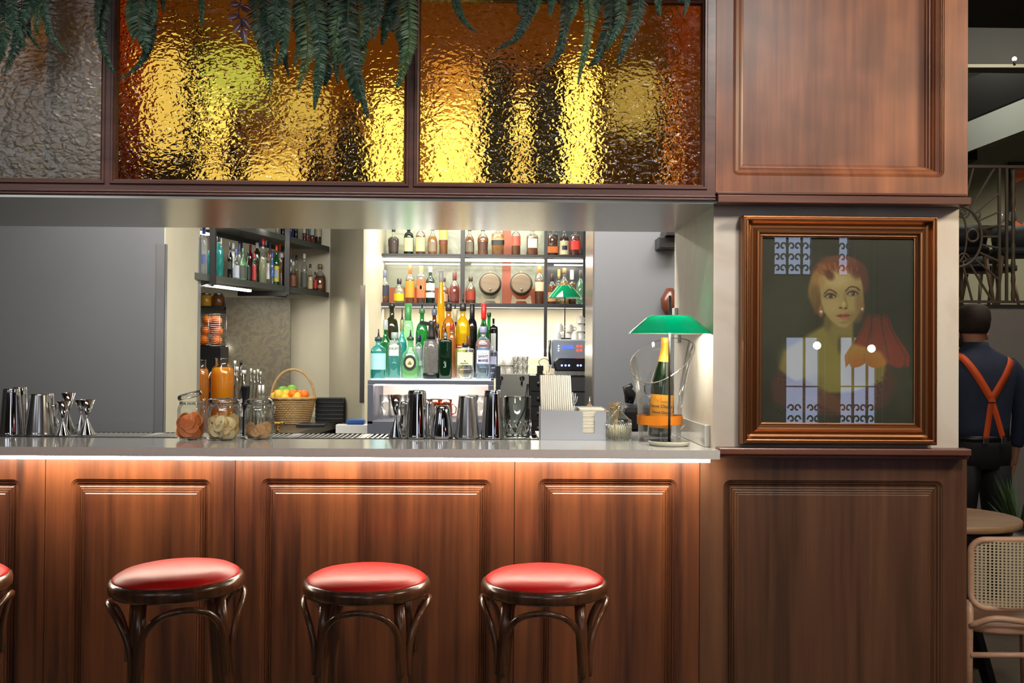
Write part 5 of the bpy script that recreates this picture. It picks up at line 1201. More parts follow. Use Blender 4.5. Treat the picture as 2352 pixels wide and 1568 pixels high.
# green glass desk lamp
Yl = 3.66; cl = px(1537, 1016, Yl)
lp_ = thing('table_lamp', 'green-shaded table lamp on a black pole on the worktop end', 'lamp', (cl.x, Yl, ZT+.0005))
def zl_(y): return Z(y, Yl, 1537)-ZT
Rs = 96*Yl/F_; Rt_ = 51*Yl/F_; zs0_, zs1_ = zl_(767), zl_(725)
green_g, nt, out = newmat('green lamp glass')
df = nt.nodes.new('ShaderNodeBsdfDiffuse'); df.inputs[0].default_value = s(0,120,88); tl = nt.nodes.new('ShaderNodeBsdfTranslucent'); tl.inputs[0].default_value = s(0,235,175)
m1 = nt.nodes.new('ShaderNodeMixShader'); m1.inputs[0].default_value = .5; nt.links.new(df.outputs[0], m1.inputs[1]); nt.links.new(tl.outputs[0], m1.inputs[2])
gl = nt.nodes.new('ShaderNodeBsdfGlossy'); gl.inputs['Roughness'].default_value = .06; lw = nt.nodes.new('ShaderNodeFresnel'); lw.inputs[0].default_value = 1.45
m2 = nt.nodes.new('ShaderNodeMixShader'); nt.links.new(lw.outputs[0], m2.inputs[0]); nt.links.new(m1.outputs[0], m2.inputs[1]); nt.links.new(gl.outputs[0], m2.inputs[2]); nt.links.new(m2.outputs[0], out.inputs[0])
MB().lathe([(Rs,zs0_),(Rs*.985,zs0_+.004),(Rt_*1.08,zs1_-.008),(Rt_*.95,zs1_-.001),(Rt_*.5,zs1_+.001),(.004,zs1_+.002)], 56, caps=(False, False)).build('lamp_shade', green_g, lp_)
MB().lathe([(Rs*.98,zs0_+.001),(Rs*.93,zs0_+.004),(Rt_*1.0,zs1_-.012),(.006,zs1_-.010)], 56, caps=(False, False)).build('shade_lining', glass('white opal glass', (1,1,1,1), .2, .2, body=.97, bodycol=(.95,.93,.85,1)), lp_)
MB().lathe([(Rt_*.55,zs1_-.040),(Rt_*.58,zs1_-.036),(Rt_*.58,zs1_-.024),(Rt_*.5,zs1_-.020)], 32).build('lamp_disc', emit('lamp disc', (1, .95, .78, 1), 110), lp_)
MB().tube([(0,0,.012),(0,0,zl_(679))], .0045, 10).build('pole', black_metal, lp_)
Rb_ = 48*Yl/F_
MB().lathe([(Rb_*.88,0),(Rb_*.96,.004),(Rb_,.014),(Rb_*.98,.016)], 48).build('lamp_base', plain('cream enamel', s(206,204,184), .25, coat=.5), lp_)
MB().lathe([(Rb_*.96,.0162),(Rb_*.96,.0175)], 48).build('base_top', plain('black gloss', s(16,18,18), .08, coat=1), lp_)
MB().tube([(0,-.0045,.02),(0,-.0055,zl_(770))], .0018, 6).build('power_cord', black_plastic, lp_)
t = thing('power_cord', 'white cable curling down behind the wine bucket', 'cord', (0, 0, 0))
pts = [px(1585, 948, 4.0), px(1583, 962, 4.0), px(1576, 974, 3.98), px(1566, 983, 3.95), px(1560, 992, 3.92)]
MB().tube(bez(pts, 20), .003, 6).build('cable', white_paint, t)

# preserving jars with dried fruit
def clipjar(label, xl_, xr_, ytop, yb, Y, items, lidopen=False):
    xm = (xl_+xr_)/2; c = px(xm, yb, Y); R = (xr_-xl_)/2*Y/F_; H = Z(ytop, Y, xm)-ZT
    t = thing('clip_jar', label, 'jar', (c.x, Y, ZT+.0005), group='glass jars of dried fruit')
    hl_ = H*.78
    MB().lathe([(R*.82,0),(R*.95,.004),(R,.012),(R,hl_*.78),(R*.93,hl_*.88),(R*.82,hl_*.93),(R*.82,hl_)], 32, caps=(True, False)).build('jar_body', clear, t)
    MB().lathe([(R*.72,.003),(R*.88,.007)], 24).build('jar_base', glass('thick base glass', (.9,.93,.92,1), 1.4, .03, base=.25), t)
    for q in (.80, .87): MB().lathe([(R*.84,hl_*1.0-(1-q)*.06),(R*.86,hl_-(1-q)*.06+.003),(R*.84,hl_-(1-q)*.06+.006)], 28, caps=(False, False)).build('neck_ring', glass('ring glass', (.94,.95,.94,1), 1.6, .02, base=.2), t)
    M = Matrix.Rotation(math.radians(-16 if lidopen else 0), 3, 'Y')
    lz = hl_+(.012 if lidopen else .003)
    MB().lathe([(R*.80,0),(R*.90,.004),(R*.90,.014),(R*.78,.020),(R*.7,.017),(R*.4,.014)], 30, (0 if not lidopen else -.003, 0, lz), tilt=M).build('lid', glass('lid glass', (.93,.95,.94,1), 1.5, .02, base=.14), t)
    w = MB()
    for sg in (-1, 1): w.tube(bez([(R*.84, sg*.012, hl_-.02), (R*.98, sg*.012, hl_-.004), (R*.92, sg*.010, hl_+.01), (R*1.08, sg*.008, hl_-.012), (R*1.02, sg*.006, hl_-.03)], 14), .0013, 5)
    w.lathe([(R*.835,hl_-.010),(R*.845,hl_-.009),(R*.835,hl_-.008)], 28, caps=(False, False)); w.build('wire_clip', mirror_steel, t)
    return t, R, hl_
def slices(label, center, R, h, kinds, n, seed):
    zs_used = 0
    r = random.Random(seed); mbs = {}
    for i in range(n):
        kd = kinds[i % len(kinds)]; a = r.random()*2*PI; rad = R*.78*math.sqrt(r.random())*.8+(R*.1); sz = r.uniform(.016, .022)*(kd[3])
        rad = min(rad, max(0, R*.95-sz*.9)); c0 = Vector((R*.62*math.sin(i*2.4), -R*.62*abs(math.cos(i*2.4)) if i % 3 else R*.3*math.cos(i*1.7), sz*.8+(h-1.6*sz)*i/max(1, n-1)))
        if r.random() < .5: c0.y = -abs(c0.y)
        nrm = Vector((r.uniform(-.45,.45), -1, r.uniform(-.4,.4))).normalized(); Q = nrm.to_track_quat('Z', 'Y').to_matrix()
        mb = mbs.setdefault(kd[0], (MB(), kd))[0]
        M = Q
        lim = lambda p: p
        prof_r = [(.0002, .0012), (sz*.25, .001), (sz*.82, .0015), (sz*.86, .0022)]
        mb.lathe([(sz*.95,-.0016),(sz,0),(sz*.95,.0016)], 16, tuple(c0), tilt=M, mi=0, smooth=False)
        mb.lathe([(.0005,.0021),(sz*.89,.0019)], 16, tuple(c0), tilt=M, mi=1, caps=(False, True), smooth=False)
        if kd[4]:
            for q in range(8):
                aa = q*PI/4; d = Vector((math.cos(aa), math.sin(aa), 0)); p1 = c0+M@(d*sz*.12+Vector((0,0,.0024))); p2 = c0+M@(d*sz*.85+Vector((0,0,.0024))); mb.bar(p1, p2, .0008, .0008, mi=0)
        else:
            for q in range(5):
                aa = q*2*PI/5; d = Vector((math.cos(aa), math.sin(aa), 0)); p1 = c0+M@(d*sz*.04+Vector((0,0,.0024))); p2 = c0+M@(d*sz*.28+Vector((0,0,.0024))); mb.bar(p1, p2, .0014, .001, mi=2)
    for nm, (mb, kd) in mbs.items():
        if len(mb.f) == 0: continue
        tag(mb.build(nm, [plain(nm+' rind', s(*kd[1]), .6), plain(nm+' flesh', s(*kd[2]), .6), plain('seed brown', s(90,56,36), .6)], None, center), label % nm.replace('_', ' '), 'dried fruit', kind='stuff')
t, R, h = clipjar('left clip jar of dried orange slices with its lid ajar', 408, 469, 897, 1011, 3.80, None, True)
slices('%s packed in the left clip jar', tuple(t.location), R*.92, h*.70, [('dried_orange_slices', (236,150,70), (232,120,60), 1.35, True)], 17, 3)
t, R, h = clipjar('middle and widest clip jar, full of dried apple slices', 474, 552, 907, 1012, 3.79, None)
slices('%s heaped in the middle clip jar', tuple(t.location), R*.92, h*.72, [('dried_apple_slices', (222,180,110), (246,224,172), 1.3, False)], 20, 5)
t, R, h = clipjar('right clip jar with a few dried lime and orange slices', 562, 627, 908, 1009, 3.83, None)
slices('%s at the bottom of the right clip jar', tuple(t.location), R*.92, h*.50, [('dried_citrus_slices', (190,150,90), (226,176,126), 1.15, True)], 12, 8)
# black muddler
c = px(560, 1003, 3.93); H = Z(887, 3.93, 560)-ZT
mu = thing('muddler', 'black muddler standing between the middle and right clip jars', 'muddler', (c.x, 3.95, ZT+.0022))
MB().lathe([(.011,0),(.0115,.01),(.011,.02),(.009,H*.5),(.0165,H*.60),(.0165,H*.64),(.012,H*.67),(.012,H*.74),(.015,H*.78),(.017,H*.96),(.018,H*.965),(.016,H)], 24).build('muddler_body', plain('muddler black', s(18,22,30), .4), mu)

# ---------------------------------------------------------------- back counter things
def gq(x, Y): return (X(x, Y), Y, ZC+.0005)
def juicejug(label, xm, w, ytop, Y, liq):
    H = Z(ytop, Y, xm)-ZC; R = w/2*Y/F_
    t = thing('juice_jar', label, 'jar', gq(xm, Y), group='jars of juice on the back counter')
    z0 = .0
    MB().lathe([(R*.9,z0),(R,z0+.01),(R,H*.78),(R*.9,H*.86),(R*.62,H*.90),(R*.62,H*.98),(R*.68,H)], 28).build('jar_body', clear, t)
    MB().lathe([(R*.9,.004),(R*.96,.015),(R*.96,H*.77),(R*.86,H*.85),(R*.6,H*.87)], 28).build('juice', lmat('juice') if liq else lmat('orangeq'), t)
    hb_ = MB(); hb_.tube([(-R*.95,-.01,H*.80),(-R*1.2,-.03,H*.70),(-R*1.1,-.03,H*.55),(-R*1.5,-.03,H*.45)], .012, 8); hb_.build('glass_handle', glass('handle glass', (.95,.96,.95,1), 1.6, .03, base=.25), t)
juicejug('large jar of bright orange juice on the back counter', 512, 52, 822, 6.75, True)
juicejug('jar of darker orange juice cut by the cream wall edge', 463, 34, 826, 6.65, False)
G6 = 'clear bottles on the back counter'
for k, (a, w, yt, Y) in enumerate(((540, 12, 828, 7.0), (554, 12, 828, 7.1), (545, 14, 842, 6.8), (561, 20, 850, 6.9), (577, 10, 846, 6.95), (585, 10, 850, 7.05), (593, 10, 848, 6.9), (599, 9, 853, 7.1))):
    H = Z(yt, Y, a)-ZC; R = w/2*Y/F_
    t = thing('glass_bottle', ('left slim', 'second slim', 'left stout', 'stout labelled', 'third slim', 'fourth slim', 'fifth slim', 'rightmost slim')[k] + ' clear bottle right of the orange juice', 'bottle', gq(a, Y), group=G6)
    MB().lathe([(R*.95,0),(R,.005),(R,H*.62),(R*.5,H*.74),(R*.45,H*.95)], 14).build('bottle_body', glass('counter glass', (.90,.93,.90,1), 1.3, .03, base=.12), t)
    MB().lathe([(R*.5,H*.93),(R*.52,H)], 12).build('cap', cmat((206,206,200)) if k != 1 else black_plastic, t)
    if k == 3: MB().lathe([(R*1.01,H*.2),(R*1.01,H*.5)], 14, caps=(False, False)).build('label', white_paint, t)
for k, a in enumerate((597, 605)):
    Y = 6.75; H = Z(884, Y, a)-ZC; t = thing('dropper_bottle', ('left' if k == 0 else 'right') + ' little clear bottle with white cap near the fruit basket', 'bottle', gq(a, Y), group='little white-capped bottles')
    MB().lathe([(.013,0),(.013,H*.7),(.006,H*.8)], 12).build('bottle_body', clear, t); MB().lathe([(.008,H*.8),(.008,H)], 12).build('cap', white_paint, t)
# fruit basket
Yf = 7.35; cb_ = px(672, 970, Yf); bz = ZC+.0005; bs = thing('fruit_basket', 'wicker basket with a tall hoop handle, heaped with citrus fruit', 'basket', (cb_.x, Yf, bz))
wick, nt, out = newmat('wicker')
pr = nt.nodes.new('ShaderNodeBsdfPrincipled'); nt.links.new(pr.outputs[0], out.inputs[0]); pr.inputs['Roughness'].default_value = .65
tc = nt.nodes.new('ShaderNodeTexCoord'); nz = nt.nodes.new('ShaderNodeTexNoise'); nz.inputs['Scale'].default_value = 60; nt.links.new(tc.outputs['Object'], nz.inputs['Vector'])
rp = nt.nodes.new('ShaderNodeValToRGB'); rp.color_ramp.elements[0].color = s(150,112,66); rp.color_ramp.elements[1].color = s(206,174,120); nt.links.new(nz.outputs[0], rp.inputs[0]); nt.links.new(rp.outputs[0], pr.inputs['Base Color'])
hb_ = Z(918, Yf, 672)-bz+.0; R1 = 50*Yf/F_; R0_ = 36*Yf/F_
mb = MB(); rows_ = 14; nst = 36
for j in range(rows_):
    f_ = j/(rows_-1); r = R0_+(R1-R0_)*f_**.8; pts = []
    for i in range(nst*2): a = PI*i/nst; pts.append(((r+.004*(1 if (i+j) % 2 else -1))*math.cos(a), (r*.8+.004*(1 if (i+j) % 2 else -1))*math.sin(a), .006+hb_*f_))
    mb.tube(pts, .0062, 5, closed=True)
mb.build('woven_side', wick, bs)
MB().tube([(R1*1.04*math.cos(a*PI/16), R1*.84*math.sin(a*PI/16), hb_+.012+.003*(a % 2)) for a in range(32)], .011, 8, closed=True).build('rim', wick, bs)
MB().lathe([(R0_,0),(R0_,.004)], 24, sy=.8).build('basket_bottom', wick, bs)
hh = Z(848, Yf, 664)-bz
MB().tube([(R1*1.0*math.cos(PI*i/24), .0, hb_+(hh-hb_)*math.sin(PI*i/24)) for i in range(25)], .0085, 8).build('handle', wick, bs)
lemon = plain('lemon peel', s(238,196,60), .45, bump=.3); lime = plain('green peel', s(120,176,60), .4, bump=.2)
def fr(xp, yp, r, mat, nm, lb_, dy=0, sx=1):
    dy = max(dy, -.065); c = px(xp, yp-(12 if yp > 912 else 4), Yf+dy); R = r*Yf/F_
    tag(MB().lathe([(.0005,-R*sx*1.04),(R*.3,-R*sx*.95),(R*.7,-R*.75*sx),(R,0),(R*.7,R*.75*sx),(R*.3,R*sx*.95),(.0005,R*sx*1.04)] if False else [(max(.0004, R*math.sin(PI*j/10)), -R*math.cos(PI*j/10)) for j in range(11)], 18).build(nm, mat, None, tuple(c)), lb_, nm, 'fruit in the wicker basket')
fr(640, 918, 11, lemon, 'lemon', 'leftmost lemon of the front row in the wicker basket', -.10)
fr(655, 927, 11, lemon, 'lemon', 'front lemon in the middle of the wicker basket, right of the leftmost', -.13)
fr(682, 924, 12, lemon, 'lemon', 'front lemon under the oranges in the wicker basket', -.12)
fr(668, 931, 9, lemon, 'lemon', 'lowest lemon at the rim of the wicker basket', -.14)
fr(631, 922, 10, lemon, 'lemon', 'lemon at the left rim of the wicker basket', -.03)
fr(657, 915, 10, lemon, 'lemon', 'lemon tucked behind the front middle lemon of the basket', -.04)
fr(674, 917, 11.5, orange, 'orange', 'front orange in the wicker basket', -.06)
fr(689, 911, 11.5, orange, 'orange', 'upper right orange in the wicker basket', 0)
fr(699, 918, 11, orange, 'orange', 'rightmost orange in the wicker basket', -.06)
fr(636, 908, 10, orange, 'orange', 'orange behind the left lemons in the wicker basket', .04)
fr(650, 904, 14, lime, 'lime', 'left green fruit on top of the wicker basket', -.02)
fr(670, 900, 13, lime, 'lime', 'right green fruit on top of the wicker basket', .0)
# black boxes
q = px(757, 968, 7.5); t = thing('black_crate', 'black ribbed plastic crate right of the fruit basket', 'crate', (0, 0, 0))
x0_, x1_ = X(731, 7.55), X(794, 7.55); zt_ = Z(913, 7.5, 757)
cb2 = MB().box(x0_, 7.45, ZC+.001, x1_, 7.58, zt_)
for i in range(5): z_ = ZC+.02+i*(zt_-ZC-.03)/5; cb2.box(x0_-.003, 7.446, z_, x1_+.003, 7.584, z_+.012)
cb2.build('crate_body', black_plastic, t, bevel=.003)
tag(MB().box(X(688, 7.1), 7.0, ZC+.0006, X(752, 7.1), 7.2, ZC+.02).build('black_tray', black_plastic, bevel=.003), 'flat black tray in front of the crate on the back counter', 'tray')
tag(MB().box(-.99, 6.90, Z(962, 6.95, 830)-.035, -.87, 6.985, Z(962, 6.95, 830)).build('blue_cloth', plain('blue cloth', s(50,90,160), .8), bevel=.01), 'small blue folded cloth at the wall corner left of the service station', 'cloth')
tag(MB().box(-1.06, 6.9, 0, -.84, 6.99, Z(962, 6.95, 830)-.0355).build('white_cabinet', white_paint, bevel=.004), 'narrow white cabinet under the blue cloth', 'cabinet')

# ---------------------------------------------------------------- coffee corner, right of the service station
YK = 7.3; zm0, zm1 = Z(862, YK, 1300), Z(779, YK, 1300)
cc = thing('steel_cabinet', 'stainless cabinet with black knobs left of the coffee machine', 'cabinet', (0, 0, 0))
xk0, xk1 = X(1147, YK), X(1216, YK); zk = Z(858, YK, 1180)
MB().box(xk0, YK, 0, xk1, 7.9, zk).build('cabinet_body', plain('light steel sheet', s(176,176,170), .3, metal=.5), cc, bevel=.004)
for a, b_ in ((1150, 868), (1199, 868)): 
    p = px(a, b_, YK-.01); MB().lathe([(.016,0),(.018,.01),(.012,.02)], 16, (p.x, YK, p.z), tilt=Matrix.Rotation(PI/2, 3, 'X')).build('knob', black_plastic, cc)
    MB().tube([(p.x, YK-.015, p.z), (p.x-.003, YK-.02, p.z-.05)], .007, 6).build('lever', black_plastic, cc)
dr = thing('drawer_unit', 'black drawer unit with round pulls under the coffee machine', 'drawers', (0, 0, 0))
xd0, xd1 = xk1+.004, 1.12
MB().box(xd0, YK-.1, 0, xd1, 7.9, zm0-.001).build('drawer_body', black_plastic, dr)
for i in range(6):
    z_ = zm0-.012-i*.105
    f = MB().box(xd0+.004, YK-.112, z_-.095, xd0+.13, YK-.1005, z_).build('drawer', black_metal, dr); MB().sphere((xd0+.06, YK-.122, z_-.045), .016).build('knob', black_plastic, f)
    MB().box(xd0+.14, YK-.112, z_-.095, xd1-.01, YK-.1005, z_).build('drawer', plain('dark grey drawer', s(70,72,76), .3), dr)
cm = thing('coffee_machine', 'silver espresso machine with black group cover and lit buttons', 'coffee machine', (0, 0, 0))
xm0, xm1 = X(1266, YK), 1.08
MB().box(xm0, YK, zm0+.05, xm1, YK+.5, zm1).build('machine_body', plain('machine silver', s(180,190,206), .25, metal=.5), cm, bevel=.012)
MB().box(xm0+.02, YK-.08, zm0, xm1-.02, YK+.45, zm0+.049).build('drip_base', steel, cm, bevel=.004)
p0, p1 = px(1281, 822, YK-.05), px(1281, 852, YK-.05)
gc = MB(); gc.prism([(p0.x-.0, p0.z+.0),(p0.x-.035, p0.z-.03),(p0.x-.02, p1.z),(xm1-.05, p1.z),(xm1-.05, p0.z)], YK-.09, YK-.001); gc.build('group_cover', plain('gloss black', s(20,20,24), .15, coat=1), cm, bevel=.01)
MB().tube([(xm0-.012, YK-.03, zm1-.01), (xm0-.016, YK-.05, zm1-.1), (xm0-.008, YK-.04, zm1-.18)], .009, 8).build('side_grip', black_plastic, cm)
def dot(a, b_, Y, r, m, nm): p = px(a, b_, Y); MB().sphere((p.x, Y, p.z), r).build(nm, m, cm)
red_l = emit('red indicator', (1,.04,.02,1), 5); blue_l = emit('blue indicator', (.3,.4,1,1), 5)
for a, b_ in ((1327, 795), (1335, 795), (1327, 804.5), (1335, 804.5)): dot(a, b_, YK-.002, .008, red_l, 'red_button')
for a in (1290.5, 1299, 1307, 1327, 1334): dot(a, 839, YK-.092, .007, blue_l, 'blue_button')
for b_ in (794, 800, 805): dot(1283, b_, YK-.002, .005, blue_l, 'status_light')
pp, qq = px(1292, 793, YK), px(1318, 801, YK); MB().box(pp.x, YK-.004, qq.z, qq.x, YK-.0001, pp.z).build('display', emit('blue display', (.12,.2,.8,1), 1.4), cm)
por = plain('white porcelain', s(232,230,224), .25, coat=.5)
def cup(label, xp, yb, Y, z, r=.033, flip=True, g='cups on the coffee machine'):
    x = px(xp, yb, Y).x; t = thing('coffee_cup', label, 'cup', (x, Y, z), group=g)
    h = .055; MB().lathe([(r,0),(r*.98,.01),(r*.9,h*.6),(r*.6,h),(r*.5,h+.003)] if flip else [(r*.5,0),(r*.7,.004),(r*.95,h*.5),(r,h),(r*.95,h),(r*.85,h*.5)], 20, caps=(False, True)).build('cup_body', por, t)
    MB().tube([(r*.9,0,h*.25),(r*1.45,0,h*.3),(r*1.45,0,h*.6),(r*.8,0,h*.7)], .004, 6).build('handle', por, t)
    return t
zz0 = zm1+.0005
for k, (a, Y, lv) in enumerate(((1279, 7.42, 0), (1287, 7.66, 0), (1308, 7.62, 0), (1322, 7.45, 0), (1334, 7.45, 0), (1284, 7.48, 1), (1308, 7.62, 1), (1334, 7.45, 1), (1333, 7.45, 2))):
    cup(('leftmost lower', 'second lower', 'lower rear', 'lower right', 'rightmost lower', 'upper left', 'upper rear', 'upper right', 'topmost right')[k] + ' white cup stacked on top of the coffee machine', a, 780, Y, zz0+lv*.0585)
zk0 = zk+.0005
for k, (a, Y, lv) in enumerate(((1151, 7.36, 0), (1161, 7.45, 0), (1171, 7.36, 0), (1151, 7.36, 1), (1160, 7.45, 1), (1171, 7.36, 1), (1156, 7.4, 2))):
    if lv == 2: continue
    cup(('left lower', 'middle lower', 'right lower', 'left upper', 'middle upper', 'right upper')[k] + ' white cup in the stack on the steel cabinet', a, 850, Y, zk0+lv*.0585, g='cups on the steel cabinet')
for k, (a, Y, lv) in enumerate(((1184, 7.36, 0), (1196, 7.42, 0), (1206, 7.36, 0), (1184, 7.36, 1), (1196, 7.42, 1), (1206, 7.36, 1))):
    x = px(a, 850, Y).x
    tag(MB().lathe([(.018,0),(.022,.045),(.026,.06),(.024,.06),(.020,.045),(.0001,.006)], 16, caps=(True, False)).build('shot_glass', glass('bright glass', (.96,.97,.96,1), 1.6, .05, body=.25, bodycol=(.95,.95,.93,1), base=.2), None, (x, Y, zk0+lv*.061)), ('left lower', 'middle lower', 'right lower', 'left upper', 'middle upper', 'right upper')[k] + ' small clear glass on the steel cabinet', 'glass', 'small glasses on the steel cabinet')
gr = thing('charger', 'small black device with a looping cable on the black drawers', 'device', (X(1241, 7.25), 7.25, zm0))
MB().box(-.03, -.02, 0, .03, .04, .014).box(-.022, -.015, .0141, .022, .03, .07).build('device_body', black_plastic, gr, bevel=.004)
MB().tube(bez([(0,0,.07),(-.01,0,.10),(.03,0,.12),(.07,0,.09),(.06,0,.02)], 16), .0025, 6).build('cable', black_plastic, gr)
# second green lamp on the machine
Yg = 7.5; cg = px(1297, 784, Yg); t = thing('table_lamp', 'smaller green-shaded lamp with a thin pole standing on top of the coffee machine', 'lamp', (cg.x, Yg, zz0))
zs_0, zs_1 = Z(684, Yg, 1297)-zz0, Z(655, Yg, 1297)-zz0; RG = 41*Yg/F_
MB().lathe([(RG,zs_0),(RG*.98,zs_0+.003),(RG*.42,zs_1-.004),(RG*.3,zs_1),(.004,zs_1+.001)], 36, caps=(False, False)).build('lamp_shade', green_g, t)
MB().lathe([(RG*.97,zs_0+.0005),(RG*.40,zs_1-.010),(.005,zs_1-.008)], 36, caps=(False, False)).build('shade_lining', plain('white enamel', s(206,216,206), .4), t)
MB().tube([(0,0,.01),(0,0,zs_1)], .004, 8).build('pole', black_metal, t); MB().lathe([(.06,0),(.062,.01),(.055,.012)], 24).build('lamp_base', black_metal, t)
# right dark corner behind the pass
tag(MB().box(X(1432, 4.7), 4.7, 0, X(1600, 4.7), 5.2, Z(1000, 4.7)).build('low_cabinet', black_plastic), 'low black cabinet behind the bar at the right', 'cabinet')
bx = thing('black_box', 'black box-shaped appliance behind the wine bucket', 'appliance', (0, 0, 0)); zb_ = Z(1000, 4.7)
MB().box(X(1432, 4.75), 4.75, zb_+.0005, X(1580, 4.75), 4.98, Z(932, 4.75, 1500)).build('appliance_body', black_plastic, bx, bevel=.03)
MB().tube([px(1445, 926, 4.85), px(1448, 905, 4.85), px(1440, 890, 4.85), px(1452, 884, 4.85)], [.02,.03,.024,.012], 10).build('handle', black_plastic, bx)
for k, a in enumerate((1425, 1440)):
    p = px(a, 930, 4.85); t = thing('wine_glass', ('left' if k == 0 else 'right') + ' wine glass standing on the black appliance behind the bucket', 'glass', (X((1494, 1512)[k], 4.85), 4.85, Z(932, 4.75, 1500)+.0005), group='wine glasses by the black appliance')
    MB().lathe([(.028,0),(.004,.004),(.004,.035),(.03,.06),(.032,.085),(.026,.105)], 18, caps=(True, False)).build('glass_body', clear_blue, t)
t = thing('wall_camera', 'small black bracket device high on the dark wall near the pillar', 'device', (0, 0, 0))
p = px(1532, 550, 5.5); MB().box(p.x-.05, 5.45, p.z-.05, p.x+.06, YD-.001, p.z+.01).box(p.x-.02, 5.40, p.z+.0105, p.x+.06, YD-.001, p.z+.05).build('device_body', black_plastic, t, bevel=.004)
t = thing('wall_socket', 'small white socket on the pillar return above the green lamp', 'socket', (0, 0, 0))
p = px(1554, 719, 4.27); MB().box(XPL-.014, 4.235, p.z-.022, XPL-.0005, 4.30, p.z+.022).build('socket_plate', white_paint, t, bevel=.003)
t = thing('wall_socket', 'small white socket under the green lamp shade', 'socket', (0, 0, 0))
p = px(1560, 776, 4.2); MB().box(XPL-.012, 4.17, p.z-.02, XPL-.0005, 4.22, p.z+.02).build('socket_plate', white_paint, t, bevel=.003)
t = thing('reflected_shape', 'brown and dark ornament imitating a reflection behind the green lamp', 'stand-in shape', (0, 0, 0))  # brown body built in place of a reflection
p = px(1541, 695, 5.5); MB().lathe([(.02,-.07),(.045,-.03),(.05,.02),(.03,.06),(.02,.08)], 18, (p.x, 5.54, p.z)).build('reflection_body', plain('brown reflection', s(96,50,32), .25), t)

# ---------------------------------------------------------------- bar stools
leather = plain('red vinyl', s(240,34,32), .36, noise=.02, coat=0, spec=.35)
def make_stool():
    t = thing('bar_stool', 'x', 'stool', (0, 0, 0), group='red topped bar stools')
    Zr = .728; Rr = .190
    MB().lathe([(.150,Zr-.040),(.182,Zr-.040),(.190,Zr-.032),(.1915,Zr-.016),(.188,Zr-.004),(.181,Zr),(.172,Zr-.001)], 56, caps=(False, False)).build('seat_ring', stool_wood, t)
    MB().lathe([(.176,Zr-.012),(.1795,Zr-.002),(.178,Zr+.004),(.170,Zr+.010),(.154,Zr+.018),(.125,Zr+.0245),(.08,Zr+.0285),(.04,Zr+.030),(.0005,Zr+.030)], 56, caps=(True, False)).build('seat', leather, t)
    for k in range(4):
        a = PI/4+k*PI/2; ca, sa = math.cos(a), math.sin(a)
        MB().tube([(r*ca, r*sa, z) for r, z in ((.150,Zr-.040),(.158,.60),(.170,.45),(.185,.25),(.205,.0))], [.0165,.0175,.0170,.0155,.013], 12).build('leg', stool_wood, t)
        a1 = a+PI/2; pts = []
        for i in range(25):
            q = PI*i/24; f_ = (1-math.cos(q))/2; f2 = .5+(f_-.5)*.90; aa = a+(a1-a)*f2
            r = .176+.012*math.sin(q); z = .475+.195*math.sin(q)**.62
            if i in (0, 24): r = .180
            pts.append((r*math.cos(aa), r*math.sin(aa), z))
        MB().tube(pts, [.0085]+[.0095]*23+[.0085], 10).build('arch_brace', stool_wood, t)
    MB().tube([(.178*math.cos(2*PI*i/40), .178*math.sin(2*PI*i/40), .27) for i in range(40)], .010, 8, closed=True).build('foot_ring', stool_wood, t)
    return t
st0 = make_stool()
ST = [(843, 1326, 3.11, 0, 'red-topped bentwood bar stool in the middle, in front of the widest panel'),
      (424, 1319, 3.02, 22, 'leftmost fully visible red-topped bar stool, slightly turned and tilted'),
      (1250, 1329, 3.11, -4, 'rightmost red-topped bar stool, nearest the framed portrait'),
      (-136, 1322, 3.03, 10, 'red-topped bar stool cut by the left edge of the frame')]
for i, (xp, yp, Y, rz, lb_) in enumerate(ST):
    o = st0 if i == 0 else copy_thing(st0)
    c = px(xp, yp, Y); o.location = (c.x, Y, 0); o.rotation_euler = (0, 0, math.radians(rz)); o['label'] = lb_
    o.scale = (1, 1, c.z/.728) if abs(c.z-.728) > .004 else (1, 1, 1)
    if i == 1: o.rotation_euler = (0, math.radians(-1.6), math.radians(rz))

# ---------------------------------------------------------------- ferns hanging over the screen
tz = ztop
plb = thing('planter_trough', 'long dark planter trough on top of the glazed screen, above the frame', 'planter', (0, 0, 0))
pm = MB(); pm.box(-2.6, 3.41, tz+.0005, .75, 3.60, tz+.02).box(-2.6, 3.41, tz+.02, .75, 3.425, tz+.16).box(-2.6, 3.585, tz+.02, .75, 3.60, tz+.16).box(-2.6, 3.425, tz+.02, -2.585, 3.585, tz+.16).box(.735, 3.425, tz+.02, .75, 3.585, tz+.16)
pm.build('trough', plain('dark planter', s(50,44,40), .6), plb)
MB().box(-2.584, 3.426, tz+.021, .734, 3.584, tz+.13).build('soil', plain('potting soil', s(50,36,26), .9), plb)
leafm = [plain('fern green a', s(44,78,58), .5, noise=.15, nscale=40), plain('fern green b', s(34,62,50), .5, noise=.15, nscale=40), plain('fern green c', s(70,100,60), .5, noise=.15, nscale=40)]
rf = random.Random(11)
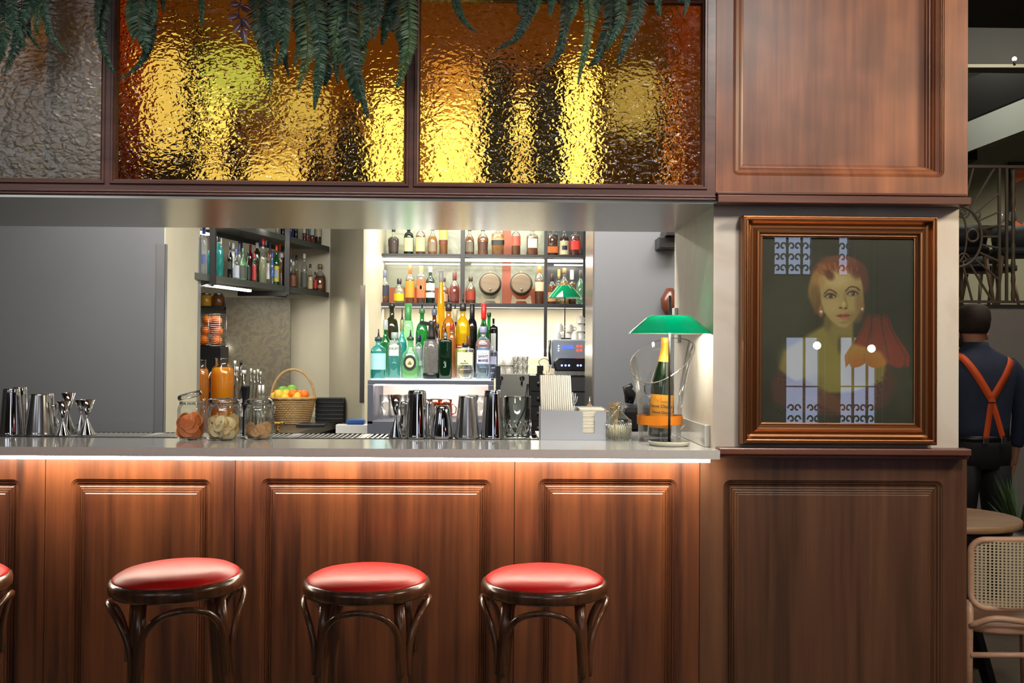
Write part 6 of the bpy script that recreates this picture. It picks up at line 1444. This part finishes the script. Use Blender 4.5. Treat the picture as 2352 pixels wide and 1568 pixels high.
def frond(parent, pts, w, Y, off, mi=0):
    """pts: pixels from the top down; w: full width in pixels"""
    P_ = [px(a, b, Y-.012*math.sin(i)) for i, (a, b) in enumerate(pts)]
    first = P_[0]
    P_ = [Vector((first.x+off*.2, 3.50, tz+.13)), Vector((first.x+off*.1, 3.43, tz+.20)), Vector((first.x, Y, tz+.12))] + P_
    L = sum((P_[i+1]-P_[i]).length for i in range(len(P_)-1)); n = max(12, int(L/.0085)); Q = bez(P_, n)
    Q = [q-parent.location for q in Q]
    mb = MB(); mb.tube(Q, [.0022*(1-.6*i/n)+.0003 for i in range(n+1)], 5, mi=0)
    Wm = w*1.22*Y/F_/2; zt0 = px(pts[0][0], pts[0][1], Y).z-parent.location.z
    for i in range(3, n+1):
        f_ = i/n; T = (Q[min(i+1, n)]-Q[i-1]).normalized(); Sd = T.cross(Vector((0, -1, 0)))
        if Sd.length < .2: Sd = Vector((1, 0, 0))
        Sd.normalize(); Fn = Sd.cross(T).normalized()
        ln = Wm*(min(1, .35+f_*2.5))*(1-max(0, (f_-.45)/.55)**1.5*.86)*rf.uniform(.82, 1.1)
        for sg in (-1, 1):
            dr = (Sd*sg*math.cos(.35)+T*math.sin(.35)+Fn*rf.uniform(-.45, .25)).normalized(); wd = T*.0060*(.6+.4*(1-f_))
            b = Q[i]; cv_ = Fn*(-.12*ln)
            tw_ = Fn*rf.uniform(-.003, .003)
            vs = [b-wd*.35, b+dr*ln*.22-wd*1.0+tw_, b+dr*ln*.65-wd*.8+cv_*.4, b+dr*ln+T*.002+cv_, b+dr*ln*.65+wd*.75+cv_*.4, b+dr*ln*.22+wd*.9-tw_, b+wd*.35, b+dr*ln*.45+cv_*.1+Fn*.0012]
            mb.add(vs, [(0,1,7,6),(1,2,7),(2,3,7),(3,4,7),(4,5,7),(5,6,7)], mi, True)
    return mb.build('frond', leafm, parent, fixn=False)
def fern(label, xc, fr_):
    c = px(xc, 0, 3.5); t = thing('hanging_fern', label, 'fern', (c.x, 3.50, tz+.13), group='ferns along the planter trough')
    for k, (pts, w) in enumerate(fr_):
        frond(t, pts, w, 3.39-.02*(k % 3)-.004*(k % 4), rf.uniform(-.06, .06), (0, 1, 0, 1, 2)[k % 5])
fern('trailing fern at the far left of the amber glazing', 40, [([(12,-20),(10,60),(4,110),(-8,155)],46),([(50,-20),(46,60),(34,110),(10,172)],50),([(30,-20),(28,40),(44,80),(56,112)],34),([(66,-20),(60,40),(66,75),(92,112)],26),([(84,-20),(86,30),(82,60),(88,78)],22),([(98,-20),(104,40),(120,85),(152,124)],26),([(2,-20),(-14,60),(-20,120)],44),([(72,-20),(58,30),(40,60),(30,90)],40)])
fern('fern trailing over the stile between the left and middle amber panes', 280, [([(240,-20),(232,40),(230,80),(244,130),(262,168)],34),([(228,-20),(222,30),(226,60)],26),([(322,-20),(318,50),(330,90),(338,120)],62),([(340,-20),(346,60),(340,110),(318,150),(274,184)],30),([(306,-20),(300,40),(306,92)],44),([(345,-20),(352,30),(350,60)],34),([(372,-20),(376,26)],26),([(462,-20),(464,30),(462,62)],20)])
fern('largest fern clump hanging in front of the middle amber pane', 740, [([(590,-20),(592,50),(606,110),(610,172)],58),([(612,-20),(616,60),(622,120),(618,215)],44),([(655,-20),(654,60),(650,120),(636,150)],34),([(652,-20),(650,60),(654,130),(662,170)],30),([(700,-20),(706,60),(704,130),(684,205)],62),([(722,-20),(732,70),(734,150),(728,200),(722,250)],44),([(745,-20),(744,60),(738,110),(752,160),(746,195)],52),([(775,-20),(782,60),(792,130),(810,190),(822,232)],54),([(800,-20),(800,70),(812,150),(830,215),(845,270)],50),([(820,-20),(826,60),(828,120),(826,160)],58),([(846,-20),(850,30),(842,80),(826,108)],40),([(868,-20),(866,40),(858,90)],40),([(892,-20),(890,40),(884,70),(878,102)],42),([(912,-20),(920,60),(926,100),(918,150)],48),([(938,-20),(940,60),(938,110),(922,170),(912,200)],44),([(690,-20),(684,40),(690,90),(676,150)],46),([(766,-20),(762,60),(768,130),(776,190)],40),([(640,-20),(630,30),(636,70),(628,110)],40),([(906,-20),(898,30),(902,70)],40),([(790,-20),(776,40),(770,90),(770,140)],46)])
fern('thin-fronded fern hanging in front of the right amber pane', 1360, [([(1046,-20),(1052,20),(1068,50),(1094,74)],26),([(1215,-20),(1212,30),(1198,65),(1180,92),(1142,112)],32),([(1268,-20),(1266,14),(1262,38)],24),([(1302,-20),(1298,50),(1290,100),(1278,130),(1252,156)],30),([(1350,-20),(1354,50),(1346,110),(1336,150),(1328,192)],28),([(1316,-20),(1318,20),(1310,50)],34),([(1400,-20),(1404,40),(1388,90),(1372,135),(1352,152)],40),([(1425,-20),(1428,40),(1410,80),(1396,110)],36),([(1470,-20),(1462,40),(1446,80),(1430,120),(1418,148)],36),([(1228,-20),(1232,10),(1222,40)],38),([(1512,-20),(1512,16),(1516,36)],24),([(1560,-20),(1578,0),(1572,34)],26),([(1372,-20),(1366,30),(1362,60)],40),([(1200,-20),(1196,10),(1190,34)],30)])
t = thing('striped_trailing_plant', 'purple plant with pink-striped leaves trailing among the ferns', 'plant', (px(550, 0, 3.5).x, 3.5, tz+.13))
sp = bez([(0,0,0),(0,-.08,.06),(0,-.115,-.02)]+[tuple(px(a, b, 3.385)-t.location) for a, b in ((552,-10),(548,30),(556,60),(564,85))], 24)
MB().tube(sp, .002, 6).build('stem', plain('purple stem', s(84,50,70), .5), t)
pur, pin = plain('purple leaf', s(72,50,66), .4), plain('pink leaf stripe', s(176,128,150), .4)
for k, (a, b, dx, dy, sz) in enumerate(((552,8,-24,4,1.2),(552,14,26,10,1.1),(550,34,-26,10,1.2),(552,40,22,26,1.1),(556,62,8,38,1.2),(554,50,-18,26,.9),(548,0,10,-16,1))):
    p = px(a, b, 3.38)-t.location; q = px(a+dx*1.1, b+dy*1.1, 3.36)-t.location; d = q-p; n_ = d.cross(Vector((0,1,0))).normalized()
    vs = [p, p+d*.3+n_*.011*sz, p+d*.65+n_*.009*sz, q, p+d*.65-n_*.009*sz, p+d*.3-n_*.011*sz, p+d*.4+Vector((0,-.004,0))]
    vs2 = [p+d*.1+n_*.002+Vector((0,-.003,0)), p+d*.5+n_*.006+Vector((0,-.0045,0)), p+d*.9+n_*.001+Vector((0,-.002,0)), p+d*.5+n_*.002+Vector((0,-.006,0))]
    MB().add(vs, [(0,1,6),(1,2,6),(2,3,6),(3,4,6),(4,5,6),(5,0,6)], 0, True).add(vs2, [(0,1,2,3)], 1).build('leaf', [pur, pin], t, fixn=False)

# ---------------------------------------------------------------- dining room seen right of the pillar
struct('ceiling_dining', MB().box(1.62, 4.33, 4.6, 8, 12, 4.7), dark_ceiling)
struct('wall_far', MB().box(1.6, 11.9, 0, 8, 12, 4.7), plain('olive plaster', s(128,126,106), .85, noise=.03))
struct('wall_mezzanine', MB().box(1.62, 7.5, 0, 8, 7.62, 1.80), plain('warm grey plaster', s(150,145,138), .85, noise=.02))
struct('floor_mezzanine', MB().box(1.62, 7.62, 1.66, 8, 11.9, 1.80), plain('mezzanine floor', s(84,70,56), .6))
struct('ceiling_soffit', MB().box(1.66, 4.33, Z(64, 5.2, 2280), 8, 5.2, 4.59), plain('black soffit', s(26,30,26), .9))
struct('trim_6', MB().box(1.62, 6.6, Z(148, 6.6, 2280), 8, 6.8, 4.59), plain('grey beam', s(92,94,90), .85))
bb = MB(); bb.bar(px(2150,262,8.8), px(2600,76,8.8), .5, .32); bb.bar(px(2150,330,10.6), px(2480,205,10.6), .5, .40)
struct('trim_7', bb, plain('grey roof beam', s(38,40,38), .85))
struct('trim_8', MB().bar(px(2190,152,6.3), px(2800,152,6.3), .02), plain('olive rail', s(110,108,70), .4))
t = thing('spot_lamp', 'small bright spot lamp clipped on the rail under the dark ceiling', 'lamp', tuple(px(2330,150,6.29)))
MB().cyl((0,0,0), .008, .03, 8).build('stem', black_metal, t); MB().sphere((0,0,.04), .014).build('bulb', emit('spot bulb', (1,.9,.7,1), 6), t)
rust = plain('weathered iron', s(104,92,76), .55, metal=.3)
YRr = 7.46
rl = thing('iron_railing', 'wrought iron mezzanine railing with sunburst bars and scrolls', 'railing', (0, 0, 0))
def pr_(a, b): return px(a, b, YRr)
mb = MB(); mb.bar(pr_(2150,382), pr_(2900,387), .03, .02); mb.build('top_rail', rust, rl)
MB().bar(pr_(2150,692), pr_(2900,697), .02, .02).build('bottom_rail', rust, rl)
for a in (2295, 2312, 2420, 2560, 2700, 2890): MB().bar(pr_(a,384), pr_(a,696), .018).build('post', rust, rl)
MB().lathe([(.010+.007*abs(math.sin(i*.9)), i*(pr_(0,384).z-pr_(0,696).z)/30) for i in range(31)], 10, tuple(pr_(2327,696))).build('turned_baluster', rust, rl)
ry = MB(); cxx, cyy = 2200, 543
for k in range(11):
    a = -PI/2+.22+k*(PI-.44)/10; ca, sa = math.cos(a), math.sin(a)
    p0 = (cxx+56*ca, cyy+70*sa); tt = []
    if ca > .01: tt.append((2294-cxx)/ca)
    if abs(sa) > .01: tt.append(((692-cyy) if sa > 0 else (384-cyy))/sa)
    q = min(v for v in tt if v > 0); ry.bar(pr_(*p0), pr_(cxx+q*ca, cyy+q*sa), .013)
ry.build('sunburst_bars', rust, rl)
rg = MB()
rg.tube([pr_(cxx+55*math.cos(a*PI/24-PI/2), cyy+70*math.sin(a*PI/24-PI/2)) for a in range(25)], .011, 6)
rg.tube([pr_(cxx+20*math.cos(a*PI/24-PI/2), cyy+58*math.sin(a*PI/24-PI/2)) for a in range(25)], .008, 6)
rg.tube([pr_(2234+13*math.cos(a*PI/10), 541+14*math.sin(a*PI/10)) for a in range(20)], .009, 6, closed=True)
for cy_, sg in ((488, 1), (594, -1)): rg.tube([pr_(2212+(14-i*.55)*math.cos(i*.45), cy_+sg*(14-i*.55)*math.sin(i*.45)) for i in range(24)], .007, 6)
rg.build('scrolls', rust, rl)
# mezzanine table, glasses, chairs
zmz = 1.80; Ym = 9.0; xa, xb = X(2150, Ym), X(2420, Ym)
tb = thing('dining_table', 'dark wooden dining table up on the mezzanine behind the railing', 'table', ((xa+xb)/2, Ym, zmz+.0005)); hw = (xb-xa)/2
MB().box(-hw, -.3, .70, hw, .3, .74).build('tabletop', side_wood, tb, bevel=.004)
for sx in (-1, 1):
    for sy in (-1, 1): MB().box(sx*(hw-.06)-.025, sy*.25-.025, 0, sx*(hw-.06)+.025, sy*.25+.025, .6999).build('leg', side_wood, tb)
for k, a in enumerate((2231, 2304, 2322)):
    c = px(a, 520, Ym); t = thing('wine_glass', ('left', 'middle', 'right')[k] + ' wine glass on the mezzanine table', 'glass', (c.x+(.02 if k == 2 else 0), Ym-.1+.12*(k % 2)+(.1 if k==2 else 0), zmz+.7412), group='wine glasses on the mezzanine table')
    MB().lathe([(.03,0),(.004,.004),(.004,.06),(.034,.09),(.038,.12),(.032,.16)], 18, caps=(True, False)).build('glass_body', glass('bright glass', (.96,.97,.96,1), 1.6, .05, body=.25, bodycol=(.95,.95,.93,1), base=.2), t)
def mchair(xp, Y, label, dark, legc, rz=0):
    t = thing('dining_chair', label, 'chair', (X(xp, Y), Y, zmz+.0005), rz, group='chairs on the mezzanine')
    MB().lathe([(.18,.42),(.22,.43),(.22,.48),(.18,.49)], 20, se=3).build('seat', dark, t)
    MB().lathe([(.215,.47),(.23,.56),(.22,.65)], 16, a0=-PI*.9, a1=-PI*.1, caps=(False, False)).build('backrest', dark, t).modifiers.new('thick', 'SOLIDIFY').thickness = .02
    for sx in (-1, 1):
        for sy in (-1, 1): MB().tube([(sx*.15, sy*.15, .42), (sx*.2, sy*.2, 0)], [.02,.012], 8).build('leg', legc, t)
legw = plain('pale chair legs', s(150,128,100), .5); darkup = plain('black upholstery', s(26,28,30), .6)
mchair(2196, 8.2, 'black upholstered chair at the left of the mezzanine table', darkup, legw, .2); mchair(2340, 8.2, 'dark tub chair with pale wooden legs at the right of the mezzanine table', plain('slate upholstery', s(48,56,58), .6), legw, -.3)
mchair(2272, 9.75, 'black upholstered chair behind the mezzanine table', darkup, legw, PI)
# poster
Yp = 11.86; po = thing('poster', 'framed orange poster with a dark figure on the far wall', 'poster', (0, 0, 0))
x0_, x1_, z0_, z1_ = X(2318, Yp), X(2420, Yp), Z(575, Yp, 2340), Z(372, Yp, 2340)
MB().box(x0_, Yp, z0_, x1_, 11.899, z1_).build('frame', black_plastic, po)
MB().box(x0_+.06, Yp-.004, z0_+.04, x1_-.06, Yp-.0005, z1_-.05).build('print', plain('poster orange', s(196,96,50), .6), po)
MB().prism([(x0_+.07,z0_+.35),(x0_+.07,z1_-.25),(x0_+.16,z1_-.2),(x0_+.26,z1_-.32),(x0_+.22,z1_-.5),(x0_+.24,z0_+.5),(x0_+.15,z0_+.30)], Yp-.008, Yp-.0042).build('figure', plain('poster shadow', s(90,78,62), .6), po)
MB().prism([(x0_+.08,z1_-.14),(x0_+.30,z1_-.12),(x0_+.30,z1_-.17),(x0_+.08,z1_-.19)], Yp-.008, Yp-.0042).build('banner', plain('poster deep orange', s(170,70,36), .6), po)
t = thing('wall_speaker', 'small black loudspeaker on the far wall above the mezzanine railing', 'speaker', (0, 0, 0))
p = px(2226, 352, 11.6); MB().box(p.x-.22, 11.55, p.z-.09, p.x+.08, 11.899, p.z+.09).build('speaker_body', black_plastic, t, bevel=.01)

# round table and cane chair
tx, ty, tzz = 1.998, 4.52, .706
rt_ = thing('round_table', 'round pale-wood cafe table with a black base beyond the pillar', 'table', (tx, ty, 0))
MB().lathe([(.30,tzz-.03),(.318,tzz-.028),(.32,tzz-.004),(.314,tzz)], 48).build('tabletop', wood('pale oak', s(150,114,80), s(196,160,120), rough=.4, coat=.1, horiz=True), rt_)
MB().lathe([(.28,tzz-.06),(.28,tzz-.031)], 32).build('apron', black_metal, rt_)
for k in range(4): a = k*PI/2+.5; MB().bar((.02*math.cos(a), .02*math.sin(a), tzz-.061), (.24*math.cos(a), .24*math.sin(a), .0), .04).build('leg', black_metal, rt_)
MB().tube([(.16*math.cos(2*PI*i/24), .16*math.sin(2*PI*i/24), .25) for i in range(24)], .014, 6, closed=True).build('stretcher', black_metal, rt_)
Yq = 3.78; xq0 = X(2221, Yq); Wq = .44; ch = thing('cane_chair', 'pale pink-beige bentwood chair with a woven cane back, right of the pillar', 'chair', (xq0+Wq/2, Yq, 0))
beige = wood('pale beech', s(196,150,118), s(222,180,148), rough=.4, coat=.15, horiz=True)
zt2, zb2 = Z(1230, Yq, 2290), Z(1392, Yq, 2290); h = Wq/2
def bk_y(x): return -.05*(1-(x/h)**2)
rim = [(-h+.012,bk_y(-h)+.02,zb2-.03)] + [( -h+.012+.0*(1), 0, zb2+.05)]
loop = rrect(-h+.012, zb2-.0, h-.012, zt2-.011, .05, 8)
MB().tube([(a, bk_y(a), b) for a, b in loop], .0125, 8, closed=True).build('back_frame', beige, ch)
cane = plain('woven cane', s(206,190,156), .6)
cm_ = MB(); nx_, nz_ = 30, 22; gx = [(-h+.02)+(Wq-.04)*i/nx_ for i in range(nx_+1)]; gz = [zb2+.005+(zt2-zb2-.02)*j/nz_ for j in range(nz_+1)]
w2 = .0043
for i in range(nx_):
    for j in range(nz_):
        xm_, zm_ = (gx[i]+gx[i+1])/2, (gz[j]+gz[j+1])/2; cellx, cellz = (gx[1]-gx[0])/2, (gz[1]-gz[0])/2
        if abs(xm_) > h-.045 and zm_ > zt2-.045: 
            if (abs(xm_)-(h-.045))**2+(zm_-(zt2-.045))**2 > .04**2: continue
        hole = [(xm_+w2*1.0*math.cos(q*PI/4+PI/8)*.92, zm_+w2*math.sin(q*PI/4+PI/8)*.92) for q in range(8)]
        box_ = [(xm_+cellx, zm_+cellz*.41), (xm_+cellx*.41, zm_+cellz), (xm_-cellx*.41, zm_+cellz), (xm_-cellx, zm_+cellz*.41), (xm_-cellx, zm_-cellz*.41), (xm_-cellx*.41, zm_-cellz), (xm_+cellx*.41, zm_-cellz), (xm_+cellx, zm_-cellz*.41)]
        vs = [(a, bk_y(a)-.002, b) for a, b in hole]+[(a, bk_y(a)-.002, b) for a, b in box_]
        fcs = [(q, (q+1) % 8, 8+(q+1) % 8, 8+q) for q in range(8)]
        co_ = [(xm_+cellx, zm_+cellz),(xm_-cellx, zm_+cellz),(xm_-cellx, zm_-cellz),(xm_+cellx, zm_-cellz)]
        o_ = len(vs); vs += [(a, bk_y(a)-.002, b) for a, b in co_]
        fcs += [(8, 9, o_), (10, 11, o_+1), (12, 13, o_+2), (14, 15, o_+3)]
        cm_.add(vs, fcs)
cn = cm_.build('cane_back', cane, ch, fixn=False); cn.modifiers.new('thick', 'SOLIDIFY').thickness = .002
zs3 = Z(1437, Yq, 2290)
MB().lathe([(h*1.0,zs3-.028),(h*1.02,zs3-.02),(h*1.02,zs3-.002),(h*.98,zs3+.004)], 40, (0, h-.03, 0), se=3, sy=.95).build('seat', beige, ch)
MB().tube(bez([(-h+.012,.0,zs3+.0),(-h*.6,-.04,zb2-.035),(0,-.052,zb2-.045),(h*.6,-.04,zb2-.035),(h-.012,0,zs3)], 16), .012, 8).build('lower_rail', beige, ch)
for sx in (-1, 1):
    MB().tube([(sx*(h-.014), 0, zb2+.02), (sx*(h-.014), .01, zs3-.02), (sx*(h+.0), -.02, 0)], [.013,.015,.012], 10).build('leg', beige, ch)
    MB().tube([(sx*(h-.04), 2*h-.08, zs3-.028), (sx*(h-.01), 2*h-.03, 0)], [.016,.012], 10).build('leg', beige, ch)
MB().tube([(-h+.01,-.005,Z(1503, Yq, 2290)), (h-.01,-.005,Z(1503, Yq, 2290))], .011, 8).build('stretcher', beige, ch)
t = thing('potted_plant', 'small green plant beyond the round table', 'plant', (X(2338, 5.3), 5.3, 0))
MB().lathe([(.08,0),(.11,.45),(.12,.5)], 20).build('pot', white_wall, t)
pl = MB()
for i in range(60):
    a = rf.random()*2*PI; l = rf.uniform(.08,.2); z0 = .5; d = Vector((math.cos(a)*l, math.sin(a)*l, rf.uniform(.05,.3))); b = Vector((0,0,z0)); n_ = d.cross(Vector((0,0,1))).normalized()*.012
    pl.add([b, b+d*.5+n_, b+d, b+d*.5-n_], [(0,1,2,3)], 0)
pl.build('foliage', leafm[2], t, fixn=False)

# ---------------------------------------------------------------- the man with orange braces
kM = 5.8/F_
def mx_(p): return (p-1135)*kM
def mz_(y): return CAMZ-(y-819.5)*kM
XM, YMn = mx_(2258), 5.8
man = thing('person', 'bearded person seen from behind in a navy shirt with crossed orange braces', 'person', (XM, YMn, 0))
skin_m = plain('skin', s(190,132,104), .55); navy = plain('navy shirt', s(44,54,76), .8, noise=.1, nscale=20); blackt = plain('black trousers', s(20,20,22), .8)
hair_m = plain('dark brown hair', s(50,38,30), .7, noise=.3, nscale=120, bump=.6, bscale=400)
def loft(mb, rings, n=28, mi=0, caps=True):
    vs = []
    for (cx_, cy_, z, rx, ry_) in rings:
        for i in range(n):
            a = 2*PI*i/n; ca, sa = math.cos(a), math.sin(a); q = (abs(ca)**2.4+abs(sa)**2.4)**(-1/2.4)
            vs.append((cx_+rx*q*ca, cy_+ry_*q*sa, z))
    fs = [(j*n+i, j*n+(i+1) % n, (j+1)*n+(i+1) % n, (j+1)*n+i) for j in range(len(rings)-1) for i in range(n)]
    if caps: fs += [tuple(range(n))[::-1], tuple((len(rings)-1)*n+i for i in range(n))]
    mb.add(vs, fs, mi, True)
# body: one skinned surface from a skeleton
import bmesh
def skinned(name, verts, edges, radii, mat, parent, root=0, levels=2):
    me = bpy.data.meshes.new(name); me.from_pydata(verts, edges, []); me.update(); o = bpy.data.objects.new(name, me); COL.objects.link(o); o.parent = parent; me.materials.append(mat)
    sk = o.modifiers.new('skin', 'SKIN'); sk.use_smooth_shade = True
    for i, r in enumerate(radii): me.skin_vertices[0].data[i].radius = r if isinstance(r, tuple) else (r, r); me.skin_vertices[0].data[i].use_root = (i == root)
    sb_ = o.modifiers.new('sub', 'SUBSURF'); sb_.levels = levels; sb_.render_levels = levels
    return o
hx = mx_(2249)-XM
V = [(0,0,.93),(0,.0,1.15),(0,.01,1.32),(hx*.5,.01,1.44),(hx,.02,1.50),(hx,.03,1.58),(hx,.02,1.655)]; E = [(0,1),(1,2),(2,3),(3,4),(4,5),(5,6)]; Rr_ = [(.13,.10),(.12,.09),(.13,.09),(.055,.055),(.058,.06),(.078,.088),(.062,.075)]
def chain(start, pts):
    i0 = start
    for p, r in pts: V.append(p); Rr_.append(r); E.append((i0, len(V)-1)); i0 = len(V)-1
    return i0
for sg in (-1, 1):
    wr = chain(2, [((sg*.17,.0,1.36),(.045,.045)),((sg*.238,.0,1.10),(.032,.032)),((sg*.235,.05,.88),(.028,.026)),((sg*.232,.07,.81),(.036,.016))])
    for k, (fx, ln) in enumerate(((-.024,.070),(-.008,.080),(.008,.076),(.024,.062))):
        chain(wr, [((sg*.225,.07+fx,.775),.0095),((sg*.216,.072+fx,.775-ln*.5),.0085),((sg*.204,.070+fx,.775-ln),.0075)])
    chain(wr-0, [((sg*.222,.105,.800),.0105),((sg*.212,.118,.765),.009)])
    chain(0, [((sg*.095,0,.85),(.085,.09)),((sg*.11,.02,.48),(.055,.06)),((sg*.12,0,.09),(.038,.042)),((sg*.125,.10,.045),(.035,.03))])
skinned('body', V, E, Rr_, skin_m, man)
for sg in (-1, 1): MB().sphere((hx+sg*.083, .035, mz_(770)), .020, .45, .8, 1.35).build('ear', skin_m, man)
# hair and beard
hm = MB(); loft(hm, [(hx,.03,1.545,.070,.082),(hx,.02,1.58,.078,.096),(hx,.02,1.63,.084,.104),(hx,.02,1.67,.080,.098),(hx,.02,1.70,.062,.080),(hx,.02,1.714,.035,.045)], 32); hm.build('hair', hair_m, man)
MB().sphere((hx-.045, .06, 1.515), .05, .8, .9, 1.1).build('beard', hair_m, man)
# shirt: torso loft with sleeves
sh_ = MB(); loft(sh_, [(0,0,.955,.160,.118),(0,0,1.02,.162,.118),(0,0,1.12,.172,.120),(0,.0,1.22,.188,.125),(0,.0,1.31,.205,.125),(0,.005,1.37,.200,.112),(0,.01,1.41,.165,.092),(hx*.4,.012,1.445,.105,.074),(hx*.6,.015,1.47,.072,.068),(hx*.7,.018,1.495,.066,.066)], 36)
sh_.build('shirt', navy, man)
for sg in (-1, 1):
    MB().tube(bez([(sg*.155,.0,1.375),(sg*.205,.0,1.30),(sg*.238,.0,1.18),(sg*.243,.0,1.08),(sg*.245,.03,.97),(sg*.240,.05,.905)], 16), [.055+.014*math.sin(min(1, i/5)*PI/2)-.0020*i for i in range(17)], 14).build('sleeve', navy, man)
bl_ = MB(); loft(bl_, [(0,0,mz_(1013),.163,.121),(0,0,mz_(1000),.165,.122)], 36); bl_.build('belt', plain('black belt', s(16,16,16), .35), man)
tr_ = MB(); loft(tr_, [(0,0,.958,.160,.117),(0,0,.90,.172,.125),(0,0,.84,.172,.124),(0,0,.78,.160,.112)], 32); tr_.build('trousers', blackt, man)
for sg in (-1, 1):
    tl_ = MB(); loft(tl_, [(sg*.082,0,.80,.080,.112),(sg*.10,.0,.60,.078,.095),(sg*.11,.01,.40,.066,.075),(sg*.12,0,.05,.060,.070)], 20); tl_.build('trouser_leg', blackt, man)
    MB().lathe([(.045,0),(.05,.02),(.045,.05),(.03,.07)], 16, (sg*.122, .05, 0), sy=2.4).build('shoe', plain('black shoe', s(18,18,18), .3), man)
def back_y(x, z):
    rs = [(.955,.160,.118),(1.12,.172,.120),(1.22,.188,.125),(1.31,.205,.125),(1.37,.200,.112),(1.41,.165,.092),(1.445,.105,.074),(1.47,.07,.065)]
    for (z0,a0,b0),(z1,a1,b1) in zip(rs, rs[1:]):
        if z0 <= z <= z1: f_ = (z-z0)/(z1-z0); a = a0+(a1-a0)*f_; b = b0+(b1-b0)*f_; break
    else: a, b = rs[-1][1:] if z > 1.47 else rs[0][1:]
    q = max(0, 1-(abs(x)/a)**2.4)**(1/2.4); return -b*q-.006
org = plain('orange elastic', s(236,92,34), .6)
def strap(p0, p1, w=.042):
    n = 18; vs = []; d2 = Vector((p1[0]-p0[0], p1[1]-p0[1])).normalized(); nn = Vector((d2.y, -d2.x))
    for i in range(n+1):
        f_ = i/n; x, z = p0[0]+(p1[0]-p0[0])*f_, p0[1]+(p1[1]-p0[1])*f_
        for sg in (-1, 1): xx, z_ = x+nn.x*sg*w/2, z+nn.y*sg*w/2; vs.append((xx, back_y(xx, z_), z_))
    m_ = MB().add(vs, [(2*i, 2*i+1, 2*i+3, 2*i+2) for i in range(n)], 0, True); o = m_.build('brace_strap', org, man, fixn=False); o.modifiers.new('thick', 'SOLIDIFY').thickness = .003; return o
cxz = (mx_(2262)-XM, mz_(916)); 
strap((mx_(2196)-XM, mz_(806)), cxz); strap((mx_(2320)-XM, mz_(822)), cxz); strap(cxz, (mx_(2250)-XM, mz_(1004)), .034); strap(cxz, (mx_(2291)-XM, mz_(1002)), .034)
silver = metal('clip silver', s(200,200,200), .25)
MB().prism([(cxz[0]-.022,cxz[1]-.012),(cxz[0]+.022,cxz[1]-.012),(cxz[0],cxz[1]+.03)], back_y(*cxz)-.008, back_y(*cxz)-.004).build('brace_patch', org, man)
MB().box(cxz[0]-.025, back_y(*cxz)-.010, cxz[1]-.018, cxz[0]+.025, back_y(*cxz)-.005, cxz[1]-.012).build('brace_buckle', silver, man)
for a, b_ in ((2250, 1008), (2291, 1006)): MB().box(mx_(a)-XM-.016, -.128, mz_(b_)-.02, mx_(a)-XM+.016, -.121, mz_(b_)+.012).build('brace_clip', silver, man, bevel=.002)
